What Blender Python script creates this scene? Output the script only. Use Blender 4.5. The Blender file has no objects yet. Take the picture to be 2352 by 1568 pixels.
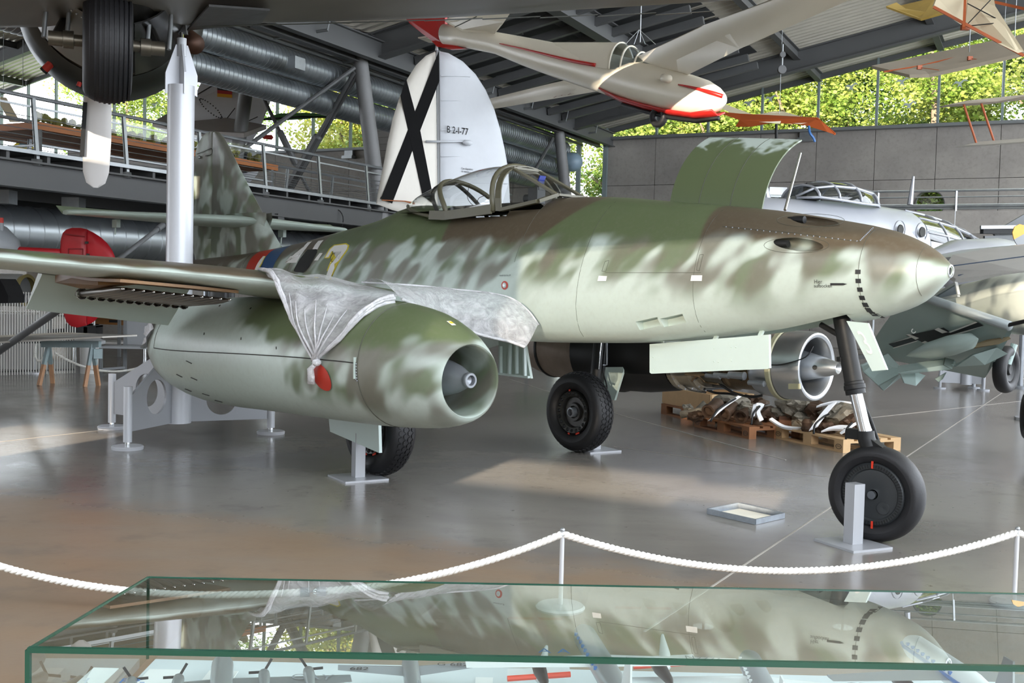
import bpy, bmesh, math, random
from mathutils import Vector, Matrix, noise as mnoise
R = random.Random(7)
PI = math.pi
scene = bpy.context.scene
COL = scene.collection

# ------------------------------------------------------------------ camera, sky, sun, exposure
F_PX, EYE, PITCH, ROLL = 2500.0, 1.66, -0.047, 0.025
cam_data = bpy.data.cameras.new('camera')
cam_data.sensor_width = 36.0
cam_data.lens = F_PX / 2352.0 * 36.0
cam_data.clip_start = 0.05
cam_data.clip_end = 400
cam = bpy.data.objects.new('camera', cam_data)
COL.objects.link(cam)
CAM_M = Matrix.Translation((0, 0, EYE)) @ Matrix.Rotation(PI / 2 + PITCH, 4, 'X') @ Matrix.Rotation(ROLL, 4, 'Z')
cam.matrix_world = CAM_M
scene.camera = cam

world = bpy.data.worlds.new('sky')
scene.world = world
world.use_nodes = True
wn = world.node_tree
bg = wn.nodes['Background']
bg.inputs['Color'].default_value = (0.86, 0.92, 1.0, 1)
bg.inputs['Strength'].default_value = 5.5

SUN_AZ, SUN_EL = math.radians(20), math.radians(10)
SUN_DIR = Vector((math.sin(SUN_AZ) * math.cos(SUN_EL), math.cos(SUN_AZ) * math.cos(SUN_EL), -math.sin(SUN_EL)))
sun_data = bpy.data.lights.new('sun', 'SUN')
sun_data.energy = 20.0
sun_data.angle = math.radians(0.22)
sun_data.color = (1.0, 0.86, 0.68)
sun = bpy.data.objects.new('sun', sun_data)
sun.rotation_euler = SUN_DIR.to_track_quat('-Z', 'Y').to_euler()
sun.location = (-20, -40, 30)
COL.objects.link(sun)

vs = scene.view_settings
scene.display_settings.display_device = 'sRGB'
vs.view_transform = 'Standard'
vs.look = 'None'
vs.gamma = 1.0
vs.use_curve_mapping = False
vs.exposure = 0.42
cy = scene.cycles
cy.use_denoising = True
cy.max_bounces = 8
cy.diffuse_bounces = 4
cy.glossy_bounces = 4
cy.transmission_bounces = 6
cy.transparent_max_bounces = 24
cy.caustics_reflective = False
cy.caustics_refractive = False
cy.sample_clamp_indirect = 6.0

# ------------------------------------------------------------------ pixel <-> place helpers (2352 x 1568 frame)
def ray(u, v):
    d = Vector(((u - 1176) / F_PX, -(v - 784) / F_PX, -1))
    return (CAM_M.to_3x3() @ d)
def at(u, v, y):
    d = ray(u, v)
    return Vector((0, 0, EYE)) + d * (y / d.y)
def ground(u, v, z=0.0):
    d = ray(u, v)
    return Vector((0, 0, EYE)) + d * ((z - EYE) / d.z)

# ------------------------------------------------------------------ mesh helpers
def lin(h):
    if isinstance(h, str):
        h = h.lstrip('#')
        c = [int(h[i:i + 2], 16) / 255 for i in (0, 2, 4)]
        return tuple((x / 12.92 if x <= 0.04045 else ((x + 0.055) / 1.055) ** 2.4) for x in c)
    return tuple(h)

class MB:
    def __init__(self, m=None):
        self.v, self.f, self.mi = [], [], []
        self.m = m
    def _p(self, p):
        p = Vector(p)
        return self.m @ p if self.m is not None else p
    def add(self, vs_, fs, mi=0):
        o = len(self.v)
        self.v += [self._p(p) for p in vs_]
        self.f += [[i + o for i in f] for f in fs]
        self.mi += [mi] * len(fs)
        return self
    def box(self, c, s, rot=None, mi=0):
        c = Vector(c); hx, hy, hz = s[0] / 2, s[1] / 2, s[2] / 2
        vs_ = [Vector((x, y, z)) for x in (-hx, hx) for y in (-hy, hy) for z in (-hz, hz)]
        if rot is not None:
            vs_ = [rot @ p for p in vs_]
        return self.add([p + c for p in vs_], [(0, 1, 3, 2), (4, 6, 7, 5), (0, 4, 5, 1), (2, 3, 7, 6), (0, 2, 6, 4), (1, 5, 7, 3)], mi)
    def bar(self, p0, p1, w, h, up=(0, 0, 1), mi=0):
        p0, p1 = Vector(p0), Vector(p1)
        d = (p1 - p0); L = d.length
        if L < 1e-6: return self
        d.normalize(); up = Vector(up)
        sx = d.cross(up)
        if sx.length < 1e-4: sx = d.cross(Vector((1, 0, 0)))
        sx.normalize(); u = sx.cross(d).normalized()
        vs_ = []
        for p in (p0, p1):
            vs_ += [p - sx * w / 2 - u * h / 2, p + sx * w / 2 - u * h / 2, p + sx * w / 2 + u * h / 2, p - sx * w / 2 + u * h / 2]
        return self.add(vs_, [(3, 2, 1, 0), (4, 5, 6, 7), (0, 1, 5, 4), (1, 2, 6, 5), (2, 3, 7, 6), (3, 0, 4, 7)], mi)
    def ibeam(self, p0, p1, w, h, tf=0.03, tw=0.02, up=(0, 0, 1), mi=0):
        p0, p1 = Vector(p0), Vector(p1)
        d = (p1 - p0).normalized(); up = Vector(up)
        sx = d.cross(up).normalized(); u = sx.cross(d).normalized()
        self.bar(p0 + u * (h - tf) / 2, p1 + u * (h - tf) / 2, w, tf, up, mi)
        self.bar(p0 - u * (h - tf) / 2, p1 - u * (h - tf) / 2, w, tf, up, mi)
        return self.bar(p0, p1, tw, h - 2 * tf, up, mi)
    def rings(self, rs, closed=True, cap0=True, cap1=True, mi=0):
        o = len(self.v); n = len(rs[0])
        for r in rs: self.v += [self._p(p) for p in r]
        m = n if closed else n - 1
        for i in range(len(rs) - 1):
            for j in range(m):
                a = o + i * n + j; b = o + i * n + (j + 1) % n
                self.f.append([a, b, b + n, a + n]); self.mi.append(mi)
        if closed and cap0: self.f.append([o + j for j in range(n)][::-1]); self.mi.append(mi)
        if closed and cap1: self.f.append([o + (len(rs) - 1) * n + j for j in range(n)]); self.mi.append(mi)
        return self
    def tube(self, pts, r, n=10, closed=False, mi=0, cap=True):
        pts = [Vector(p) for p in pts]
        rr = r if isinstance(r, (list, tuple)) else [r] * len(pts)
        rs = []; prev = None
        L = len(pts)
        for i, p in enumerate(pts):
            if closed: d = pts[(i + 1) % L] - pts[i - 1]
            else: d = pts[min(i + 1, L - 1)] - pts[max(i - 1, 0)]
            d.normalize()
            if prev is None:
                a = d.cross(Vector((0, 0, 1)))
                if a.length < 1e-3: a = d.cross(Vector((1, 0, 0)))
            else:
                a = prev - d * prev.dot(d)
            a.normalize(); prev = a
            b = d.cross(a)
            rs.append([p + a * math.cos(2 * PI * k / n) * rr[i] + b * math.sin(2 * PI * k / n) * rr[i] for k in range(n)])
        if closed:
            rs.append(rs[0])
            return self.rings(rs, True, False, False, mi)
        return self.rings(rs, True, cap, cap, mi)
    def cyl(self, p0, p1, r0, r1=None, n=16, mi=0):
        return self.tube([p0, p1], [r0, r0 if r1 is None else r1], n, mi=mi)
    def lathe(self, prof, o, ax, n=32, mi=0, a0=0.0, a1=2 * PI, cap=False):
        o = Vector(o); ax = Vector(ax).normalized()
        u = ax.cross(Vector((0, 0, 1)))
        if u.length < 1e-3: u = Vector((1, 0, 0))
        u.normalize(); w = ax.cross(u)
        full = abs(a1 - a0) > 2 * PI - 1e-4
        m = n if full else n + 1
        rs = []
        for (x, r) in prof:
            rs.append([o + ax * x + (u * math.cos(a0 + (a1 - a0) * k / n) + w * math.sin(a0 + (a1 - a0) * k / n)) * max(r, 1e-4) for k in range(m)])
        return self.rings(rs, full, cap, cap, mi)
    def sphere(self, c, r, n=12, m=8, sc=(1, 1, 1), mi=0, rot=None):
        rs = []
        for i in range(m + 1):
            t = PI * i / m
            ring = [Vector((math.sin(t) * math.cos(2 * PI * k / n) * sc[0], math.sin(t) * math.sin(2 * PI * k / n) * sc[1], math.cos(t) * sc[2])) * r for k in range(n)]
            if rot is not None: ring = [rot @ p for p in ring]
            rs.append([Vector(c) + p for p in ring])
        return self.rings(rs, True, False, False, mi)
    def prism(self, pts, off, mi=0):
        """closed planar polygon pts (3D) extruded by vector off"""
        pts = [Vector(p) for p in pts]; off = Vector(off); n = len(pts)
        self.add(pts + [p + off for p in pts], [list(range(n))[::-1], [i + n for i in range(n)]] + [[i, (i + 1) % n, (i + 1) % n + n, i + n] for i in range(n)], mi)
        return self
    def sheet(self, grid, th=None, mi=0):
        """grid[i][j] of points -> surface; th -> thickness along normal"""
        n, m = len(grid), len(grid[0])
        g = [[Vector(p) for p in r] for r in grid]
        def quads(o, flip):
            for i in range(n - 1):
                for j in range(m - 1):
                    a = o + i * m + j
                    q = [a, a + 1, a + m + 1, a + m]
                    self.f.append(q[::-1] if flip else q); self.mi.append(mi)
        o = len(self.v)
        self.v += [self._p(p) for r in g for p in r]
        quads(o, False)
        if th:
            o2 = len(self.v)
            for i in range(n):
                for j in range(m):
                    a = g[min(i + 1, n - 1)][j] - g[max(i - 1, 0)][j]
                    b = g[i][min(j + 1, m - 1)] - g[i][max(j - 1, 0)]
                    nn = a.cross(b)
                    if nn.length > 1e-9: nn.normalize()
                    self.v.append(self._p(g[i][j] + nn * th))
            quads(o2, True)
            edge = [i * m for i in range(n)] + [(n - 1) * m + j for j in range(1, m)] + [i * m + m - 1 for i in range(n - 2, -1, -1)] + [j for j in range(m - 2, 0, -1)]
            for k in range(len(edge)):
                a, b = edge[k], edge[(k + 1) % len(edge)]
                self.f.append([o + a, o + b, o2 + b, o2 + a]); self.mi.append(mi)
        return self
    def mesh(self, name, mats, smooth=None):
        me = bpy.data.meshes.new(name)
        me.from_pydata([tuple(p) for p in self.v], [], self.f)
        for m in (mats if isinstance(mats, (list, tuple)) else [mats]):
            me.materials.append(m)
        if any(self.mi): me.polygons.foreach_set('material_index', self.mi)
        me.validate(); 
        bm = bmesh.new(); bm.from_mesh(me)
        bmesh.ops.recalc_face_normals(bm, faces=bm.faces)
        bm.to_mesh(me); bm.free()
        if smooth is not None and smooth is not False:
            me.polygons.foreach_set('use_smooth', [True] * len(me.polygons))
            if smooth is not True:
                me.set_sharp_from_angle(angle=math.radians(smooth))
        me.update()
        return me
    def build(self, name, mats, parent=None, smooth=None):
        return link(name, self.mesh(name, mats, smooth), parent)

def link(name, me, parent=None):
    o = bpy.data.objects.new(name, me)
    COL.objects.link(o)
    if parent is not None: o.parent = parent
    return o
def tag(o, label=None, cat=None, group=None, kind=None):
    if label: o['label'] = label
    if cat: o['category'] = cat
    if group: o['group'] = group
    if kind: o['kind'] = kind
    return o
def empty(name, loc=(0, 0, 0), rz=0.0, label=None, cat=None, group=None):
    o = bpy.data.objects.new(name, None)
    o.empty_display_size = 0.2
    COL.objects.link(o)
    o.location = loc; o.rotation_euler = (0, 0, rz)
    return tag(o, label, cat, group)
def bake(o, f):
    """apply f to every vertex of the object's mesh"""
    for v in o.data.vertices: v.co = f(v.co)
    o.data.update()
def copy_tree(o, parent=None):
    c = o.copy(); COL.objects.link(c); c.parent = parent
    for ch in list(o.children): copy_tree(ch, c)
    return c
def lerp(a, b, t): return a + (b - a) * t
def interp(tab, x):
    if x <= tab[0][0]: return tab[0][1]
    for (x0, y0), (x1, y1) in zip(tab, tab[1:]):
        if x <= x1:
            t = (x - x0) / (x1 - x0)
            return y0 + (y1 - y0) * t
    return tab[-1][1]
def cinterp(tab, x):
    """smooth (Catmull-Rom / Hermite) table look-up"""
    n = len(tab)
    if x <= tab[0][0]: return tab[0][1]
    if x >= tab[-1][0]: return tab[-1][1]
    for i in range(n - 1):
        if x <= tab[i + 1][0]: break
    x0, y0 = tab[i]; x1, y1 = tab[i + 1]; h = x1 - x0
    def slope(k):
        if k == 0: return (tab[1][1] - tab[0][1]) / (tab[1][0] - tab[0][0])
        if k == n - 1: return (tab[-1][1] - tab[-2][1]) / (tab[-1][0] - tab[-2][0])
        return (tab[k + 1][1] - tab[k - 1][1]) / (tab[k + 1][0] - tab[k - 1][0])
    t = (x - x0) / h; m0, m1 = slope(i) * h, slope(i + 1) * h
    return (2 * t**3 - 3 * t**2 + 1) * y0 + (t**3 - 2 * t**2 + t) * m0 + (-2 * t**3 + 3 * t**2) * y1 + (t**3 - t**2) * m1
def spline(pts, k=6, closed=False):
    pts = [Vector(p) for p in pts]; out = []; n = len(pts)
    rng = n if closed else n - 1
    for i in range(rng):
        if closed: p0, p1, p2, p3 = pts[i - 1], pts[i], pts[(i + 1) % n], pts[(i + 2) % n]
        else: p0, p1, p2, p3 = pts[max(i - 1, 0)], pts[i], pts[i + 1], pts[min(i + 2, n - 1)]
        for j in range(k):
            t = j / k
            out.append(0.5 * ((2 * p1) + (p2 - p0) * t + (2 * p0 - 5 * p1 + 4 * p2 - p3) * t * t + (3 * p1 - p0 - 3 * p2 + p3) * t**3))
    if not closed: out.append(pts[-1])
    return out
def hang(p0, p1, sag, n=24):
    p0, p1 = Vector(p0), Vector(p1)
    return [p0.lerp(p1, i / n) - Vector((0, 0, sag * 4 * (i / n) * (1 - i / n))) for i in range(n + 1)]
def boolean(o, cutter, op='DIFFERENCE'):
    m = o.modifiers.new('cut', 'BOOLEAN'); m.operation = op; m.object = cutter; m.solver = 'EXACT'
    dg = bpy.context.evaluated_depsgraph_get()
    me = bpy.data.meshes.new_from_object(o.evaluated_get(dg))
    o.modifiers.remove(m)
    old = o.data; o.data = me; me.name = old.name
    bpy.data.objects.remove(cutter)
    return o
def text_mesh(body, size=1.0, extrude=0.0, align='LEFT', shear=0.0):
    cu = bpy.data.curves.new('lettering', 'FONT'); cu.body = body; cu.size = size; cu.extrude = extrude
    cu.align_x = align; cu.shear = shear; cu.resolution_u = 3
    o = bpy.data.objects.new('lettering', cu); COL.objects.link(o)
    dg = bpy.context.evaluated_depsgraph_get()
    me = bpy.data.meshes.new_from_object(o.evaluated_get(dg))
    bpy.data.objects.remove(o)
    return me

# ------------------------------------------------------------------ materials
class NT:
    """small shader expression helper"""
    def __init__(self, name):
        self.mat = bpy.data.materials.new(name); self.mat.use_nodes = True
        self.t = self.mat.node_tree; self.bsdf = self.t.nodes['Principled BSDF']; self.out = self.t.nodes['Material Output']
    def n(self, ty, **kw):
        nd = self.t.nodes.new(ty)
        for k, v in kw.items(): setattr(nd, k, v)
        return nd
    def put(self, sock, v):
        if hasattr(v, 'node'): self.t.links.new(v, sock)
        elif isinstance(v, (tuple, list)):
            sock.default_value = tuple(v) + ((1,) if len(v) == 3 and len(sock.default_value) == 4 else ())
        else: sock.default_value = v
    def math(self, op, a, b=0.0, c=0.0):
        nd = self.n('ShaderNodeMath', operation=op)
        self.put(nd.inputs[0], a); self.put(nd.inputs[1], b); self.put(nd.inputs[2], c)
        return nd.outputs[0]
    def mix(self, f, a, b):
        nd = self.n('ShaderNodeMix', data_type='RGBA')
        self.put(nd.inputs[0], f); self.put(nd.inputs[6], a); self.put(nd.inputs[7], b)
        return nd.outputs[2]
    def step(self, x, lo, hi):
        nd = self.n('ShaderNodeMapRange', interpolation_type='SMOOTHSTEP')
        self.put(nd.inputs[0], x); self.put(nd.inputs[1], lo); self.put(nd.inputs[2], hi)
        return nd.outputs[0]
    def coords(self, kind='Object'):
        return self.n('ShaderNodeTexCoord').outputs[kind]
    def pos(self):
        return self.n('ShaderNodeNewGeometry').outputs['Position']
    def xyz(self, v):
        nd = self.n('ShaderNodeSeparateXYZ'); self.put(nd.inputs[0], v); return nd.outputs
    def vec(self, x, y, z):
        nd = self.n('ShaderNodeCombineXYZ')
        for i, q in enumerate((x, y, z)): self.put(nd.inputs[i], q)
        return nd.outputs[0]
    def noise(self, v, scale, detail=3.0, rough=0.5, dist=0.0):
        nd = self.n('ShaderNodeTexNoise')
        if v is not None: self.put(nd.inputs['Vector'], v)
        self.put(nd.inputs['Scale'], scale); self.put(nd.inputs['Detail'], detail); self.put(nd.inputs['Roughness'], rough); self.put(nd.inputs['Distortion'], dist)
        return nd.outputs[0]
    def bump(self, h, dist=0.01, strength=1.0):
        nd = self.n('ShaderNodeBump'); self.put(nd.inputs['Height'], h); self.put(nd.inputs['Distance'], dist); self.put(nd.inputs['Strength'], strength)
        self.t.links.new(nd.outputs[0], self.bsdf.inputs['Normal'])
    def set(self, **kw):
        for k, v in kw.items(): self.put(self.bsdf.inputs[k.replace('_', ' ')], v)
        return self.mat

MATS = {}
def mat(name, col, rough=0.5, metal=0.0, var=0.08, vscale=3.0, bump=0.0, spec=0.5, coat=0.0):
    """plain painted / metal surface with a little procedural unevenness"""
    if name in MATS: return MATS[name]
    t = NT(name); c = lin(col)
    nz = t.noise(t.coords(), vscale, 4.0, 0.6)
    a = tuple(max(0, x * (1 - var * 2)) for x in c); b = tuple(min(1, x * (1 + var * 2)) for x in c)
    t.set(Base_Color=t.mix(nz, a, b), Metallic=metal, Roughness=t.math('MULTIPLY_ADD', nz, 0.12, rough - 0.06), Specular_IOR_Level=spec)
    if coat: t.set(Coat_Weight=coat, Coat_Roughness=0.1)
    if bump: t.bump(t.noise(t.coords(), vscale * 8, 4.0), bump)
    MATS[name] = t.mat
    return t.mat
def glass(name, tint=(0.92, 0.97, 0.95), refl=0.10, rough=0.02, haze=0.0, hcol=(0.8, 0.8, 0.8)):
    """thin pane: clear with a Fresnel reflection"""
    if name in MATS: return MATS[name]
    t = NT(name); nodes = t.t.nodes
    tr = t.n('ShaderNodeBsdfTransparent'); tr.inputs[0].default_value = tuple(tint) + (1,)
    gl = t.n('ShaderNodeBsdfGlossy'); gl.inputs['Roughness'].default_value = rough
    fr = t.n('ShaderNodeLayerWeight'); fr.inputs[0].default_value = 0.5
    f = t.math('MINIMUM', t.math('MULTIPLY_ADD', t.math('POWER', fr.outputs['Facing'], 5.0), 1.5, 0.06 + refl * 0.2), 1.0)
    base = tr.outputs[0]
    if haze:
        df = t.n('ShaderNodeBsdfDiffuse'); df.inputs[0].default_value = tuple(hcol) + (1,)
        mh = t.n('ShaderNodeMixShader'); mh.inputs[0].default_value = haze
        t.t.links.new(base, mh.inputs[1]); t.t.links.new(df.outputs[0], mh.inputs[2]); base = mh.outputs[0]
    mx = t.n('ShaderNodeMixShader'); t.put(mx.inputs[0], f)
    t.t.links.new(base, mx.inputs[1]); t.t.links.new(gl.outputs[0], mx.inputs[2])
    t.t.links.new(mx.outputs[0], t.out.inputs[0])
    MATS[name] = t.mat
    return t.mat
# ------------------------------------------------------------------ the hall: two bays meeting at a valley line
HV = Vector((3.26, 40.0, 0)); HA = Vector((0.438, 0.899, 0)); HB = Vector((0.899, -0.438, 0))
def hall(a, b, z=0.0): return HV + HA * a + HB * b + Vector((0, 0, z))
def roof_z(b):
    if b >= 0: return 7.65 + 0.2 * b
    return 7.65 + 0.2 * min(-b, 24) - 0.2 * max(-b - 24, 0)
A0, A1, B0, B1, LEDGE = -53.0, 0.0, -40.0, 26.0, 7.2

def concrete_mat(name, c1, c2, scale=0.7):
    t = NT(name); p = t.pos()
    n1 = t.noise(p, scale, 5.0, 0.6); n2 = t.noise(p, 9.0, 4.0, 0.65)
    c = t.mix(t.step(n1, 0.3, 0.7), lin(c1), lin(c2))
    c = t.mix(t.math('MULTIPLY', t.step(n2, 0.45, 0.75), 0.25), c, lin('#5c5a58'))
    t.set(Base_Color=c, Roughness=0.85); t.bump(n2, 0.004)
    return t.mat
M_CONC = concrete_mat('fair_faced_concrete', '#8a8580', '#9b968f')
M_STEEL = mat('grey_painted_steel', '#5b5c5c', 0.45, 0.0, 0.1, 2.0)
M_GALV = mat('galvanised_steel', '#9a9ea0', 0.35, 0.7, 0.12, 6.0)
M_GIRD = mat('dark_girder_paint', '#545555', 0.5, 0.0, 0.08, 1.5)
M_MULL = mat('window_mullion_paint', '#7f8b8c', 0.4, 0.2, 0.05)
M_DECK = mat('corrugated_roof_metal', '#c2bdaf', 0.5, 0.3, 0.1, 1.2)
M_PANE = glass('window_glass', (0.97, 0.99, 0.97), 0.02)

def floor_mat():
    t = NT('polished_concrete_floor'); p = t.pos(); x, y, z = t.xyz(p)
    n1 = t.noise(p, 0.35, 4.0, 0.55, 0.6); n2 = t.noise(p, 2.2, 6.0, 0.65); n3 = t.noise(p, 16.0, 4.0, 0.6)
    st = t.noise(t.vec(t.math('MULTIPLY', x, 0.7), t.math('MULTIPLY', y, 3.0), 0.0), 1.3, 5.0, 0.6)
    c = t.mix(t.step(n1, 0.35, 0.65), lin('#75706b'), lin('#8a867f'))
    # worn, unsealed brownish slab in front of the barrier
    edge = t.math('ADD', t.math('MULTIPLY_ADD', x, 0.42, y), t.math('MULTIPLY_ADD', n2, 1.2, -0.6))
    br = t.math('SUBTRACT', 1.0, t.step(edge, 6.3, 7.2))
    c = t.mix(t.math('MULTIPLY', br, t.math('MULTIPLY_ADD', st, 0.7, 0.35)), c, lin('#8c7359'))
    c = t.mix(t.math('MULTIPLY', t.step(n2, 0.52, 0.72), 0.35), c, lin('#5c5752'))
    c = t.mix(t.math('MULTIPLY', t.step(n3, 0.66, 0.74), 0.5), c, lin('#4a423a'))
    rg = t.math('MULTIPLY_ADD', n2, 0.16, 0.12)
    t.set(Base_Color=c, Roughness=t.math('MULTIPLY_ADD', br, 0.12, rg), Specular_IOR_Level=0.6)
    t.bump(n3, 0.0006)
    return t.mat
M_FLOOR = floor_mat()
fl = MB().add([hall(A0, B0), hall(A0, B1), hall(A1 + 1, B1), hall(A1 + 1, B0)], [(0, 1, 2, 3)]).build('floor', M_FLOOR)
tag(fl, kind='structure')
# cut joints between the floor slabs: fine filled grooves
M_JOINT = mat('joint_filler', '#a49e96', 0.6)
for p0, p1, w in (((2352, 868), (1480, 1450), 0.012), ((1440, 957), (1805, 1056), 0.018), ((0, 1014), (700, 935), 0.008), ((1410, 1025), (2040, 1115), 0.006), ((1990, 960), (2352, 920), 0.006), ((1170, 870), (1440, 957), 0.012)):
    q0, q1 = ground(*p0, 0.0015), ground(*p1, 0.0015)
    MB().bar(q0, q1, w, 0.003).build('slab_joint', M_JOINT, fl)

# --- far end wall: concrete panels under a glazed band, round windows in the panels
we = empty('wall_end', hall(0, 0)); tag(we, kind='structure')
ROT_B = Matrix((HB, HA, Vector((0, 0, 1)))).transposed().to_4x4()
def hb(b, z, a=0.0): return hall(a, b, z)
PW, JG = 1.88, 0.016
portholes = [(11.15, 4.75), (7.35, 4.75), (3.55, 4.75), (14.95, 4.75), (-8.0, 4.75), (-11.7, 4.75), (-15.5, 4.75), (-4.2, 4.75)]
PR = 0.45
rows = [(0.0, 2.35), (2.35, 4.0), (4.0, 5.55), (5.55, LEDGE)]
M_WELL = mat('porthole_reveal_paint', '#4b4a49', 0.6)
for k in range(-20, 12):
    b0, b1 = k * PW, (k + 1) * PW
    if -2.1 < b0 < -0.5: continue           # full height glazed slot beside the valley column
    for (z0, z1) in rows:
        m = MB()
        c = (hb(b0, z0) + hb(b1, z1)) / 2 + HA * 0.17
        m.box(c - Vector(we.location), (PW - JG, 0.3, z1 - z0 - JG), ROT_B.to_3x3())
        o = m.build('concrete_panel', M_CONC, we)
        for (pb, pz) in portholes:
            if b0 - PR < pb < b1 + PR and z0 - PR < pz < z1 + PR:
                cu = MB().cyl(hb(pb, pz) - HA * 0.6, hb(pb, pz) + HA * 0.9, PR, n=40).build('cutter', M_CONC)
                o.matrix_world = Matrix.Translation(we.location); bpy.context.view_layer.update()
                par = o.parent; o.parent = None; o.location = we.location; bpy.context.view_layer.update()
                boolean(o, cu); o.parent = par; o.location = (0, 0, 0)
L0 = Vector(we.location)
MB().box((hb(-3, LEDGE / 2, 0.37) - L0), (B1 - B0 + 20, 0.06, 0.02), ROT_B.to_3x3()).build('joint_backing', M_CONC, we)
# solid core behind the joints (split around the portholes and the slot)
core = MB()
def coreseg(b0, b1, z0, z1): core.box(hb((b0 + b1) / 2, (z0 + z1) / 2, 0.27) - L0, (b1 - b0, 0.08, z1 - z0), ROT_B.to_3x3())
coreseg(-38, -1.9, 0, 4.25); coreseg(0, 22.5, 0, 4.25); coreseg(-38, -1.9, 5.25, LEDGE - .02); coreseg(0, 22.5, 5.25, LEDGE - .02)
edges = sorted(p[0] for p in portholes)
for lo, hi in ((-38, -1.9), (0, 22.5)):
    x = lo
    for e in [q for q in edges if lo < q < hi]:
        coreseg(x, e - 0.5, 4.25, 5.25); x = e + 0.5
    coreseg(x, hi, 4.25, 5.25)
core.build('joint_filling', mat('joint_core_grey', '#85817c', 0.9), we)
for (pb, pz) in portholes:
    m = MB().lathe([(0.0, PR + 0.012), (0.0, PR - 0.02), (0.34, PR - 0.02), (0.34, PR + 0.012)], hb(pb, pz, 0.0) - L0 - HA * 0.004, HA, 40)
    m.build('porthole_frame', M_WELL, we, 40)
    MB().lathe([(0.0, 0.001), (0.0, PR - 0.03)], hb(pb, pz, 0.2) - L0, HA, 40).build('porthole_pane', M_PANE, we)
# ledge on top of the concrete
led = MB()
for b0, b1 in ((-38, -1.9), (0, 22.5)):
    led.box(hb((b0 + b1) / 2, LEDGE + 0.04, 0.1) - L0, (b1 - b0, 0.75, 0.1), ROT_B.to_3x3())
led.build('ledge', mat('ledge_sheet', '#767a7b', 0.45, 0.3), we)
# steel posts at the slot and wall end
sp = MB()
for b in (-1.95, -1.05, 0.0): sp.bar(hb(b, 0, -0.05) - L0, hb(b, 7.6, -0.05) - L0, 0.16, 0.12, HA)
sp.build('slot_post', M_MULL, we)
# bulkhead lamps on the wall
for px, py in ((1852, 322), (805, 362)):
    d = ray(px, py); k = (HV - Vector((0, 0, EYE))).dot(HA) / d.dot(HA); p = Vector((0, 0, EYE)) + d * k
    b = (p - HV).dot(HB)
    m = MB().box(hb(b, p.z, -0.14) - L0, (0.5, 0.28, 0.12), ROT_B.to_3x3()).box(hb(b, p.z + 0.18, -0.1) - L0, (0.4, 0.12, 0.25), ROT_B.to_3x3())
    m.build('bulkhead_lamp', M_GALV, we)
# --- window band: mullions and panes
wb = empty('window_1', hall(0, 0, LEDGE)); tag(wb, kind='structure')
L1 = Vector(wb.location)
def band(b0, b1, zb):
    z0, z1 = roof_z(b0) - 0.12, roof_z(b1) - 0.12
    MB().add([hb(b0, zb, 0.16) - L1, hb(b1, zb, 0.16) - L1, hb(b1, z1, 0.16) - L1, hb(b0, z0, 0.16) - L1], [(0, 1, 2, 3)]).build('window_pane', M_PANE, wb)
for k in range(-20, 12):
    b0, b1 = k * PW, (k + 1) * PW
    zb = 0.0 if -2.1 < b0 < -0.5 else LEDGE
    band(b0, b1, zb)
    MB().bar(hb(b0, LEDGE, 0.1) - L1, hb(b0, roof_z(b0), 0.1) - L1, 0.075, 0.14, HA).build('mullion', M_MULL, wb)
hd = MB()
for b0, b1 in ((-36, -24), (-24, 0), (0, 22)):
    hd.bar(hb(b0, roof_z(b0) - 0.12, 0.1) - L1, hb(b1, roof_z(b1) - 0.12, 0.1) - L1, 0.12, 0.18)
hd.build('head_rail', M_GIRD, wb)
# grey bird-of-prey stickers on the panes
M_STK = mat('grey_sticker', '#a9b5b0', 0.5)
for px, py in ((1720, 236), (1955, 198), (2072, 186), (1770, 225), (2205, 190), (1950, 140), (2088, 240), (240, 205), (355, 240)):
    d = ray(px, py); k = (HV + HA * 0.14 - Vector((0, 0, EYE))).dot(HA) / d.dot(HA); p = Vector((0, 0, EYE)) + d * k - L1
    s = 0.26
    pts = [(0, .1), (.5, .45), (1.0, .15), (.45, .2), (.15, -.15), (.3, -.7), (0, -.35), (-.3, -.55), (-.15, -.1), (-.6, -.05), (-.95, -.4), (-.5, .25)]
    MB().prism([p + HB * (x * s) + Vector((0, 0, y * s)) for x, y in pts], HA * 0.004).build('bird_sticker', M_STK, wb)

# --- other walls (behind and beside the camera); unseen side openings added to admit daylight
def wall_with_openings(name, P, u0, u1, top, openings, zmax):
    """vertical wall P(u, z) from u0 to u1 with rectangular openings (u0, u1, z0, z1); returns the structure object"""
    us = sorted({u0, u1} | {q for o in openings for q in o[:2] if u0 < q < u1} | {q for q in (0.0, -24.0) if u0 < q < u1 and top is roof_z})
    m = MB()
    for a_, b_ in zip(us, us[1:]):
        zs_ = sorted({0.0, zmax} | {q for o in openings if o[0] <= a_ and o[1] >= b_ for q in o[2:]})
        for z0, z1 in zip(zs_, zs_[1:]):
            mid = (z0 + z1) / 2
            if any(o[0] <= a_ and o[1] >= b_ and o[2] < mid < o[3] for o in openings): continue
            m.add([P(a_, z0), P(b_, z0), P(b_, z1), P(a_, z1)], [(0, 1, 2, 3)])
    o = m.build(name, M_CONC); tag(o, kind='structure'); return o
wall_with_openings('wall_right', lambda u, z: hall(u, B1, z), A0, A1, None, [(A0 + 1 + k * 6.4, A0 + 6.8 + k * 6.4, 1.2, 12.2) for k in range(8)], 13.2)
wall_with_openings('wall_left', lambda u, z: hall(u, B0, z), A0, A1, None, [(A0 + 1 + k * 6.4, A0 + 6.8 + k * 6.4, 1.2, 8.0) for k in range(8)], 9.6)
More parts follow.
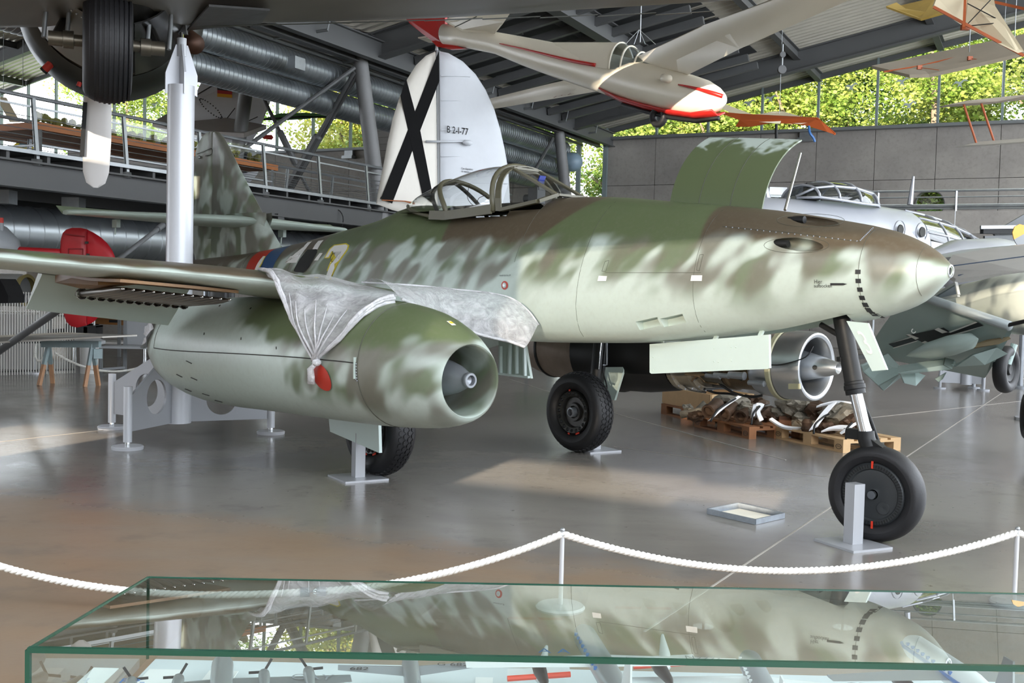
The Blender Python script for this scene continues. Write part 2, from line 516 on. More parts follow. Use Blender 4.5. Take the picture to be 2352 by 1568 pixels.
NEAR = [(12.6, 14.5, 4.23, 4.46), (13.1, 16.6, 5.2, 6.2), (6.8, 8.3, 3.95, 4.3), (10.9, 14.1, 8.9, 10.2), (7.9, 8.9, 8.3, 9.3), (6.5, 7.1, 7.6, 8.4), (16.7, 17.7, 6.55, 7.0), (13.6, 15.3, 4.28, 4.42)]  # unseen openings shaped so the sun lands on nose, floor, glider and rudder
wn_ = wall_with_openings('wall_near', lambda u, z: hall(A0, u, z), B0, B1, roof_z, NEAR, 13.2)
# unseen slats added in some openings to weaken the sun passing through
for i_, gap in ((1, 0.14), (3, 0.45), (4, 0.35), (5, 0.3), (6, 0.2)):
    b0_, b1_, z0_, z1_ = NEAR[i_]; z_ = z0_
    while z_ < z1_ - 0.01:
        MB().bar(hall(A0, b0_, z_ + 0.02 * (1 - gap)), hall(A0, b1_, z_ + 0.02 * (1 - gap)), 0.01, 0.04 * (1 - gap)).build('sun_dimming_slat', M_GALV, wn_)
        z_ += 0.04

# --- roof deck: corrugated sheet, ribs running down the slope
def deck(b0, b1, name):
    rs = []
    prof = []; a = A0
    pitch = 0.32
    while a < A1 + 0.6:
        for da, dz in ((0.0, 0.0), (0.11, 0.0), (0.15, 0.075), (0.28, 0.075)):
            prof.append((a + da, dz))
        a += pitch
    out = MB()
    for lo, hi in LIT:
        pr = [q for q in prof if lo <= q[0] <= hi]
        out.sheet([[hall(a, b0, roof_z(b0) + dz) for a, dz in pr], [hall(a, b1, roof_z(b1) + dz) for a, dz in pr]])
    return out
LIT = [(A0, -50.0), (-46.0, -44.0), (-40.0, 1)]      # gaps act as two unseen rooflights added for skylight behind the viewpoint
ce = empty('ceiling', hall(-26, 0, 7.65)); tag(ce, kind='structure')
C0 = Vector(ce.location)
for b0, b1 in ((0, B1), (-24, 0), (B0, -24)):
    m = deck(b0, b1, 'roof_deck'); m.v = [p - C0 for p in m.v]
    m.build('roof_deck', M_DECK, ce)
# girders down the slope at the column lines, purlins along the hall
def girder(a, b0, b1, w=0.3, h=0.62, drop=0.33, name='girder'):
    p0, p1 = hall(a, b0, roof_z(b0) - drop), hall(a, b1, roof_z(b1) - drop)
    return MB().ibeam(p0 - C0, p1 - C0, w, h, 0.035, 0.025).build(name, M_GIRD, ce)
for a in (-3.6, -15.4, -27.2, -39, -51):
    girder(a, 0, B1); girder(a, -24, 0); girder(a, B0, -24)
    for b in (1.6, -1.6):     # bolted splice plates
        MB().box(hall(a, b, roof_z(b) - 0.33) - C0, (0.5, 0.06, 0.4), ROT_B.to_3x3()).build('splice_plate', M_GIRD, ce)
for b in (3.78, 7.54, 11.3, 15.06, 18.8, -3.78, -7.54, -11.3, -15.06, -18.8, -22.6, -26.4, -30.2):
    p0, p1 = hall(A0, b, roof_z(b) - 0.16), hall(0, b, roof_z(b) - 0.16)
    MB().ibeam(p0 - C0, p1 - C0, 0.2, 0.28, 0.02, 0.015).build('purlin', M_GIRD, ce)
for b in (0.25, -0.25):
    MB().ibeam(hall(A0, b, 7.2) - C0, hall(0, b, 7.2) - C0, 0.2, 0.5, 0.03, 0.02).build('valley_beam', M_GIRD, ce)
MB().ibeam(hall(A0, 4.6, roof_z(4.6) - 0.5) - C0, hall(-3.6, 4.6, roof_z(4.6) - 0.5) - C0, 0.32, 0.5, 0.03, 0.02).build('crane_rail', M_GIRD, ce)
# closely spaced cross rails with dark panels between them
for k in range(9):
    a = -13.9 + k * 1.15
    MB().bar(hall(a, 0.3, roof_z(0.3) - 0.42) - C0, hall(a, 6.6, roof_z(6.6) - 0.42) - C0, 0.14, 0.2).build('cross_rail', M_STEEL, ce)
    if k < 8:
        m = MB().sheet([[hall(a + 0.15, 0.3, roof_z(0.3) - 0.06) - C0, hall(a + 1.0, 0.3, roof_z(0.3) - 0.06) - C0], [hall(a + 0.15, 6.6, roof_z(6.6) - 0.06) - C0, hall(a + 1.0, 6.6, roof_z(6.6) - 0.06) - C0]], 0.02)
        m.build('dark_roof_panel', mat('roof_panel_dark_grey', '#2f3132', 0.5), ce)
# sprinkler pipes with their hangers
M_PIPE = mat('sprinkler_pipe', '#6f7272', 0.4, 0.4)
for b, z in ((-0.75, 7.0), (-1.2, 7.15)):
    MB().tube([hall(A0, b, z) - C0, hall(-0.5, b, z) - C0], 0.07 if b < -1 else 0.05, 10).build('sprinkler_pipe', M_PIPE, ce)
for k in range(10):
    a = -26 + k * 2.6
    MB().tube([hall(a, -0.75, 7.0) - C0, hall(a + 0.3, 0.5, 7.15) - C0, hall(a + 0.4, 0.55, 7.6) - C0, hall(a + 0.4, 2.6, roof_z(2.6) - 0.1) - C0], 0.035, 8).build('sprinkler_branch', M_PIPE, ce)
# --- raking round columns under the valley, with tie rods
def strut_rods(base, top, side):
    pass
COLS = []; COLE = []
for i, (px0, py0, px1, py1, Y) in enumerate(((822, 92, 876, 520, 26.1), (1281, 272, 1302, 470, 36.7))):
    t0, t1 = at(px0, py0, Y), at(px1, py1, Y)
    dirv = (t1 - t0); k = (0 - t0.z) / dirv.z
    base = t0 + dirv * k
    e = empty('raking_column', base, 0, ['tall grey raking steel column in front of the window band beside the air ducts', 'grey raking steel column standing close to the glazed slot'][i], 'column', 'raking columns under the roof valley')
    top = t0 - base
    m = MB().cyl((0, 0, 0), top, 0.23, 0.17, 20); m.build('shaft', mat('column_grey', '#787878', 0.5, 0.0, 0.14, 1.2), e, 40)
    MB().cyl((0, 0, 0), (0, 0, 0.04), 0.42, n=20).build('base_plate', M_GIRD, e)
    MB().box(top + Vector((0, 0, 0.05)), (0.5, 0.45, 0.12)).cyl(top, top + Vector((0, 0, 0.5)), 0.05).build('head_plate', M_GIRD, e)
    COLS.append((base, t0)); COLE.append(e)
def rod(col, p0, p1, r, fat=None):
    p0, p1 = Vector(p0), Vector(p1); c0 = Vector(col.location)
    o = MB().tube([p0 - c0, p1 - c0], r, 8).build('brace_rod', M_STEEL, col)
    if fat:
        a, b, rr = fat; d = p0 - p1; q = p1 - c0
        MB().tube([q + d * a, q + d * (a + 0.01), q + d * (b - 0.01), q + d * b], [r, rr, rr, r], 10).build('sleeve', M_STEEL, o)
rod(COLE[0], at(815, 155, 25.9), at(480, 400, 25.0), 0.05)
rod(COLE[0], at(815, 165, 26.0), at(655, 445, 28.0), 0.055, (0.05, 0.5, 0.11))
rod(COLE[0], at(822, 170, 26.0), at(668, 440, 28.1), 0.04)
rod(COLE[0], at(600, 215, 29.0), at(720, 460, 29.5), 0.05, (0.33, 0.66, 0.09))
rod(COLE[1], at(1270, 318, 36.6), at(1225, 398, 34.5), 0.055)
e = empty('raking_column', at(546, 372, 29.5) * 1, 0, 'grey column tilting the other way behind the camouflaged fin', 'column', 'raking columns under the roof valley')
p_hi, p_lo = at(566, 205, 29.5), at(541, 380, 29.5)
dv = p_lo - p_hi; base = p_hi + dv * (-p_hi.z / dv.z); e.location = base
MB().cyl((0, 0, 0), p_hi - base, 0.19, 0.18, 20).build('shaft', mat('column_grey', '#787878', 0.5), e, 40)
MB().cyl((0, 0, 0), (0, 0, 0.04), 0.42, n=20).build('base_plate', M_GIRD, e)

# --- spiral ducts
def duct_mat():
    t = NT('spiral_duct_metal'); nz = t.noise(t.pos(), 1.1, 4.0, 0.6)
    t.set(Base_Color=t.mix(nz, lin('#7d8285'), lin('#aab0b3')), Metallic=0.85, Roughness=t.math('MULTIPLY_ADD', nz, 0.2, 0.24))
    return t.mat
M_DUCT = duct_mat()
def duct(p0, p1, r, label, pitch=0.14, end_cone=None):
    p0, p1 = Vector(p0), Vector(p1); ax = (p1 - p0); L = ax.length
    e = empty('air_duct', p0, 0, label, 'duct', 'spiral ventilation ducts')
    n = int(L / pitch); prof = []
    for k in range(n):
        x = k * pitch
        prof += [(x, r), (x + pitch * 0.86, r), (x + pitch * 0.9, r + 0.012), (x + pitch * 0.97, r + 0.012)]
    prof.append((L, r)); prof.append((L, 0.0))
    MB().lathe([(0.0, 0.0)] + prof, (0, 0, 0), ax, 28).build('shell', M_DUCT, e, 35)
    return e
def grille(e, u, v, Y, s=0.34):
    p = at(u, v, Y) - Vector(e.location)
    rot = ROT_B.to_3x3() @ Matrix.Rotation(PI / 2, 3, 'Z')
    m = MB().box(p, (0.36, 0.2, 0.26), rot); g = m.build('outlet_box', M_GALV, e)
    f = -HB
    for k in range(4):
        MB().box(p - HA * (0.05 - k * 0.07) * 1 - HB * 0.0 + f * 0.0 + (Vector((0, 0, 0.02)) - HB * 0.105), (0.03, 0.012, 0.15), rot).build('slot', mat('vent_black', '#141414', 0.6), g)
d1 = duct(hall(-32, -0.9, 6.64), hall(-1.9, -0.9, 6.64), 0.30, 'upper silver spiral duct running under the roof valley past the white rudder')
grille(d1, 681, 146, 23.9); grille(d1, 896, 212, 29.3); grille(d1, 1211, 325, 36.0)
duct(hall(-32, -1.3, 6.10), hall(-0.9, -1.3, 6.10), 0.30, 'second spiral duct hanging directly below the upper one')
duct(hall(-12.0, -1.3, 5.48), hall(-1.5, -1.3, 5.48), 0.30, 'third and shortest spiral duct, lowest of the stack by the far column')
e = empty('exhaust_cone', at(1318, 372, 38.5), 0, 'pale blue rounded cone at the end of the ducts by the glazed slot', 'duct')
MB().lathe([(-0.4, 0.0), (-0.4, 0.3), (-0.35, 0.34), (0, 0.34), (0.15, 0.3), (0.28, 0.15), (0.3, 0)], (0, 0, 0), HB, 24).build('cone', mat('pale_blue_shell', '#8499a6', 0.4), e, 40)
MB().lathe([(-0.42, 0.32), (-0.42, 0.38), (-0.3, 0.38), (-0.3, 0.32)], (0, 0, 0), HB, 24).build('rim', mat('dark_rim', '#2c2c2c', 0.5), e)
# ------------------------------------------------------------------ camouflaged twin-jet fighter
YAW = 0.7455
FW = Vector((math.sin(YAW), -math.cos(YAW), 0)); SB = Vector((-math.cos(YAW), -math.sin(YAW), 0))
FO = Vector((-0.2154, 10.397, 0))
jet = empty('jet_fighter', FO, YAW - PI / 2, 'mottled green and brown camouflaged twin-jet fighter with open nose hatch, white 3 on its side', 'aircraft')
def L(s, t, z): return Vector((s, -t, z))
def jw(s, t, z): return FO + FW * s + SB * t + Vector((0, 0, z))
JO = Vector((0, 0, EYE)) - FO
J_EYE = Vector((JO.dot(FW), -JO.dot(SB), EYE))
def jray(u, v):
    d = ray(u, v); return Vector((d.dot(FW), -d.dot(SB), d.z))
def onT(u, v, t):
    d = jray(u, v); k = (-t - J_EYE.y) / d.y; p = J_EYE + d * k; return p

TOP = [(-6.1, 1.97), (-5, 2.02), (-3.905, 2.098), (-3.128, 2.18), (-2.417, 2.278), (-1.762, 2.365), (-1.455, 2.43), (-1.16, 2.50), (-0.6, 2.48), (0.4, 2.485), (1.082, 2.488), (1.593, 2.465), (2.211, 2.402), (2.835, 2.336), (3.233, 2.288), (3.756, 2.2), (4.085, 2.131), (4.304, 2.045), (4.40, 1.985), (4.46, 1.935), (4.50, 1.895)]
BOT = [(-6.1, 1.84), (-5, 1.70), (-3.5, 1.50), (-2, 1.30), (-1, 1.22), (0, 1.205), (1.0, 1.215), (1.6, 1.238), (2.15, 1.27), (2.6, 1.312), (3.0, 1.358), (3.4, 1.408), (3.78, 1.482), (3.95, 1.516), (4.16, 1.576), (4.33, 1.655), (4.44, 1.755), (4.50, 1.815)]
WID = [(-6.1, 0.06), (-5, 0.2), (-3.5, 0.38), (-2, 0.56), (-1, 0.63), (0, 0.65), (1.0, 0.64), (1.6, 0.615), (2.2, 0.57), (2.835, 0.50), (3.233, 0.45), (3.756, 0.365), (4.085, 0.285), (4.304, 0.195), (4.40, 0.135), (4.46, 0.09), (4.50, 0.04)]
BODY = spline([(0, 0, 0), (.45, .002, 0), (.74, .02, 0), (.91, .085, 0), (.99, .2, 0), (1.0, .3, 0), (.965, .43, 0), (.88, .57, 0), (.745, .71, 0), (.56, .845, 0), (.33, .95, 0), (.14, .99, 0), (0, 1, 0)], 2)
NH = len(BODY)
def smooth01(x, a, b):
    t = min(1, max(0, (x - a) / (b - a))); return t * t * (3 - 2 * t)
def sect(s):
    zt, zb, w = cinterp(TOP, s), cinterp(BOT, s), cinterp(WID, s)
    k = 1 - smooth01(s, 1.8, 3.9)
    if s < -2: k *= 1 - 0.7 * smooth01(-s, 2, 5.5)
    out = []
    for i, p in enumerate(BODY):
        a = PI * i / (NH - 1)
        cx, cz = math.sin(a), (1 - math.cos(a)) / 2
        out.append((w * lerp(cx, p.x, k), zb + (zt - zb) * lerp(cz, p.y, k)))
    return out
def ysurf(s, z):
    sc = sect(s)
    for (y0, z0), (y1, z1) in zip(sc, sc[1:]):
        if z0 <= z <= z1 and z1 > z0: return y0 + (y1 - y0) * (z - z0) / (z1 - z0)
    return 0.0
def hit(u, v):
    """where the sight line through a pixel meets the starboard side of the fuselage -> (s, z)"""
    d = jray(u, v); prev = None
    for i in range(400):
        t = 1.0 - i * 0.0025
        k = (-t - J_EYE.y) / d.y; p = J_EYE + d * k
        ys = ysurf(p.x, p.z)
        if ys >= t and ys > 0: return p.x, p.z
    p = J_EYE + d * ((0 - J_EYE.y) / d.y)
    return p.x, p.z

# --- camouflage paint
C_GREEN, C_BROWN, C_PALE = lin('#5d694a'), lin('#594f40'), lin('#b9c6be')
def camo(name, kind):
    t = NT(name); co = t.coords(); x, y, z = t.xyz(co)
    sh = t.vec(t.math('MULTIPLY_ADD', z, -0.6 if kind != 'tail' else 0.0, x), t.math('MULTIPLY', y, 0.6), t.math('MULTIPLY', z, 0.7))
    nA = t.noise(sh, 3.9, 1.2, 0.5); 
    off = t.n('ShaderNodeVectorMath', operation='ADD'); t.put(off.inputs[0], sh); off.inputs[1].default_value = (7.3, 2.1, 4.4)
    nB = t.noise(off.outputs[0], 3.6, 1.2, 0.5)
    big = t.noise(co, 1.4, 2.0, 0.5)
    gm, bm_ = t.step(nA, 0.42, 0.58), t.step(nB, 0.45, 0.61)
    if kind == 'body':
        zb = t.math('MULTIPLY_ADD', t.math('MAXIMUM', t.math('SUBTRACT', x, 2.9), 0.0), -0.10, 2.08)
        zb = t.math('MULTIPLY_ADD', t.math('MAXIMUM', t.math('SUBTRACT', -1.5, x), 0.0), -0.06, zb)
        zz = t.math('ADD', z, t.math('MULTIPLY_ADD', nA, 0.28, -0.14))
        top = t.step(t.math('SUBTRACT', zz, zb), -0.05, 0.06)
        low = t.math('MULTIPLY_ADD', t.math('MAXIMUM', t.math('SUBTRACT', 0.0, x), 0.0), 0.0, 1.54)
        fade = t.step(t.math('ADD', z, t.math('MULTIPLY_ADD', big, 0.5, -0.25)), low, t.math('ADD', low, 0.26))
        # splinter pattern of the upper surface
        d = t.math('MULTIPLY_ADD', z, 0.9, x)
        d2 = t.math('MULTIPLY_ADD', z, 0.15, x)
        g1 = t.math('MULTIPLY', t.step(t.math('SUBTRACT', t.math('MULTIPLY_ADD', z, -1.2, x), -1.42), 0.0, 0.05), t.math('SUBTRACT', 1.0, t.step(d2, 3.06, 3.10)))
        g2 = t.math('MULTIPLY', t.step(x, -2.50, -2.45), t.math('SUBTRACT', 1.0, t.step(d2, 0.13, 0.17)))
        topc = t.mix(t.math('ADD', g1, g2), C_BROWN, C_GREEN)
    elif kind == 'wing':
        t_ = t.math('ABSOLUTE', y)
        zc = t.math('MULTIPLY_ADD', t_, 0.069, 1.50)
        wav = t.math('MULTIPLY_ADD', t.noise(t.vec(t.math('MULTIPLY', y, 1.0), 0.0, 0.0), 2.2, 1.0), 0.10, -0.05)
        top = t.step(t.math('SUBTRACT', t.math('SUBTRACT', z, zc), wav), -0.005, 0.03)
        fade = 0.0
        topc = t.mix(t.step(big, 0.47, 0.52), C_BROWN, C_GREEN)
    elif kind == 'tail':
        top = 0.0; fade = 1.0; topc = C_GREEN
    elif kind == 'nacelle':
        zz = t.math('ADD', z, t.math('MULTIPLY_ADD', nA, 0.35, -0.17))
        top = t.math('MULTIPLY', t.step(zz, 1.22, 1.32), t.step(x, -0.6, -0.2))
        front = t.math('MULTIPLY', t.step(t.math('ADD', x, t.math('MULTIPLY_ADD', big, 0.5, -0.25)), 0.25, 0.6), t.step(t.math('ADD', z, t.math('MULTIPLY', nB, 0.2)), 0.78, 1.0))
        rear = t.math('SUBTRACT', 1.0, t.step(x, -2.25, -1.85))
        fade = t.math('MAXIMUM', front, rear)
        topc = C_GREEN
    c = t.mix(t.math('MULTIPLY', gm, fade), C_PALE, t.mix(0.12, C_GREEN, C_PALE))
    c = t.mix(t.math('MULTIPLY', t.math('MULTIPLY', bm_, fade), 0.9), c, t.mix(0.15, C_BROWN, C_PALE))
    c = t.mix(top, c, topc)
    fine = t.noise(co, 26.0, 3.0)
    c = t.mix(t.math('MULTIPLY', t.step(fine, 0.4, 0.8), 0.10), c, lin('#8d8a80'))
    t.set(Base_Color=c, Roughness=t.math('MULTIPLY_ADD', fine, 0.12, 0.30), Specular_IOR_Level=0.5)
    t.bump(t.noise(co, 3.0, 2.0), 0.006)
    return t.mat
M_BODY, M_WING, M_TAIL, M_NAC = camo('camouflage_fuselage', 'body'), camo('camouflage_wing', 'wing'), camo('camouflage_tail', 'tail'), camo('camouflage_nacelle', 'nacelle')
M_PALE = mat('pale_blue_green_paint', '#b7c6be', 0.38, 0, 0.05, 2.0)
M_PALE2 = mat('door_pale_paint', '#c3d3cf', 0.35, 0, 0.03, 2.0)
M_BAY = mat('wheel_bay_interior', '#6f7a6c', 0.7, 0, 0.1)
M_DARK = mat('dark_recess', '#2b2a26', 0.7)
M_BLACK = mat('satin_black_paint', '#1a1b1c', 0.5, 0, 0.08, 3.0, 0.0, 0.35)
M_RUB = mat('tyre_rubber', '#17171a', 0.55, 0, 0.15, 8.0, 0.001)
M_CHROME = mat('polished_chrome', '#d9dcde', 0.08, 1.0, 0.02)
M_LINE = mat('panel_line_dark', '#4f5147', 0.7)
M_GREENP = mat('hatch_green', '#5c6b46', 0.4, 0, 0.06)
M_WHITE = mat('marking_white', '#e9e9e4', 0.4, 0, 0.02)
M_YEL = mat('marking_yellow', '#d8c63a', 0.4)
M_RED = mat('marking_red', '#b5301f', 0.4, 0, 0.05)
M_BLUE = mat('marking_blue', '#234b7a', 0.4, 0, 0.05)
M_MBLK = mat('marking_black', '#26282a', 0.5)
M_ALU = mat('bare_aluminium', '#b4b7ba', 0.3, 0.9, 0.08, 5.0)
M_GALU = mat('grey_cast_aluminium', '#8d9196', 0.4, 0.6, 0.1, 8.0)

# --- fuselage skin
st = []
s = -6.1
while s < 4.2: st.append(s); s += 0.15
st += [4.2, 4.26, 4.32, 4.37, 4.41, 4.445, 4.47, 4.488, 4.50]
rs = []
for s in st:
    sc = sect(s)
    rs.append([Vector((s, -y, z)) for y, z in sc] + [Vector((s, y, z)) for y, z in sc[-2:0:-1]])
for ds, k in ((4.50, 0.62), (4.40, 0.55)):          # muzzle-like hole in the nose tip
    c = Vector((ds, 0, 1.855))
    rs.append([c + Vector((0, (p.y) * k, (p.z - 1.855) * k)) for p in rs[len(st) - 1]])
fus = MB().rings(rs).build('fuselage', M_BODY, None, 50)
fus.location = (0, 0, 0)
def cutter(bm_): return bm_.build('cutter', M_DARK)
bpy.context.view_layer.update()
for (u, v), hl, hh, dp, tilt in (((1832, 561), 0.21, 0.046, 0.10, 0.02), ((1870, 507), 0.22, 0.045, 0.09, -0.05)):
    s, z = hit(u, v)
    for sg in (1, -1):
        rot = Matrix.Rotation(0.10, 3, 'Y') @ Matrix.Rotation(-sg * 0.16, 3, 'Z')
        y = ysurf(s, z)
        cu = MB().sphere(Vector((s, -sg * (y - 0.005), z)), 1.0, 28, 14, (hl, dp, hh), 0, rot)
        # the gun barrel end shows at the rear of the trough
        cu = cu.build('cutter', mat('gun_trough_olive', '#6d6a52', 0.5))
        boolean(fus, cu)
cu = cutter(MB().box((-0.02, 0, 2.45), (1.15, 0.66, 0.7))); boolean(fus, cu)
cu = cutter(MB().box((0.70, 0, 2.60), (0.5, 0.60, 0.46))); boolean(fus, cu)
cu = cutter(MB().box((3.02, 0, 1.30), (1.70, 0.36, 0.5))); boolean(fus, cu)
cu = cutter(MB().box((0.15, 0, 1.15), (1.5, 1.0, 0.34))); boolean(fus, cu)
for (u, v) in ((1490, 746), (1547, 739)):
    s, z = hit(u, v)
    y = ysurf(s, z)
    cu = MB().box((s, -y - 0.01, z + 0.01), (0.20, 0.13, 0.065), Matrix.Rotation(-0.22, 3, 'Y')).build('cutter', M_PALE); boolean(fus, cu)
fus.parent = jet
fus.data.polygons.foreach_set('use_smooth', [True] * len(fus.data.polygons)); fus.data.set_sharp_from_angle(angle=math.radians(38))
tag(fus)
for sg in (1, -1):
    for (u, v) in ((1790, 561), (1828, 506)):
        s, z = hit(u, v); y = ysurf(s, z) - 0.035
        MB().cyl((s - 0.08, -sg * y, z + 0.005), (s + 0.05, -sg * y, z + 0.005), 0.026, n=12).build('gun_muzzle', M_BLACK, jet, 40)
MB().lathe([(0, 0.0265), (0, 0.0)], (4.494, 0, 1.855), (1, 0, 0), 16).build('nose_camera_port', M_BLACK, jet)
MB().lathe([(-0.004, 0.036), (0.004, 0.043), (0.006, 0.034), (-0.02, 0.026)], (4.50, 0, 1.855), (1, 0, 0), 24).build('nose_ring', M_ALU, jet, 40)

# --- surface drawing helpers (all markings follow the skin)
def on_skin(s, z, off=0.004, side=1):
    return Vector((s, -side * (ysurf(s, z) + off), z))
def decal(name, polys, m, parent=None, off=0.004, step=0.03, px=True):
    """polys: list of pixel outlines; each is laid on the fuselage skin"""
    bm = bmesh.new()
    for poly in polys:
        n = len(poly); pts = []
        for i in range(n):
            p, q = poly[i], poly[(i + 1) % n]
            k = max(1, int(math.hypot(q[0] - p[0], q[1] - p[1]) / 14)) if px else 1
            for j in range(k): pts.append((p[0] + (q[0] - p[0]) * j / k, p[1] + (q[1] - p[1]) * j / k))
        sz = [hit(*p) for p in pts] if px else pts
        f = bm.faces.new([bm.verts.new((s, 0, z)) for s, z in sz])
    bmesh.ops.triangulate(bm, faces=bm.faces[:])
    for ax, key in (((1, 0, 0), 0), ((0, 0, 1), 2)):
        cs = [v.co[key] for v in bm.verts]; lo, hi = min(cs), max(cs)
        c = lo + step
        while c < hi:
            pl = [0, 0, 0]; pl[key] = c
            bmesh.ops.bisect_plane(bm, geom=bm.verts[:] + bm.edges[:] + bm.faces[:], plane_co=pl, plane_no=ax); c += step
    for v in bm.verts: v.co = on_skin(v.co.x, v.co.z, off)
    me = bpy.data.meshes.new(name); bm.to_mesh(me); bm.free(); me.materials.append(m)
    me.polygons.foreach_set('use_smooth', [True] * len(me.polygons))
    return link(name, me, parent or jet)
def skin_line(pts, r=0.0016, name='panel_line', m=None, px=True, sub=8, closed=False):
    sz = [hit(*p) for p in pts] if px else pts
    path = []
    for (a, b), (c, d) in zip(sz, sz[1:]):
        for j in range(sub): path.append((lerp(a, c, j / sub), lerp(b, d, j / sub)))
    path.append(sz[-1])
    return MB().tube([on_skin(a, b, 0.0005) for a, b in path], r, 5).build(name, m or M_LINE, jet)
def skin_ring(s, z0=None, z1=None, r=0.0016):
    zt, zb = cinterp(TOP, s), cinterp(BOT, s)
    z0 = z0 if z0 is not None else zb + 0.02; z1 = z1 if z1 is not None else zt - 0.004
    MB().tube([on_skin(s, lerp(z0, z1, i / 26), 0.0005) for i in range(27)], r, 5).build('panel_line', M_LINE, jet)
skin_ring(hit(1972, 645)[0]); skin_ring(2.80, 1.35); skin_ring(1.72, 1.3); skin_ring(0.95, 1.9, 2.4); skin_ring(hit(2105, 620)[0], None, None, 0.0012); skin_ring(-3.0); skin_ring(-4.3)
zz0 = hit(1390, 626)[1]
skin_line([(1390, 626), (1610, 626)]); skin_line([(1660, 520), (1830, 535), (1975, 555)], 0.002)
skin_line([(1390, 600), (1383, 623), (1392, 623), (1399, 598), (1390, 600)], 0.0018); skin_line([(1608, 585), (1600, 620), (1607, 622), (1616, 584), (1608, 585)], 0.0018)
# oval blast plates round the gun ports
for (u, v), ru, rv in (((1830, 563), 75, 18), ((1862, 506), 78, 15)):
    skin_line([(u + ru * math.cos(a), v + rv * math.sin(a)) for a in [2 * PI * k / 28 for k in range(29)]], 0.0016, sub=2)
# rivets along the hatch seam
rv_ = MB()
for k in range(22):
    s, z = hit(1668 + k * 14.3, 521 + k * 1.55); rv_.sphere(on_skin(s, z, 0.0), 0.006, 6, 4)
for k in range(12):
    s, z = hit(1976 + k * 2.6, 552 - k * 2.6); rv_.sphere(on_skin(s, z, 0.0), 0.006, 6, 4)
o = rv_.build('rivet_row', M_GALU, jet); o['kind'] = 'stuff'
# dashed ring behind the nose cap
for (u, v) in ((1971, 624), (1972, 645), (1976, 665), (1981, 684), (1988, 700), (1996, 712), (2006, 721), (2017, 725)):
    s, z = hit(u, v); a, b = 0.017, 0.018
    decal('dash_mark', [[(s - a, z - b * .8), (s + a, z - b * .8), (s + a, z + b * .8), (s - a, z + b * .8)]], M_MBLK, px=False)
# nationality cross in white outline, individual number, tail bands
for q in ([(655, 604), (668, 588), (689, 585), (708, 556), (718, 554), (692, 584), (682, 603)], [(718, 573), (732, 553), (744, 551), (730, 573)], [(722, 598), (735, 581), (742, 581), (731, 598)]): decal('cross_corner', [q], M_WHITE)
black = decal('black_tape_patch', [[(676, 622), (690, 595), (708, 573), (729, 572), (729, 580), (712, 612), (698, 626), (680, 624)]], M_BLACK, off=0.009)
three_o = [(745, 593), (757, 571), (768, 562), (796, 558), (803, 563), (800, 573), (781, 600), (771, 610), (772, 617), (757, 650), (742, 652), (756, 622), (751, 622), (758, 604), (768, 603), (781, 579), (765, 578), (757, 593)]
three_i = [(748, 592), (760, 572), (769, 564), (795, 561), (800, 564), (798, 572), (779, 599), (769, 606), (770, 615), (756, 648), (746, 649), (760, 620), (755, 620), (761, 606), (770, 605), (785, 577), (764, 576), (756, 590)]
decal('number_outline', [three_o], M_YEL, off=0.003); decal('number_three', [three_i], M_WHITE, off=0.006)
decal('number_outline', [[(720, 639), (723, 636), (732, 636), (730, 641)]], M_YEL)
def band_decal(s0, s1, m, name, zlo=1.6):
    o = MB(); g = []
    for i in range(5):
        s = lerp(s0, s1, i / 4); zt = cinterp(TOP, s)
        g.append([on_skin(s, lerp(zlo, zt - 0.0005, (j / 20) ** 0.8), 0.004) for j in range(21)] + [on_skin(s, lerp(zt - 0.0005, zlo, (j / 20) ** 1.25), 0.004, -1) for j in range(1, 21)])
    return o.sheet(g).build(name, m, jet, True)
sA, sB, sC = hit(573, 600)[0], hit(604, 600)[0], hit(634, 600)[0]
band_decal(sA, sB, M_RED, 'red_tail_band'); band_decal(sB, sC, M_BLUE, 'blue_tail_band')
decal('band_number_stroke', [[(586, 621), (596, 600), (606, 588), (611, 588), (602, 604), (593, 622)]], M_WHITE, off=0.008)
decal('band_number_edge', [[(593, 622), (602, 604), (611, 588), (612.5, 588), (604, 605), (595, 622)]], M_YEL, off=0.0085)
# white cover squares, service marks, stencils
for q in ([(1376, 633), (1395, 634), (1393, 645), (1373, 645)], [(1589, 632), (1614, 632), (1613, 645), (1587, 645)]): decal('white_sticker', [q], M_WHITE)
def ringpoly(cx, cy_, rx, ry, a0=0, a1=2 * PI, n=24): return [(cx + rx * math.cos(a0 + (a1 - a0) * k / n), cy_ + ry * math.sin(a0 + (a1 - a0) * k / n)) for k in range(n)]
decal('red_ring_mark', [ringpoly(1160, 655, 7.8, 10)], M_RED, off=0.003); decal('ring_centre', [ringpoly(1159.5, 655, 4.5, 6.2)], M_PALE, off=0.006)
decal('filler_screw', [ringpoly(1159, 655, 2.6, 3.2)], M_ALU, off=0.009)
decal('jacking_arrow', [[(1908, 650), (1938, 650), (1947, 652), (1938, 655), (1908, 655)]], M_MBLK)
def skin_text(body, u, v, hpx, name='stencil', m=None, wk=1.0):
    s0, z0 = hit(u, v); s1, z1 = hit(u + 40, v); sc = hpx / 262.0
    me = text_mesh(body, sc * 1.35)
    ds = (s1 - s0); dz = (z1 - z0)
    for q in me.vertices:
        s = s0 + q.co.x * wk; z = z0 + q.co.y + q.co.x * dz / ds
        q.co = on_skin(s, z, 0.005)
    me.materials.clear(); me.materials.append(m or M_MBLK)
    return link(name, me, jet)
skin_text('Hier', 1871, 651, 7.5, wk=0.8); skin_text('aufbocken', 1871, 660, 6.5, wk=0.9)
skin_text('Aussenbordanschluss 24V', 1148, 634, 4.2, wk=0.62)

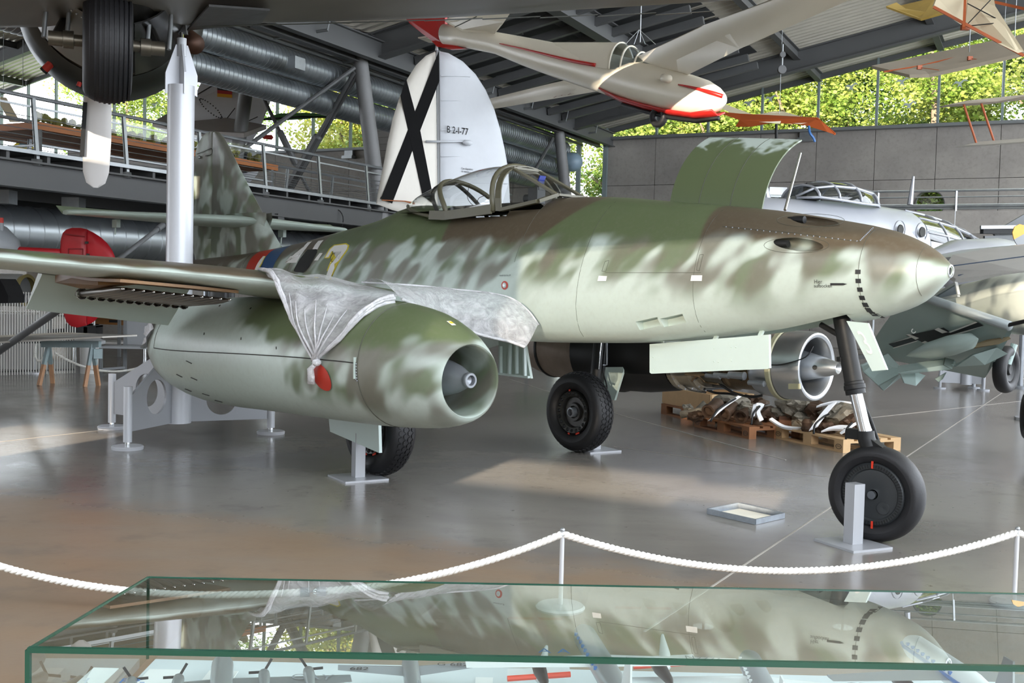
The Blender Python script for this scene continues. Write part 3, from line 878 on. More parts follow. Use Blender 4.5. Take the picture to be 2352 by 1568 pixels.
# --- canopy
CANT = [(-1.2, 2.505), (-1.0, 2.60), (-0.578, 2.715), (-0.212, 2.79), (0.05, 2.818), (0.348, 2.80), (0.5, 2.775)]
M_CANO = glass('canopy_perspex', (0.93, 0.94, 0.93), 0.1, 0.03)
M_FRAME = mat('canopy_frame_olive', '#5a5745', 0.4)
def can_base(s):   # base line half width and height
    return cinterp([(-1.2, 0.10), (-0.95, 0.26), (-0.5, 0.37), (0.0, 0.40), (0.6, 0.40), (1.06, 0.34)], s), cinterp([(-1.2, 2.50), (-0.9, 2.42), (-0.45, 2.345), (-0.2, 2.33), (0.47, 2.365), (0.6, 2.37), (1.1, 2.44)], s)
def can_arc(s, off=0.0, lean=0.0, zt=None, n=20):
    w, zb = can_base(s); zt = cinterp(CANT, s) if zt is None else zt
    pts = []
    for i in range(n + 1):
        a = PI * i / n
        y = math.cos(a); zq = math.sin(a) ** 0.72
        pts.append(Vector((s - lean * (1 - math.sin(a)), -(w + off) * y, zb + (zt - zb + off) * zq)))
    return pts
def can_patch(s0, s1, name, lean0=0.0, lean1=0.0, n=10):
    return MB().sheet([can_arc(lerp(s0, s1, i / n), 0, lerp(lean0, lean1, i / n)) for i in range(n + 1)]).build(name, M_CANO, jet, True)
can_patch(-1.16, -0.60, 'rear_canopy_glass', 0, -0.34); can_patch(-0.57, 0.33, 'hood_glass', -0.34, -0.13)
def hoop(s, lean, r, name, m=M_FRAME): MB().tube(can_arc(s, 0.006, lean), r, 8).build(name, m, jet, True)
hoop(-0.585, -0.34, 0.024, 'hood_rear_hoop'); hoop(0.34, -0.13, 0.026, 'hood_front_hoop')
for sd in (1, -1):      # sills
    pts = [Vector((s, -sd * can_base(s)[0], can_base(s)[1])) for s in [-1.18, -1.05, -0.9, -0.7, -0.45, -0.2, 0.1, 0.47]]
    g0 = [p + Vector((0, -sd * 0.012, 0.055)) for p in pts[4:]]; g1 = [p + Vector((0, -sd * 0.02, -0.03)) for p in pts[4:]]
    MB().sheet([g0, g1], 0.02).build('hood_sill', M_FRAME, jet)
    MB().tube(pts, 0.018, 6).build('canopy_sill_rail', M_FRAME, jet, True)
# windscreen: flat front pane, triangular quarter panes
apexL, apexR = Vector((0.45, -0.17, 2.77)), Vector((0.45, 0.17, 2.77))
footL, footR = Vector((1.03, -0.17, 2.50)), Vector((1.03, 0.17, 2.50))
def frame_bar(p, q, w=0.035): return MB().bar(p, q, w, 0.02)
MB().sheet([[apexL, apexR], [footL, footR]]).build('windscreen_glass', M_CANO, jet)
for sd, ap, ft in ((1, apexL, footL), (-1, apexR, footR)):
    sill = Vector((0.56, -sd * 0.40, 2.37)); sill2 = Vector((1.0, -sd * 0.37, 2.43))
    MB().add([ap, ft, sill2, sill], [(0, 1, 2, 3)]).build('quarter_glass', M_CANO, jet)
    m = frame_bar(ap, ft, 0.05); m.bar(sill, sill2, 0.05, 0.03); m.bar(ft, sill2, 0.06, 0.03)
    m.build('windscreen_frame', M_FRAME, jet)
    hp = [p for p in can_arc(0.40, 0.0, -0.11)]
    MB().sheet([[p for p in hp[:11]] if sd > 0 else hp[10:], ([Vector((p.x + 0.07, p.y * 0.99, p.z - 0.004)) for p in (hp[:11] if sd > 0 else hp[10:])])], 0.012).build('windscreen_arch', M_FRAME, jet)
frame_bar(apexL, apexR, 0.05).build('windscreen_frame', M_FRAME, jet); frame_bar(footL, footR, 0.06).build('windscreen_frame', M_FRAME, jet)
# armoured glass post and cockpit fittings
MB().tube(spline([onT(1153, 485, 0.3), onT(1172, 470, 0.25), onT(1169, 490, .25)], 4), 0.006, 6).build('cockpit_handle', M_DARK, jet)
g = MB().box((0.62, -0.02, 2.52), (0.12, 0.10, 0.14)).box((0.66, -0.02, 2.61), (0.05, 0.07, 0.08)).cyl((0.55, -0.02, 2.5), (0.48, -0.02, 2.5), 0.04).build('gunsight', mat('gunsight_grey', '#3a3d40', 0.5), jet)
MB().box((0.68, -0.02, 2.67), (0.012, 0.075, 0.06), Matrix.Rotation(0.5, 3, 'Y')).build('reflector_glass', mat('blue_reflector', '#22348a', 0.2), g)
arch = [Vector((-0.62 + 0.25 * (1 - abs(math.cos(a))), -0.3 * math.cos(a) * 1.05, 2.34 + 0.36 * math.sin(a) ** 0.8)) for a in [PI * k / 14 for k in range(15)]]
MB().tube([p + Vector((0.42 * (1 - math.sin(PI * k / 14)) - 0.2, 0, 0)) for k, p in enumerate(arch)], 0.02, 8).build('inner_hood_frame', M_DARK, jet)
MB().box((-0.50, 0, 2.24), (0.10, 0.42, 0.34), Matrix.Rotation(-0.25, 3, 'Y')).build('seat_headrest', M_DARK, jet)
MB().sheet([[Vector((s, -y, 2.475 if abs(y) < .2 else 2.40)) for y in (-.36, -.2, 0, .2, .36)] for s in (-1.0, -0.5, 0.1, 0.6)]).build('cockpit_coaming', M_DARK, jet)
MB().tube(spline([onT(1078, 425, 0), onT(1074, 455, 0), onT(1092, 474, 0), onT(1100, 455, 0), onT(1118, 448, 0)], 5), 0.003, 5).build('loose_cable', M_DARK, jet)

# --- open gun-bay hatch standing up over the nose, with its prop rod
g = []
for i in range(13):
    f = i / 12; a = lerp(-0.05, 1.15, f)
    yo, zo = 0.62 * (1 - math.cos(a)) , 0.64 * math.sin(a)
    row = []
    for j in range(9):
        s = lerp(2.13, 3.01, j / 8); zt = cinterp(TOP, s)
        row.append(Vector((s + 0.03 * f, 0.02 + yo + 0.10 * f, zt - 0.02 + zo)))
    g.append(row)
def hatch_mat():
    t = NT('hatch_paint'); x, y, z = t.xyz(t.coords()); nz = t.noise(t.coords(), 5.0, 2.0)
    f = t.step(t.math('ADD', t.math('MULTIPLY_ADD', x, 0.18, z), t.math('MULTIPLY_ADD', nz, 0.3, -0.15)), 3.29, 3.34)
    m2 = t.step(t.noise(t.coords(), 6.0, 2.0), 0.45, 0.6)
    c = t.mix(f, C_GREEN, t.mix(m2, C_PALE, C_GREEN))
    t.set(Base_Color=c, Roughness=0.4); return t.mat
MB().sheet(g, 0.012).build('gun_bay_hatch', hatch_mat(), jet, 40)
for j in (2.42, 2.72):
    MB().tube([Vector((r_[0].x + (j - 2.13), r_[0].y - 0.002, r_[0].z - (r_[0].z - r_[8].z) * (j - 2.13) / 0.88)) for r_ in g], 0.003, 5).build('hatch_seam', M_LINE, jet)
MB().cyl(onT(1803, 482, 0.05), onT(1838, 352, -0.42), 0.011, n=10).build('hatch_prop_rod', M_CHROME, jet, 40)

# --- wings
def le(t): return 1.15 - 0.334 * (t - 0.5)
def te(t): return -1.35 - 0.1 * (t - 0.5)
def zc(t): return cinterp([(0.3, 1.36), (0.7, 1.40), (1.5, 1.53), (2.6, 1.675), (4.2, 1.785), (6.25, 1.94)], t)
def foil(n=14, cut=1.0, th=0.11):
    up, lo = [], []
    for i in range(n + 1):
        x = cut * (1 - math.cos(PI / 2 * i / n)) if cut == 1.0 else cut * (i / n) ** 1.8
        y = 5 * th * (0.2969 * math.sqrt(x) - 0.126 * x - 0.3516 * x**2 + 0.2843 * x**3 - 0.1036 * x**4)
        up.append((x, y * 1.05)); lo.append((x, -y * 0.85))
    return up, lo
def wing_ring(t, sd, cut):
    up, lo = foil(14, cut); c = le(t) - te(t)
    th = lerp(1.0, 0.8, t / 6)
    return [Vector((le(t) - x * c, -sd * t, zc(t) + y * c * th)) for x, y in up[::-1]] + [Vector((le(t) - x * c, -sd * t, zc(t) + y * c * th)) for x, y in lo[1:]]
for sd in (1, -1):
    ts = [0.3, 0.7, 1.1, 1.5, 2.0, 2.4, 2.8, 3.2, 3.5, 3.75]
    MB().rings([wing_ring(t, sd, 0.745) for t in ts]).build('wing_inner', M_WING, jet, 40)
    ts = [3.75, 4.2, 4.7, 5.2, 5.7, 6.0, 6.15]
    w = MB().rings([wing_ring(t, sd, 1.0) for t in ts])
    w.build('wing_outer', M_WING, jet, 40)
    # lowered flap behind the nacelle
    for t0, t1 in ((2.56, 3.74), (0.75, 1.55)):
        r_ = []
        for t in (t0, t1):
            c = le(t) - te(t); h = Vector((le(t) - 0.745 * c, -sd * t, zc(t) - 0.035)); fc = 0.27 * c; dl = math.radians(42)
            cs, sn = math.cos(dl), math.sin(dl); ring = []
            for x, y in ((0, .045), (-.02, 0), (0, -.04), (.3, -.03), (1, -.003), (1, .003), (.3, .04)):
                ring.append(h + Vector((-(x * fc) * cs - y * sn * .6, 0, -(x * fc) * sn + y * cs)))
            r_.append(ring)
        MB().rings(r_).build('flap', M_PALE, jet)
    if sd == 1:
        # slat seams and hinge gaps on the underside
        for tt in (3.95,):
            MB().tube([Vector((le(tt) - x * (le(tt) - te(tt)), -tt, zc(tt) - 0.055 * (1 - x * .8) * (le(tt) - te(tt)) - 0.004)) for x in (0.2, 0.4, 0.6, 0.72)], 0.003, 5).build('panel_line', M_LINE, jet)
        m = MB()
        for k in range(8):
            t = lerp(3.76, 5.6, k / 7); c = le(t) - te(t)
        g = [[Vector((le(t) - x * (le(t) - te(t)), -t, zc(t) - (le(t) - te(t)) * 5 * 0.11 * 0.85 * lerp(1, .8, t / 6) * (0.2969 * math.sqrt(x) - 0.126 * x - 0.3516 * x**2 + 0.2843 * x**3 - 0.1036 * x**4) - 0.003)) for x in (0.70, 0.76)] for t in (3.78, 4.2, 4.8, 5.6)]
        MB().sheet(g).build('aileron_gap_strip', mat('camo_brown', '#5a5142', 0.4), jet)

# --- wing root fillet on the fuselage
def fil(t, k):
    up, lo = foil(14, 1.0, 0.11)
    return [Vector((le(0.6) + 0.10 * k - x * (2.5 + 0.10 * k), -t, 1.40 + y * (2.5 + .8 * k))) for x, y in up[::-1]] + [Vector((le(0.6) + 0.10 * k - x * (2.5 + .10 * k), -t, 1.40 + y * (2.5 + 0.4 * k))) for x, y in lo[1:]]
for sd in (1, -1):
    MB().rings([[Vector((p.x, p.y * sd, p.z)) for p in fil(t, k)] for t, k in ((0.42, 1.6), (0.55, 1.1), (0.64, 0.5), (0.72, 0.0))]).build('wing_root_fillet', M_BODY, jet, 40)

# --- starboard nacelle
NT_ = [(-2.55, 1.19), (-2.5, 1.25), (-2.38, 1.33), (-2.1, 1.43), (-1.54, 1.51), (-1.0, 1.54), (-0.47, 1.555), (0, 1.565), (0.6, 1.575), (1.2, 1.563), (1.5, 1.535), (1.73, 1.49), (1.95, 1.405), (2.07, 1.33), (2.115, 1.295), (2.13, 1.285)]
NB_ = [(-2.55, 0.96), (-2.5, 0.89), (-2.38, 0.775), (-2.1, 0.64), (-1.54, 0.56), (-1.0, 0.555), (-0.47, 0.573), (0.03, 0.588), (0.66, 0.605), (1.24, 0.625), (1.66, 0.655), (1.9, 0.685), (2.04, 0.722), (2.11, 0.752), (2.13, 0.775)]
NW_ = [(-2.55, 0.12), (-2.5, 0.19), (-2.38, 0.285), (-2.1, 0.385), (-1.54, 0.455), (-1.0, 0.48), (-0.47, 0.485), (0.03, 0.48), (0.9, 0.475), (1.4, 0.45), (1.7, 0.41), (1.9, 0.365), (2.04, 0.315), (2.11, 0.275), (2.13, 0.255)]
def nac_ring(s, tc, n=44):
    zt, zb, w = cinterp(NT_, s), cinterp(NB_, s), cinterp(NW_, s)
    return [Vector((s, -tc + w * math.sin(2 * PI * k / n), (zt + zb) / 2 + (zt - zb) / 2 * math.cos(2 * PI * k / n))) for k in range(n)]
NC = 2.05
ns = [-2.55, -2.53, -2.5, -2.45, -2.38, -2.28, -2.15, -2.0, -1.75, -1.5, -1.2, -0.9, -0.6, -0.3, 0, 0.3, 0.6, 0.9, 1.2, 1.4, 1.55, 1.7, 1.8, 1.9, 1.97, 2.04, 2.08, 2.11, 2.125, 2.13]
nr = [nac_ring(s, NC) for s in ns]
MB().rings(nr, True, True, False).build('engine_nacelle', M_NAC, jet, 60)
inr = []
for s, r in ((2.13, 0.254), (2.12, 0.246), (2.05, 0.244), (1.9, 0.25), (1.7, 0.262), (1.5, 0.27), (1.35, 0.27)):
    inr.append([Vector((s, -NC + r * math.sin(2 * PI * k / 44), 1.03 + r * math.cos(2 * PI * k / 44))) for k in range(44)])
MB().rings(inr, True, False, True).build('intake_duct', camo('intake_paint', 'nacelle'), jet, 60)
bul = MB().lathe([(1.35, 0.15), (1.6, 0.15), (1.75, 0.143), (1.88, 0.125), (1.98, 0.10), (2.05, 0.072), (2.085, 0.052), (2.095, 0.05), (2.105, 0.054), (2.13, 0.054), (2.136, 0.05), (2.136, 0.036), (2.10, 0.034), (2.08, 0.0)], L(0, NC, 1.035), (1, 0, 0), 32).build('intake_bullet', M_GALU, jet, 35)
for a in (0.4, 1.97, 3.54, 5.11):
    p = L(1.5, NC, 1.035); d = Vector((0, math.sin(a), math.cos(a)))
    MB().bar(p + d * 0.13, p + d * 0.27, 0.22, 0.03, (1, 0, 0)).build('intake_strut', M_GALU, jet)
def nac_skin(s, a, off=0.0015):
    zt, zb, w = cinterp(NT_, s), cinterp(NB_, s), cinterp(NW_, s)
    return Vector((s, -NC - (w + off) * math.sin(a), (zt + zb) / 2 + ((zt - zb) / 2 + off) * math.cos(a)))
MB().tube([nac_skin(1.42, lerp(0.05, 3.0, k / 30), 0.0) for k in range(31)], 0.0035, 6).build('panel_line', M_LINE, jet)
MB().tube([nac_skin(lerp(-1.95, 1.40, k / 30), 1.56 - 0.05 * (k / 30), 0.0) for k in range(31)], 0.0045, 6).build('cowl_gap', M_DARK, jet)
MB().tube([nac_skin(-1.95, lerp(1.56, 0.9, k / 12), 0.0) for k in range(13)], 0.002, 5).build('panel_line', M_LINE, jet)
m = MB()
for k in range(14):
    g_ = nac_skin(1.40 + 0.012 * (k % 2), 1.5 + 0.022 * k, 0.002); m.sphere(g_, 0.006, 6, 4)
o = m.build('cowl_latch_rivets', M_GALU, jet); o['kind'] = 'stuff'
MB().bar(nac_skin(1.40, 1.42, 0.006), nac_skin(1.40, 1.75, 0.006), 0.03, 0.008, (1, 0, 0)).build('cowl_latch', M_PALE, jet)
def nac_patch(s0, s1, a0, a1, m, name, off=0.005):
    return MB().sheet([[nac_skin(lerp(s0, s1, i / 6), lerp(a0, a1, j / 6), off) for j in range(7)] for i in range(7)]).build(name, m, jet, True)
def nac_hit(u, v):
    best = None; d = jray(u, v)
    for si in range(-270, 214, 3):
        s = si / 100
        for ai in range(0, 170):
            a = ai * 0.02
            p = nac_skin(s, a, 0) - J_EYE
            # distance of the skin point from the sight line
            e_ = p.cross(d).length / d.length
            if best is None or e_ < best[0]: best = (e_, s, a)
    return best[1], best[2]
# red oval mark under the knot, yellow label, small slots
so, ao = nac_hit(741, 866)
grid = []
for i in range(9):
    r = i / 8
    grid.append([nac_skin(so + 0.11 * r * math.cos(q * PI / 12) + 0.02 * r * math.sin(q * PI / 12), ao + 0.21 * r * math.sin(q * PI / 12), 0.005) for q in range(25)])
MB().sheet(grid).build('red_oval_mark', M_RED, jet, True)
s0_, a0_ = nac_hit(1030, 738); s1_, a1_ = nac_hit(1052, 745)
nac_patch(s0_, s1_, a0_ - 0.07, a0_ + 0.04, M_WHITE, 'warning_label', 0.003); nac_patch(s0_ + 0.01, s1_ - 0.02, a0_ - 0.06, a0_ + 0.02, M_YEL, 'warning_label_print', 0.005)
m = MB()
for u, v in ((434, 832), (412, 862), (446, 870), (433, 896), (474, 906), (503, 921), (468, 767), (553, 778), (633, 798), (505, 702), (574, 708)):
    s_, a_ = nac_hit(u, v); big = u in (434, 412, 446, 433, 474, 503)
    p, q = nac_skin(s_ - (0.05 if big else 0.004), a_ - (0.02 if big else 0.02), 0.001), nac_skin(s_ + (0.05 if big else 0.004), a_ + 0.02, 0.001)
    MB().bar(p, q, 0.014 if big else 0.008, 0.004).build('drain_slot', M_DARK, jet)

# --- rocket rack under the wing
rack = MB().sheet([[L(s, t, zc(t) - dz) for s, dz in ((-1.05, .045), (-.75, .06), (-.45, .075), (-.15, .08), (0.12, .08))] for t in (2.72, 3.1, 3.45, 3.66)], -0.022).build('rocket_rack', mat('varnished_wood', '#7a5a36', 0.5, 0, 0.2, 5.0), jet)
MB().prism([L(-1.15, 3.66, zc(3.66) - 0.12), L(-0.55, 3.68, zc(3.66) - 0.16), L(-0.28, 3.66, zc(3.66) - 0.13), L(0.1, 3.5, zc(3.6) - 0.10), L(-0.4, 3.62, zc(3.66) - 0.02), L(-1.15, 3.66, zc(3.66) - 0.06)], L(0, -0.08, 0)).build('rack_end_board', MATS['varnished_wood'], jet)
rp = [(-0.86, 0.012), (-0.82, 0.02), (-0.80, 0.0275), (-0.34, 0.0275), (-0.24, 0.028), (-0.14, 0.023), (-0.05, 0.013), (-0.012, 0.008), (0, 0.0)]
rk = MB().lathe(rp, (0, 0, 0), (1, 0, 0), 14)
for k in range(8):
    a = 2 * PI * k / 8; d = Vector((0, math.cos(a), math.sin(a)))
    rk.bar(Vector((-0.88, 0, 0)) + d * 0.02, Vector((-0.80, 0, 0)) + d * 0.045, 0.03, 0.003, d)
rk_me = rk.mesh('rocket', mat('rocket_steel', '#77736d', 0.35, 0.75, 0.15, 9.0), 35)
tip_me = MB().lathe([(-0.02, 0.0105), (-0.004, 0.010), (0.004, 0.006), (0.006, 0)], (0, 0, 0), (1, 0, 0), 12).mesh('rocket_fuze', M_CHROME, 40)
for k in range(12):
    f = k / 11; t = lerp(3.56, 2.76, f)
    r_ = link('rocket', rk_me, rack); r_.location = L(lerp(-0.05, 0.07, f), t, lerp(1.600, 1.532, f) - 0.0); r_.rotation_euler = (0.3 * k, -0.065, 0)
    tp = link('rocket_fuze', tip_me, rack); tp.location = r_.location; tp.rotation_euler = (0, -0.065, 0)

# --- tail
def fin_ring(z, s0, s1, w):
    pts = []
    for x, y in ((0, 0), (.04, .45), (.15, .85), (.35, 1), (.65, .72), (1, .12)): pts.append((x, y))
    c = s0 - s1
    return [Vector((s0 - x * c, -y * w, z)) for x, y in pts] + [Vector((s0 - x * c, y * w, z)) for x, y in pts[:0:-1]]
def fle(z): return cinterp([(1.9, -3.55), (2.14, -3.86), (2.6, -4.36), (3.0, -4.77), (3.46, -5.22), (3.58, -5.36), (3.65, -5.5), (3.68, -5.66)], z)
def fte(z): return cinterp([(1.9, -6.05), (2.2, -6.17), (2.8, -6.18), (3.3, -6.14), (3.46, -6.09), (3.58, -5.98), (3.65, -5.84), (3.68, -5.7)], z)
zs = [1.95, 2.2, 2.5, 2.8, 3.1, 3.3, 3.42, 3.5, 3.56, 3.61, 3.64, 3.665, 3.677]
HG = -5.62
MB().rings([fin_ring(z, fle(z), max(HG, fte(z)) if fle(z) > HG else HG, lerp(.10, .03, (z - 1.95) / 1.75)) for z in zs[:-2]]).build('tail_fin', M_TAIL, jet, 45)
MB().rings([fin_ring(z, HG - 0.008, fte(z), lerp(.05, .012, (z - 1.95) / 1.75)) for z in zs[:-2]] + [fin_ring(3.66, -5.55, -5.8, 0.01)]).build('rudder', M_TAIL, jet, 45)
MB().tube(spline([onT(452, 354, .03), onT(470, 347, .03), onT(486, 341, .03), onT(486, 354, .03), onT(472, 358, .03)], 3), 0.004, 5).build('rudder_balance_gap', M_DARK, jet)
MB().sphere(onT(458, 361, 0.03), 0.022, 8, 6).build('tail_light', M_ALU, jet)
for sd in (1, -1):
    r_ = []; r2 = []
    for t, a, b in ((0.03, -4.30, -5.62), (0.5, -4.52, -5.62), (1.0, -4.78, -5.62), (1.5, -5.03, -5.62), (1.8, -5.18, -5.61), (1.92, -5.28, -5.6), (1.97, -5.42, -5.58)):
        z = 2.44 + 0.01 * t; w = lerp(.075, .03, t / 2)
        pr = [(0, 0), (.04, .5), (.2, .95), (.45, 1), (1, .55)]
        r_.append([Vector((a - x * (a - b), -sd * t, z + y * w)) for x, y in pr] + [Vector((a - x * (a - b), -sd * t, z - y * w)) for x, y in pr[:0:-1]])
        e2 = lerp(-5.98, -5.80, t / 1.97)
        up = 0.09
        r2.append([Vector((b - .01, -sd * t, z + .5 * w)), Vector((b - .01, -sd * t, z - .5 * w)), Vector((e2, -sd * t, z + up - .004)), Vector((e2, -sd * t, z + up + .004))])
    MB().rings(r_).build('tailplane', M_WING if False else mat('tail_underside_grey', '#a7b5ab', 0.4), jet, 45)
    MB().rings(r2).build('elevator', mat('elevator_green_grey', '#7d8a6f', 0.4), jet)
    MB().rings([[Vector((a + lerp(-4.15, -5.7, q / 8), -sd * (0.04 + 0.10 * math.sin(PI * min(1, q / 6.0)) * (1 - k2 / 3)), 2.44 + dz * (1 if q < 8 else .6))) for q in range(9)] for k2, (dz, a) in enumerate(((0.10, 0.0), (0.03, 0.02), (-0.10, -.05), (-0.2, -.2)))], False).build('tail_fillet', M_TAIL, jet, True)
    p = L(-5.85, sd * 1.2, 2.44); MB().box(p + Vector((0, 0, -0.06)), (0.14, 0.05, 0.1)).cyl(p + Vector((-.02, 0, -.1)), p + Vector((-.03, 0, -.2)), 0.01, n=8).build('elevator_balance', M_PALE, jet)

# --- undercarriage
def tyre_profile(R, w, rr, n=18):
    """cross-section of a balloon tyre from bead to bead: (axial, radius)"""
    pts = []
    hh = (R - rr) / 2; c = (R + rr) / 2
    for k in range(n + 1):
        a = PI * (-0.5) + PI * k / n * 1.0
        pts.append((w / 2 * math.sin(a) * 1.0, c + hh * (abs(math.cos(a)) ** 0.75) * 1.0))
    lo = [(w / 2 * math.sin(PI * (0.5 - k / 6)), c - hh * abs(math.cos(PI * (0.5 - k / 6))) ** 0.8) for k in range(1, 6)]
    return pts + lo + [pts[0]]
def hex_tread(m, c, R, w, ax, rows=4, n=46):
    """raised hexagonal tread blocks round the tyre crown"""
    hh = 0.0
    hw = w * 0.62 / rows
    for r in range(rows):
        xo = (r - (rows - 1) / 2) * hw
        for k in range(n):
            th = 2 * PI * (k + 0.5 * (r % 2)) / n; da = PI / n * 0.86
            ring0, ring1 = [], []
            for q in range(6):
                qa = PI / 3 * q
                th2 = th + da * 1.05 * math.cos(qa) * 0.98; x2 = xo + hw * 0.54 * math.sin(qa)
                k2 = math.sqrt(max(0.05, 1 - (2 * x2 / w) ** 2)) ** 0.75
                for lst, dr in ((ring0, -0.01), (ring1, 0.008)):
                    rr = R * 0.73 + (R * 0.27) * k2 + dr
                    lst.append((x2, th2, rr))
            def P(q): x2, t2, rr = q; return c + ax * x2 + Vector((math.cos(t2), 0, math.sin(t2))) * rr
            v0 = [P(q) for q in ring0]; v1 = [P(q) for q in ring1]
            m.add(v0 + v1, [[6, 7, 8, 9, 10, 11]] + [[i, (i + 1) % 6, (i + 1) % 6 + 6, i + 6] for i in range(6)])
AXY = Vector((0, 1, 0))
for sd in (1, -1):
    c = L(0, sd * 1.27, 0.42); out = Vector((0, -1, 0)); 
    w = MB().lathe(tyre_profile(0.412, 0.27, 0.21), c, AXY, 48).build('main_wheel', M_RUB, jet, 60)
    tm = MB(); hex_tread(tm, c, 0.412, 0.27, AXY); o = tm.build('tread_blocks', M_RUB, w); o['kind'] = 'stuff'
    for fs in (1, -1):     # hub on both faces
        o_ = c + Vector((0, fs * 0.06, 0)); ax = Vector((0, fs, 0))
        MB().lathe([(0, 0.0), (0, 0.06), (0.03, 0.065), (0.03, 0.09), (0.0, 0.10), (0.0, 0.15), (0.035, 0.165), (0.05, 0.20), (0.055, 0.215), (0.02, 0.225)], o_, ax, 32).build('wheel_hub', mat('hub_dark_metal', '#4a4947', 0.35, 0.7, 0.2, 20), w, 40)
        MB().lathe([(0, 0.055), (0.075, 0.05), (0.08, 0.035), (0.03, 0.03), (0.03, 0)], o_, ax, 20).build('hub_nut', M_GALU, w, 40)
        b = MB()
        for k in range(20):
            a = 2 * PI * k / 20; b.sphere(o_ + Vector((math.cos(a) * 0.195, fs * 0.045, math.sin(a) * 0.195)), 0.02, 8, 6)
        q = b.build('rim_lugs', M_BLACK, w); q['kind'] = 'stuff'
        for a, sz in ((1.75, .02), (4.55, .025), (5.1, .05)):
            MB().box(o_ + Vector((math.cos(a) * 0.228, fs * 0.052, math.sin(a) * 0.228)), (sz, 0.006, 0.016), Matrix.Rotation(-a + PI / 2, 3, 'Y')).build('red_slip_mark', mat('slip_mark_red', '#d8381f', 0.5), w)
    # leg beside the wheel on its inner side
    lt = sd * 1.0
    MB().cyl(L(0.02, sd * 1.49, 0.62), L(0.0, sd * 1.60, 1.48), 0.075, n=20).build('main_leg', M_BLACK, jet, 40)
    MB().tube([L(0.0, sd * 1.49, 0.62), L(-0.02, sd * 1.48, 0.48), L(0, sd * 1.38, 0.43)], [0.06, 0.06, 0.05], 14).build('axle_fork', M_BLACK, jet, 40)
    MB().cyl(L(0.02, sd * 1.485, 0.54), L(0.02, sd * 1.49, 0.63), 0.05, n=18).build('oleo_piston', M_CHROME, jet, 40)
    MB().tube(spline([L(.10, sd * 1.54, 1.2), L(.11, sd * 1.5, .85), L(.22, sd * 1.44, .66), L(.12, sd * 1.42, .45)], 5), 0.009, 6).build('brake_hose', M_BLACK, jet, True)
    MB().cyl(L(.08, sd * 1.50, 1.30), L(.08, sd * 1.46, .86), 0.006, n=8).build('brake_pipe', M_CHROME, jet)
    # leg door hanging outboard
    if sd == -1:
        pts = [onT(u, v, -1.66) for u, v in ((1388, 770), (1418, 770), (1432, 850), (1411, 919), (1398, 916), (1386, 880))]
        pts = [p + Vector((0, 0, 0)) for p in pts]
        MB().prism(pts, (0, 0.03, 0)).build('leg_door', M_PALE, jet)
        MB().tube([onT(1394, 770, -1.40), onT(1394, 838, -1.40), onT(1385, 838, -1.35)], 0.008, 6).build('door_link', M_GALU, jet)
    else:
        pts = [onT(u, v, 1.55) for u, v in ((752, 930), (868, 930), (871, 1040), (758, 991))]
        MB().prism(pts, (0, 0.03, 0)).build('leg_door', M_PALE2, jet)
# inner main doors hanging from the belly
pts = [onT(u, v, 0.1) for u, v in ((1145, 780), (1205, 790), (1219, 869), (1145, 860))]
dr = MB().prism(pts, (0, 0.03, 0)).build('inner_wheel_door', M_PALE, jet)
for u0, v0, u1, v1 in ((1150, 795, 1150, 858), (1172, 790, 1170, 862), (1187, 792, 1187, 858), (1147, 858, 1215, 866), (1204, 790, 1206, 866)):
    MB().bar(onT(u0, v0, .13), onT(u1, v1, .13), 0.02, 0.03, (0, 1, 0)).build('door_stiffener', M_PALE2, dr)
# nose gear
nw = MB().lathe(tyre_profile(0.33, 0.19, 0.20, 20), (0, 0, 0), AXY, 56).build('nose_wheel', M_RUB, jet, 60)
nw.location = L(4.045, 0.0, 0.33); nw.rotation_euler = (0, 0, 0.16)
for fs in (1, -1):
    MB().lathe([(0.05, 0.0), (0.05, 0.03), (0.065, 0.034), (0.068, 0.05), (0.07, 0.15), (0.066, 0.168), (0.078, 0.178), (0.08, 0.205), (0.06, 0.225)], (0, 0, 0), (0, fs, 0), 40).build('wheel_disc', mat('wheel_disc_grey', '#35383a', 0.4, 0.2), nw, 40)
    b = MB()
    for k in range(64):
        a = 2 * PI * k / 64; d = Vector((math.cos(a), 0, math.sin(a)))
        b.bar(d * 0.182 + Vector((0, fs * 0.08, 0)), d * 0.206 + Vector((0, fs * 0.08, 0)), 0.007, 0.008, (0, 1, 0))
    q = b.build('rim_teeth', M_BLACK, nw); q['kind'] = 'stuff'
    for a in (1.6, 4.75):
        MB().box((math.cos(a) * 0.205, fs * 0.084, math.sin(a) * 0.205), (0.014, 0.006, 0.05)).build('red_slip_mark', MATS['slip_mark_red'], nw)
    MB().lathe([(0.072, 0.0), (0.076, 0.012), (0.076, 0.042), (0.07, 0.045)], (0.075, 0, -0.085), (0, fs, 0), 24).build('cover_plate', MATS['wheel_disc_grey'], nw, 40)
    MB().lathe([(0.05, 0.03), (0.10, 0.028), (0.10, 0.0)], (0, 0, 0), (0, fs, 0), 20).build('axle_end', M_CHROME, nw, 40)
lg0, lg1, lg2, lg3 = onT(1936, 742, 0), onT(1966, 905, 0), onT(1990, 1006, 0), onT(1998, 1030, 0)
MB().tube([lg0 + Vector((-0.03, 0, .12)), lg0.lerp(lg1, .5), lg0.lerp(lg1, .82), lg0.lerp(lg1, .83), lg1], [0.062, 0.062, 0.062, 0.068, 0.068], 24).build('nose_leg', M_BLACK, jet, 40)
MB().tube([lg0.lerp(lg1, .86), lg0.lerp(lg1, .87), lg0.lerp(lg1, .93), lg0.lerp(lg1, .94)], [.066, .074, .074, .066], 24).build('leg_collar', M_BLACK, jet, 40)
MB().cyl(lg1 - Vector((0, 0, .0)), lg2, 0.044, n=24).build('nose_oleo', M_CHROME, jet, 60)
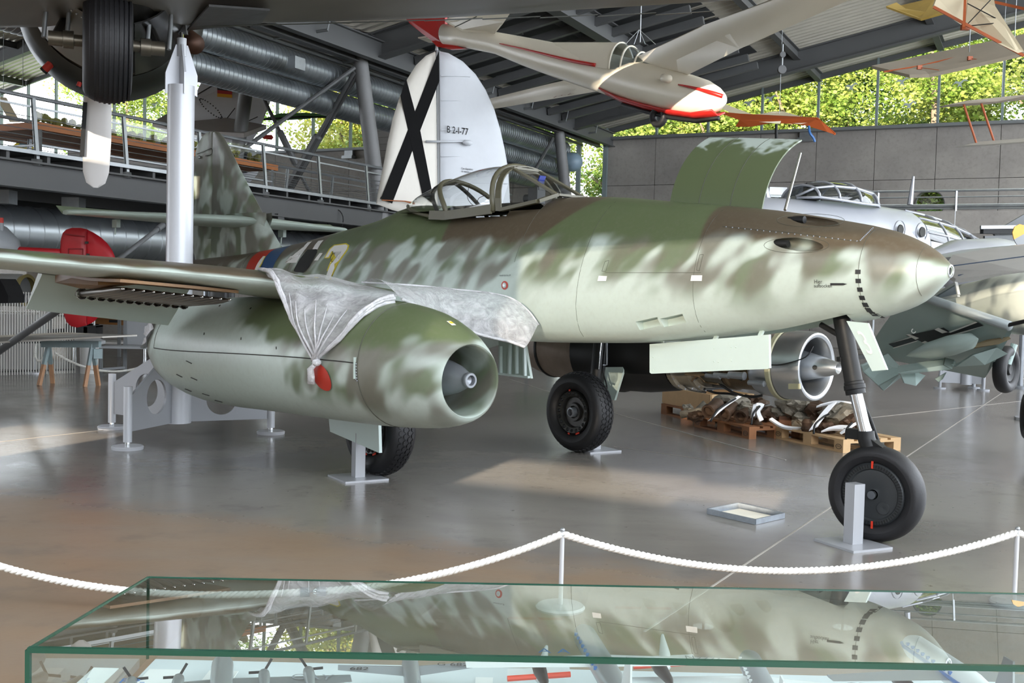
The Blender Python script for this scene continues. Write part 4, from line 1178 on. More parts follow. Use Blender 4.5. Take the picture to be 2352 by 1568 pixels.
fk = MB().tube([lg2 + Vector((-.005, 0, .05)), lg2, lg3], [0.055, 0.06, 0.06], 20)
fk.box(lg2 + Vector((-0.08, 0, 0.02)), (0.13, 0.06, 0.07)).box(lg2 + Vector((0.06, 0.0, -0.02)), (0.2, 0.07, 0.03), Matrix.Rotation(0.5, 3, 'Y'))
for sd in (1,): fk.tube([lg3 + Vector((0, 0, -.01)), lg3 + Vector((.02, sd * .125, -.05)), Vector((4.05, sd * .125, .36))], [.04, .035, .03], 10)
fk = fk.build('nose_fork', M_BLACK, jet, 40)
MB().tube(spline([onT(1952, 760, -.1), onT(1975, 900, -.1), onT(1998, 960, -.1), onT(2018, 1016, -.05)], 6), 0.013, 8).build('steering_damper_hose', M_BLACK, jet, True)
MB().bar(onT(1925, 825, 0.05), onT(1985, 818, -0.12), 0.05, 0.03).build('leg_bracket', M_BLACK, jet)
MB().cyl(onT(1885, 745, 0), onT(1925, 768, 0), 0.02, n=10).build('drag_strut', M_BLACK, jet)
# leg door with a faint white number
dp = [onT(u, v, 0.17) for u, v in ((1944, 737), (1993, 742), (2037, 849), (2003, 852))]
ld = MB().prism(dp, (0.0, 0.02, 0)).build('nose_leg_door', M_PALE2, jet)
me = text_mesh('3', 0.3)
ux = (dp[1] - dp[0]).normalized(); uy = (dp[0] - dp[3]).normalized()
for q in me.vertices: q.co = dp[3] + (dp[0] - dp[3]) * 0.36 + ux * (q.co.x * .42 + .035) + uy * q.co.y * .85 + Vector((0, -0.006, 0))
me.materials.clear(); me.materials.append(M_WHITE); link('door_number', me, ld)
bp = [onT(u, v, 0.26) for u, v in ((1492, 790), (1766, 768), (1767, 845), (1763, 847), (1496, 858), (1492, 855))]
bd = MB().prism(bp, (0, 0.025, 0)).build('nose_bay_door', M_PALE2, jet)
rv_ = MB()
for u, v in ((1640, 800), (1680, 797), (1640, 830), (1680, 828), (1500, 820), (1500, 850), (1690, 797), (1650, 831)): rv_.sphere(onT(u, v, .2605), 0.006, 6, 4)
o = rv_.build('door_rivets', M_PALE, bd); o['kind'] = 'stuff'
for u in (1520, 1640, 1740):
    p = onT(u, 785, 0.25); MB().bar(p, p + Vector((0, 0.08, 0.12)), 0.03, 0.02).build('door_hinge', M_PALE, bd)

# --- uncowled port engine
def E(s, z=1.02): return Vector((s, 2.05, z))
M_BRN = mat('heat_stained_steel', '#6b5a44', 0.4, 0.6, 0.3, 6.0)
M_BRN2 = mat('brown_engine_metal', '#7a7468', 0.4, 0.5, 0.25, 5.0)
M_EXH = mat('exhaust_tan_metal', '#9a8a7d', 0.5, 0.3, 0.2, 4.0)
def lat(name, prof, m, n=40, par=None): return MB().lathe(prof, E(0), (1, 0, 0), n).build(name, m, par or jet, 35)
en = lat('intake_cowl_ring', [(1.72, 0.30), (1.76, 0.315), (1.95, 0.325), (2.2, 0.328), (2.26, 0.325), (2.285, 0.315), (2.29, 0.30), (2.28, 0.275), (2.26, 0.262), (2.1, 0.262), (1.9, 0.27), (1.8, 0.27)], M_ALU)
lat('intake_seal_ring', [(1.93, 0.33), (1.94, 0.342), (1.985, 0.342), (1.995, 0.33)], mat('yellow_grey_strap', '#a5a184', 0.5), 40, en)
lat('intake_bullet', [(1.7, 0.17), (1.9, 0.168), (2.05, 0.155), (2.2, 0.13), (2.38, 0.09), (2.5, 0.056), (2.51, 0.05), (2.5, 0.04), (2.45, 0.0)], M_ALU)
MB().lathe([(0, .0), (0, .022), (.003, .022)], E(2.33, 1.02) + Vector((0, -0.108, -0.0)), (0.35, -1, 0), 14).build('bullet_hole', M_DARK, en)
lat('compressor_front', [(1.36, 0.26), (1.38, 0.29), (1.42, 0.29), (1.44, 0.275), (1.72, 0.275), (1.75, 0.25)], M_BRN)
lat('compressor_casing', [(0.72, 0.32), (0.74, 0.345), (0.80, 0.345), (0.81, 0.31), (0.98, 0.30), (1.0, 0.335), (1.05, 0.335), (1.06, 0.29), (1.36, 0.28)], M_BRN2)
lat('black_jet_shroud', [(-0.55, 0.39), (-0.52, 0.42), (-0.15, 0.425), (-0.12, 0.44), (-0.07, 0.44), (-0.04, 0.42), (0.3, 0.41), (0.68, 0.36), (0.72, 0.34)], mat('sooty_black', '#121212', 0.45, 0.2, 0.2))
lat('tail_pipe', [(-1.5, 0.24), (-1.48, 0.26), (-1.3, 0.315), (-1.16, 0.34), (-1.15, 0.35), (-1.13, 0.35), (-1.12, 0.345), (-0.8, 0.37), (-0.55, 0.38)], M_EXH)
lat('tail_pipe_band', [(-1.165, 0.347), (-1.155, 0.356), (-1.13, 0.358), (-1.12, 0.35)], M_BLACK)
for s, r, k in ((0.77, .345, 18), (1.03, .335, 18)):
    b = MB()
    for q in range(k):
        a = 2 * PI * q / k; d = Vector((0, math.cos(a), math.sin(a)))
        b.cyl(E(s - .035) + d * (r - .012), E(s + .035) + d * (r - .012), 0.012, n=6)
    o = b.build('flange_bolts', M_GALU, jet); o['kind'] = 'stuff'
rr = random.Random(3)
for k in range(9):
    pts = []
    a = rr.uniform(2.2, 4.6); s0_ = rr.uniform(0.8, 1.5)
    for q in range(5):
        pts.append(E(s0_ + q * rr.uniform(.05, .14)) + Vector((0, math.cos(a), math.sin(a))) * (0.32 + rr.uniform(-.015, .03))); a += rr.uniform(-.3, .3)
    MB().tube(spline(pts, 5), rr.choice([.008, .012, .016]), 8).build('fuel_line', rr.choice([M_BLACK, M_GALU, M_BLACK, M_BRN]), jet, True)
for u, v, s_ in ((1695, 862, 0.05), (1660, 862, .035), (1640, 864, .03), (1740, 880, .035)):
    p = onT(u, v, -1.72); MB().cyl(p - Vector((.1, 0, 0)), p + Vector((.06, 0, 0)), s_ * .7, n=12).lathe([(0.06, s_ * .8), (.075, s_ * .8), (.08, 0)], p, (1, 0, 0), 14).build('engine_accessory', M_GALU, jet, 35)
for k in range(6):
    p = E(1.55 + rr.uniform(-.12, .15)) + Vector((rr.uniform(-.05, .05), -0.2 + rr.uniform(-.05, .05), 0.22 + rr.uniform(-.05, .05)))
    MB().tube(spline([p, p + Vector((.06, -.05, -.05)), p + Vector((.12, -.03, -.16)), p + Vector((.2, -.02, -.2))], 5), 0.02, 8).build('ribbed_hose', M_BLACK, jet, True)
m = MB().lathe([(1.0, .33), (1.3, .30)], E(0, .86), (1, 0, 0), 10, 0, PI, 2 * PI).build('sump', M_BRN, jet, True)
MB().bar(E(0.2, 1.4), E(0.2, 1.75), 0.12, 0.8, (1, 0, 0)).bar(E(-.4, 1.4), E(-.4, 1.75), 0.12, 0.4, (1, 0, 0)).build('engine_pylon', M_PALE, jet)
for k, (u0, v0, u1, v1) in enumerate(((1772, 838, 1860, 830), (1860, 830, 1880, 800))):
    pass
MB().tube(spline([onT(1770, 838, -1.70), onT(1800, 836, -1.70), onT(1850, 820, -1.72), onT(1868, 795, -1.78)], 5), 0.006, 6).build('sensor_lead', M_BLACK, en, True)
MB().bar(onT(1812, 887, -1.70), onT(1838, 887, -1.70), 0.02, 0.05).build('cowl_clip', MATS['yellow_grey_strap'], en)

# --- grey wheel stands
M_STAND = mat('stand_silver_paint', '#a6a8ac', 0.35, 0.3, 0.04)
def wheel_stand(base, top_z, rz, label, size=(0.5, 0.34)):
    e = empty('wheel_stand', base, rz, label, 'stand', 'steel props beside the fighter wheels')
    MB().box((0, 0, 0.008), (size[0], size[1], 0.016)).build('base_plate', M_STAND, e)
    MB().prism([(-.045, -.045, .016), (.045, -.045, .016), (.045, .045, .016), (-.045, .045, .016)], (0, 0, top_z - 0.016)).build('post', M_STAND, e)
    return e
wheel_stand(jw(4.02, 0.24, 0), 0.42, YAW - PI / 2 - .3, 'silver steel prop standing against the fighter nose wheel', (0.38, 0.34))
wheel_stand(jw(0.02, 1.50, 0), 0.40, YAW - PI / 2 - .2, 'silver steel prop under the pale gear door below the camouflaged nacelle', (0.40, 0.40))
wheel_stand(jw(0.02, -1.50, 0), 0.40, YAW - PI / 2 - .2, 'silver steel prop behind the fighter main wheel with the red rim marks', (0.40, 0.40))
# ------------------------------------------------------------------ rope barrier
M_ROPE = mat('white_rope', '#eceae4', 0.7, 0, 0.05, 40)
M_POST = mat('stanchion_grey_white', '#c9cbce', 0.3, 0.2, 0.03)
def stanchion(p, h, label):
    e = empty('rope_stanchion', (p.x, p.y, 0), 0, label, 'barrier post', 'posts of the rope barrier')
    MB().cyl((0, 0, 0.02), (0, 0, h), 0.012, n=16).build('post', M_POST, e, 40)
    MB().lathe([(0, 0.0), (0, 0.125), (0.012, 0.13), (0.022, 0.12), (0.026, 0.0)], (0, 0, 0), (0, 0, 1), 36).build('base_disc', M_POST, e, 40)
    MB().sphere((0, 0, h), 0.014, 10, 6).tube([(0, -0.02, h - 0.02), (0, 0, h - 0.03), (0, 0.02, h - 0.02)], 0.006, 6).build('eyelet', M_GALV, e, 40)
    return Vector((p.x, p.y, h - 0.02))
g1 = ground(1287, 1398); h1 = at(1291, 1217, g1.y).z
g2 = ground(2329, 1388); h2 = at(2336, 1214, g2.y).z
T1 = stanchion(g1, h1, 'slim pale barrier post standing just behind the glass display case')
T2 = stanchion(g2, h2, 'slim pale barrier post nearest the fighter nose wheel')
T0 = stanchion(Vector((-2.98, 5.35, 0)), h1, 'slim barrier post at the far end of the rope with metal couplings')
T3 = stanchion(Vector((4.9, 6.3, 0)), h1, 'slim barrier post past the fighter nose')
def rope(pts, label, r=0.0105, off=0.0105, pitch=0.085):
    pts = [Vector(p) for p in pts]
    e = empty('barrier_rope', pts[0], 0, label, 'rope', 'ropes of the barrier')
    # dense resample
    dense = []
    for p, q in zip(pts, pts[1:]):
        k = max(1, int((q - p).length / 0.012))
        dense += [p.lerp(q, i / k) for i in range(k)]
    dense.append(pts[-1])
    for st_ in range(3):
        path = []; d = 0.0
        for i, p in enumerate(dense):
            if i: d += (p - dense[i - 1]).length
            tg = (dense[min(i + 1, len(dense) - 1)] - dense[max(i - 1, 0)]).normalized()
            a = tg.cross(Vector((0, 0, 1))).normalized(); b = a.cross(tg)
            ph = 2 * PI * (d / pitch + st_ / 3)
            path.append(p + (a * math.cos(ph) + b * math.sin(ph)) * off - pts[0])
        MB().tube(path, r, 6).build('strand', M_ROPE, e, True)
    return e
J0, J1 = at(690, 1360, 5.45), at(748, 1357, 5.47)
c = hang(T0, T1, 0.30, 60)
jm = (J0 + J1) / 2
# the left rope runs to the coupling, the right one from it
def bez(p, q, s): return hang(p, q, s, 30)
lowL = [T0.lerp(J0, i / 30) - Vector((0, 0, 0.165 * 4 * (i / 30) * (1 - i / 30) * (1 - 0.35 * i / 30))) for i in range(31)]
lowR = [J1.lerp(T1, i / 30) - Vector((0, 0, 0.055 * 4 * (i / 30) * (1 - i / 30))) for i in range(31)]
rope(lowL, 'white twisted rope running into the glass case corner, ending in a clear coupling')
rope(lowR, 'white twisted rope from the metal coupling up to the post behind the glass case')
rope(hang(T1, T2, 0.205, 40), 'white twisted rope sagging between two posts in front of the nose wheel')
rope(hang(T2, T3, 0.2, 30), 'white twisted rope continuing past the last visible post')
e = empty('rope_coupling', jm, 0, 'metal snap coupling joining two ends of the white barrier rope', 'coupling')
d = (J1 - J0).normalized()
for p0, p1, m_ in ((J0 - jm, J0 + d * 0.045 - jm, mat('clear_sleeve', '#7f8687', 0.2, 0.3)), (J1 - d * 0.045 - jm, J1 - jm, M_GALV)):
    MB().cyl(p0, p1, 0.024, n=16).build('ferrule', m_, e, 40)
MB().tube([J0 + d * 0.045 - jm, J0 + d * 0.06 - jm, J1 - d * 0.06 - jm, J1 - d * 0.045 - jm], [0.006, 0.008, 0.008, 0.006], 8).build('swivel', M_CHROME, e, 40)
MB().tube([d * 0.012 + Vector((0.012 * math.cos(a), 0, 0.013 * math.sin(a))) for a in [2 * PI * k / 14 for k in range(14)]], 0.003, 6, True).build('snap_ring', M_CHROME, e, 40)

# ------------------------------------------------------------------ drip tray with paper
q = [ground(*p) for p in ((1625, 1180), (1695, 1166), (1801, 1190), (1735, 1205))]
c = sum(q, Vector()) / 4
e = empty('drip_tray', c, 0, 'flat galvanised tray lined with cream paper lying on the floor', 'tray')
q = [p - c for p in q]
M_TRAY = mat('galvanised_tray', '#8b9299', 0.4, 0.5, 0.2, 14)
MB().prism(q, (0, 0, 0.004)).build('tray_base', M_TRAY, e)
for i in range(4):
    p0, p1 = q[i], q[(i + 1) % 4]; n_ = (p0 + p1).normalized()
    MB().bar(p0 + Vector((0, 0, 0.022)), p1 + Vector((0, 0, 0.022)), 0.012, 0.04).build('tray_rim', M_TRAY, e)
pp = [q[0] * .82, q[1] * .80, q[2] * .78 , q[3] * .86]
MB().sheet([[pp[0] + Vector((0, 0, .012)), pp[1] + Vector((0, 0, .006))], [pp[3] + Vector((0, 0, .008)), pp[2] + Vector((0, 0, .01))]], 0.001).build('paper_sheet', mat('cream_paper', '#e6e0cf', 0.8), e)

# ------------------------------------------------------------------ glass display case with model aircraft
Y1, Y2 = 2.0, 2.73
def ctop(x, y): return Vector((x, y, 0.974 - 0.08 * (y - 2.0) + 0.006 * x))
XL, XR = at(65, 1495, Y1).x, 1.75
M_CASE = glass('case_glass', (0.90, 0.97, 0.94), 0.35, 0.0)
M_EDGE = mat('green_glass_edge', '#1f4a3a', 0.15, 0, 0.1)
M_CASEF = mat('case_floor_pale', '#d5dde2', 0.6, 0, 0.02)
case = empty('display_case', (0.4, 2.36, 0), 0, 'glass display case with model aircraft in front of the rope barrier', 'display case')
CO = Vector((0.4, 2.36, 0))
ZF = 0.70
def cpane(pts, name): MB().add([p - CO for p in pts], [(0, 1, 2, 3)]).build(name, M_CASE, case)
tl, tr_, bl, br = ctop(XL, Y1), ctop(XR, Y1), ctop(XL - 0.02, Y2), ctop(XR, Y2)
def fl_(p): return Vector((p.x, p.y, ZF))
cpane([tl, tr_, br, bl], 'top_pane'); cpane([fl_(tl), fl_(tr_), tr_, tl], 'front_pane'); cpane([fl_(tl), fl_(bl), bl, tl], 'side_pane'); cpane([fl_(bl), fl_(br), br, bl], 'back_pane')
for p, q, w_ in ((tl, tr_, 0.010), (bl, br, 0.004), (tl, bl, 0.005), (tl, fl_(tl), 0.009), (bl, fl_(bl), 0.006)):
    MB().bar(p - CO, q - CO, w_, w_).build('glass_edge', M_EDGE, case)
MB().box(Vector(((XL + XR) / 2, (Y1 + Y2) / 2, ZF - 0.015)) - CO, (XR - XL, Y2 - Y1, 0.03)).build('case_floor', M_CASEF, case)
MB().box(Vector(((XL + XR) / 2, (Y1 + Y2) / 2, (ZF - 0.03) / 2)) - CO, (XR - XL - 0.04, Y2 - Y1 - 0.04, ZF - 0.03)).build('plinth', mat('plinth_grey', '#9aa0a4', 0.5), case)
# lettered card and pale strips on the case floor
for (u0, u1) in ((95, 160), (240, 330), (395, 470), (1085, 1130), (2050, 2120)):
    a = at(u0, 1530, 2.35).x; b = at(u1, 1530, 2.35).x
    MB().box(Vector(((a + b) / 2, 2.52, ZF + 0.002)) - CO, (b - a, 0.26, 0.002)).build('caption_card', mat('white_card', '#eef0f2', 0.7), case)
M_MSIL = mat('model_silver', '#aeb4ba', 0.3, 0.6, 0.05); M_MWHT = mat('model_white', '#e8ebee', 0.35); M_MGRY = mat('model_grey', '#8b9096', 0.4)
M_MRED = mat('model_red', '#e2503e', 0.4); M_MBLU = mat('model_blue', '#3d74b8', 0.4); M_MDRK = mat('model_black', '#202428', 0.4)
def model_plane(nose, tail, r, wings, m_f, m_w, label, stripe=None, engines=(), props=True, windows=False, texts=(), fin_h=0.1):
    """small aircraft: nose/tail in world; wings = (pos along 0..1, half span, chord, sweep)"""
    nose, tail = Vector(nose), Vector(tail); o = Vector((tail.x * .5 + nose.x * .5, tail.y * .5 + nose.y * .5, ZF))
    e = empty('model_aircraft', o, 0, label, 'model aircraft', 'model aircraft in the glass case')
    ax = (tail - nose); Ln = ax.length; ax.normalize(); side = ax.cross(Vector((0, 0, 1))).normalized(); up = side.cross(ax)
    prof = [(0, 0), (.01, r * .45), (.04, r * .75), (.10, r), (.65, r), (.85, r * .6), (.98, r * .2), (1, 0)]
    fz = MB().lathe([(x * Ln, q) for x, q in prof], nose - o, ax, 16).build('fuselage', m_f, e, 40)
    if stripe:
        for sg in (1, -1):
            pts = [nose + ax * (Ln * x) + side * sg * (q * 1.0) + up * r * 0.1 - o for x, q in prof[2:6]]
            MB().tube(pts, r * 0.16, 6).build('cheat_line', stripe, fz)
    for pos, hs, ch, sw in wings:
        for sg in (1, -1):
            root = nose + ax * (Ln * pos); tip = root + side * sg * hs + ax * sw + up * 0.01
            rs = []
            for p, c_ in ((root, ch), (tip, ch * .5)):
                rs.append([p - o - ax * c_ * .5 + up * 0, p - o - ax * c_ * .3 + up * c_ * .05, p - o + ax * c_ * .5, p - o - ax * c_ * .3 - up * c_ * .04])
            wg = MB().rings(rs).build('wing', m_w, e)
            for k, f in enumerate(engines):
                if pos == wings[0][0]:
                    ep = root.lerp(tip, f) - ax * ch * (0.75 if props else .6) - up * (0.0 if props else 0.02) - o
                    en_ = MB().lathe([(0, r * .25), (.01, r * .5), (.05, r * .55), (.12, r * .35), (.16, 0)], ep, ax, 12).build('engine', m_w if props else M_MDRK, e, 40)
                    if props:
                        for q in range(3):
                            a = 2 * PI * q / 3 + k; dd = side * math.cos(a) + up * math.sin(a)
                            MB().bar(ep - ax * .004, ep - ax * .004 + dd * 0.035, 0.006, 0.002, ax).build('propeller_blade', M_MDRK, en_)
    MB().prism([tail - o - ax * Ln * .16 + up * r * .4, tail - o - ax * Ln * .07 + up * fin_h, tail - o + up * fin_h, tail - o + up * r * .2], side * 0.004).build('fin', m_w, e)
    for sg in (1, -1):
        p = tail - o - ax * Ln * .08; MB().prism([p, p + side * sg * .07 + ax * .03, p + side * sg * .07 + ax * .05, p + ax * .05], up * 0.003).build('tailplane', m_w, e)
    if windows:
        for k in range(9):
            for sg in (1,):
                p = nose + ax * (Ln * (.14 + .055 * k)) + side * sg * r * .92 + up * r * .45 - o; MB().box(p, (.008, .008, .006)).build('window', M_MWHT if m_f is M_MGRY else M_MBLU, fz)
    for body, f, sg, sz, m_ in texts:
        me = text_mesh(body, sz)
        root = nose + ax * (Ln * wings[0][0]); ch = wings[0][2]
        tipd = (side * sg * wings[0][1] + ax * wings[0][3]); 
        for v in me.vertices: v.co = root - o + tipd * f + Vector((1, 0, 0)) * v.co.x + Vector((0, .93, .02)) * v.co.y + up * (0.012)
        me.materials.clear(); me.materials.append(m_); link('registration', me, e)
    MB().cyl((0, 0, 0), (0, 0, (nose.z + tail.z) / 2 - ZF), 0.004, n=8).cyl((0, 0, 0), (0, 0, .006), .03, n=16).build('stand', M_CHROME, e, 40)
    return e
model_plane((at(512, 1512, 2.62)), at(500, 1700, 2.12), 0.026, [(.38, .29, .10, .03), ], M_MSIL, M_MSIL, 'silver four-engined propeller airliner model lettered PP-CAY on its wings', None, (.33, .68), True, False, (('PP-', -.78, -1, .045, M_MBLU), ('CAY', .52, -1, .05, M_MGRY)))
model_plane(at(940, 1508, 2.6), at(962, 1680, 2.22), 0.02, [(.22, .17, .06, -.01)], M_MSIL, M_MGRY, 'small grey model with dark squares and 682 on its wings', None, (), True, False, (('G 682', .35, -1, .03, M_MDRK), ('682', -.85, -1, .03, M_MDRK)))
model_plane(at(1335, 1446, 2.62), at(1450, 1640, 2.05), 0.028, [(.42, .30, .09, .05)], M_MSIL, M_MWHT, 'silver and white jet model with red wing tips lettered AA', None, (.45,), False, True, (('A A', -.45, -1, .045, M_MBLU), ('N9992', .62, -1, .03, M_MGRY)))
e = model_plane(at(1716, 1505, 2.62), at(1800, 1680, 2.1), 0.028, [(.40, .33, .10, .08)], M_MGRY, M_MWHT, 'grey airliner model with black engines lettered CBI', None, (.25, .5), False, True, (('CBI', .55, -1, .045, M_MGRY),))
model_plane(at(2085, 1474, 2.62), at(2330, 1640, 2.05), 0.03, [(.5, .3, .1, .1)], M_MWHT, M_MSIL, 'white airliner model with a blue cheat line and lowered wheels', M_MBLU, (.4,), False, True)
for u0, u1, v0 in ((1165, 1310, 1556), (1455, 1600, 1528)):
    a, b = at(u0, v0 + 6, 2.5), at(u1, v0 - 4, 2.52); o = (a + b) / 2
    e = empty('model_aircraft', (o.x, o.y, ZF), 0, ['slim white glider model with a red wing stripe beside the silver jet', 'slim white glider model with a red wing stripe under the reflected nose'][u0 > 1300], 'model aircraft', 'model aircraft in the glass case')
    z = Vector((0, 0, ZF)) ; o2 = Vector((o.x, o.y, ZF))
    MB().prism([a - o2, b - o2, b - o2 + Vector((0, .05, 0)), a - o2 + Vector((0, .06, 0))], (0, 0, .006)).build('wing', M_MWHT, e)
    MB().tube([a - o2 + Vector((0, 0, .004)), b - o2 + Vector((0, 0, .004))], .007, 8).build('wing_stripe', M_MRED, e)
    MB().lathe([(0, 0), (.02, .012), (.1, .014), (.25, .004)], (o - o2) - Vector((0, .02, 0)), (0.1, 1, 0), 12).build('fuselage', M_MWHT, e, 40)
    MB().cyl((0, 0, 0), (0, 0, o.z - ZF), .003, n=8).build('stand', M_CHROME, e)
# ------------------------------------------------------------------ silver bomber behind: nose far right, striped rudder left
def on_plane(u, v, p0, n_):
    d = ray(u, v); o = Vector((0, 0, EYE)); return o + d * ((Vector(p0) - o).dot(n_) / d.dot(n_))
BT, BN = Vector((-1.3, 18.0, 0)), Vector((12.25, 28.0, 0))
BD = (BN - BT).normalized(); BS = Vector((BD.y, -BD.x, 0))           # side towards the viewer
M_SILV = mat('silver_dope', '#b9bcc4', 0.35, 0.25, 0.05, 1.2)
M_FABW = mat('rudder_white', '#dcd8cf', 0.6, 0, 0.04)
M_FING = mat('fin_pale_grey', '#c4c8ce', 0.55, 0, 0.04)
bom = empty('bomber', BT.lerp(BN, 0.6), 0, 'silver twin-engined bomber with glazed nose and a black cross on its white rudder', 'aircraft')
O = Vector(bom.location)
def bp_(u, v, off=0.0): return on_plane(u, v, BT - BS * -off, BS) - O
# fin and rudder (bulged plates)
def bulge(outline, th, name, m_, par):
    """closed pixel outline on the fin plane, domed towards both sides"""
    pts = [bp_(*p) for p in outline]; c = sum(pts, Vector()) / len(pts); rs = []
    for k, (f, t) in enumerate(((1, 0), (.97, .4), (.85, .75), (.6, .95), (.25, 1.0))):
        rs.append([c + (p - c) * f + BS * (th * t) for p in pts])
    m = MB().rings(rs, True, False, True)
    rs2 = [[c + (p - c) * f - BS * (th * t) for p in pts] for f, t in ((1, 0), (.9, .6), (.25, 1.0))]
    m.rings(rs2, True, False, True)
    return m.build(name, m_, par, 60)
rud = [(1000, 118), (978, 128), (955, 150), (935, 182), (918, 222), (903, 270), (890, 330), (879, 390), (868, 445), (864, 468), (900, 482), (935, 490), (1005, 520)]
fin_ = [(1002, 116), (1030, 122), (1058, 138), (1088, 168), (1112, 205), (1132, 250), (1147, 300), (1158, 350), (1166, 400), (1172, 520), (1006, 520)]
R1 = bulge(rud, 0.10, 'rudder', M_FABW, bom); F1 = bulge(fin_, 0.13, 'tail_fin', M_FING, bom)
def fdecal(name, poly, m_, par, off):
    n_ = []
    for i in range(len(poly)):
        p, q = poly[i], poly[(i + 1) % len(poly)]
        n_ += [p]
    MB().prism([bp_(u, v) + BS * off for u, v in n_], BS * 0.006).build(name, m_, par)
M_XB = mat('cross_black', '#0b0b0c', 0.8, 0, 0.05, 3.0, 0.0, 0.15)
fdecal('black_cross_arm', [(1000, 120), (1001, 188), (893, 468), (866, 456), (870, 450)], M_XB, R1, 0.101)
fdecal('black_cross_arm', [(925, 183), (912, 222), (963, 450), (990, 470), (958, 305)], M_XB, R1, 0.103)
def wtext(body, u, v, hpx, o0, ex, ey, m_, par, name='lettering', wk=1.0):
    p0 = bp_(u, v) + BS * o0; k = (bp_(u + 10, v) - bp_(u, v)).length / 10
    me = text_mesh(body, hpx * k * 1.35)
    for q in me.vertices: q.co = p0 + ex * q.co.x * wk + ey * q.co.y
    me.materials.clear(); me.materials.append(m_); return link(name, me, par)
wtext('B 2-I-77', 1015, 306, 14, 0.14, BD, Vector((0, 0, 1)), M_XB, F1, wk=0.82)
wtext('Con dispositivo', 1049, 390, 4.2, 0.14, BD, Vector((0, 0, 1)), M_XB, F1, wk=0.75); wtext('de remolque', 1049, 396.5, 4.2, 0.14, BD, Vector((0, 0, 1)), M_XB, F1, wk=0.75)
MB().tube([bp_(968, 327) + BS * .14, bp_(1055, 327) + BS * .2], [.02, .012], 8).lathe([(-.1, 0), (-.06, .04), (.05, .05), (.1, .02)], bp_(1058, 330) + BS * .2, BD, 12).build('trim_actuator', M_FING, F1, True)
MB().tube([bp_(1003, 116), bp_(1003, 105) - BD * .0, bp_(1018, 102)], [.03, .02, .012], 8).build('aerial_stub', M_FING, F1)
for v in (176, 232, 300, 360, 420):
    MB().tube([bp_(1004, v) + BS * .12, bp_(1004 + (v - 100) * .35 + 40, v + 3) + BS * .12], .006, 5).build('rib_seam', M_FING, F1)
MB().tube([bp_(1003, 118) + BS * .08, bp_(1004, 520) + BS * .1], .012, 6).build('hinge_line', mat('seam_grey', '#8d9094', 0.6), R1)
MB().tube([bp_(870, 460) + BS * .1, bp_(918, 463) + BS * .15, bp_(940, 468) + BS * .16], [.008, .01, .02], 6).build('tab_rod', mat('tab_rod_rust', '#9a5a34', 0.6), R1)
# fuselage: circular rings from tail to glazed nose
Lb = (BN - BT).length
prof = [(x, r, top - r * 1.05 - .45) for x, r, top in ((-0.2, .25, 2.9), (1.0, .40, 3.0), (3.0, .55, 3.15), (5.0, .65, 3.3), (6.5, .74, 3.48), (7.9, .82, 3.72), (10.0, .90, 3.78), (11.6, .92, 3.80), (12.7, .92, 3.76))]
rs = []
for x, r, z in prof:
    rs.append([BT + BD * x + (BS * math.cos(2 * PI * k / 28) + Vector((0, 0, 1)) * math.sin(2 * PI * k / 28) * 1.05) * r + Vector((0, 0, z + .45)) - O for k in range(28)])
MB().rings(rs).build('fuselage', M_SILV, bom, 60)
M_BG = glass('bomber_glazing', (0.5, 0.55, 0.57), 0.05, 0.05)
nz = [(x, r, top - r * 1.05 - .45) for x, r, top in ((12.7, .92, 3.76), (13.5, .91, 3.70), (14.2, .90, 3.62), (14.9, .86, 3.48), (15.6, .76, 3.29), (16.2, .62, 3.10), (16.7, .46, 2.90), (17.0, .28, 2.70), (17.15, .06, 2.46))]
def nring(x, r, z, k): return BT + BD * x + (BS * math.cos(2 * PI * k / 28) + Vector((0, 0, 1)) * math.sin(2 * PI * k / 28) * 1.05) * r + Vector((0, 0, z + .45)) - O
MB().rings([[nring(*q, k) for k in range(28)] for q in nz], True, False, True).build('nose_glazing', M_BG, bom, True)
for q in nz[1:-1]: MB().tube([nring(*q, k) for k in range(28)], .028, 6, True).build('nose_frame', M_SILV, bom, True)
for k in (0, 2, 4, 6, 8, 10, 12, 14): MB().tube([nring(*q, k) for q in nz], .026, 6).build('nose_frame', M_SILV, bom, True)
lower = [[nring(q[0], q[1] * 1.01, q[2], k) for k in range(14, 29)] for q in nz[:5]]
MB().rings(lower, False).build('lower_nose_panel', M_SILV, bom, True)
MB().rings([[nring(q[0], q[1] * 1.01, q[2], k) for k in range(-1, 2)] for q in nz[:2]], False).build('nose_side_panel', M_SILV, bom, True)
for u, v, r in ((2065, 527, .15), (2115, 533, .16)):
    p = on_plane(u, v, BT + BS * .87, BS) - O
    MB().lathe([(.03, r * 1.3), (.02, r * 1.35), (0, r * 1.35)], p, BS, 24).build('porthole_plate', M_SILV, bom)
    MB().lathe([(.04, 0.0), (.045, r * .62), (.05, r * .7), (.03, r * .75)], p, BS, 20).build('porthole', M_DARK, bom)
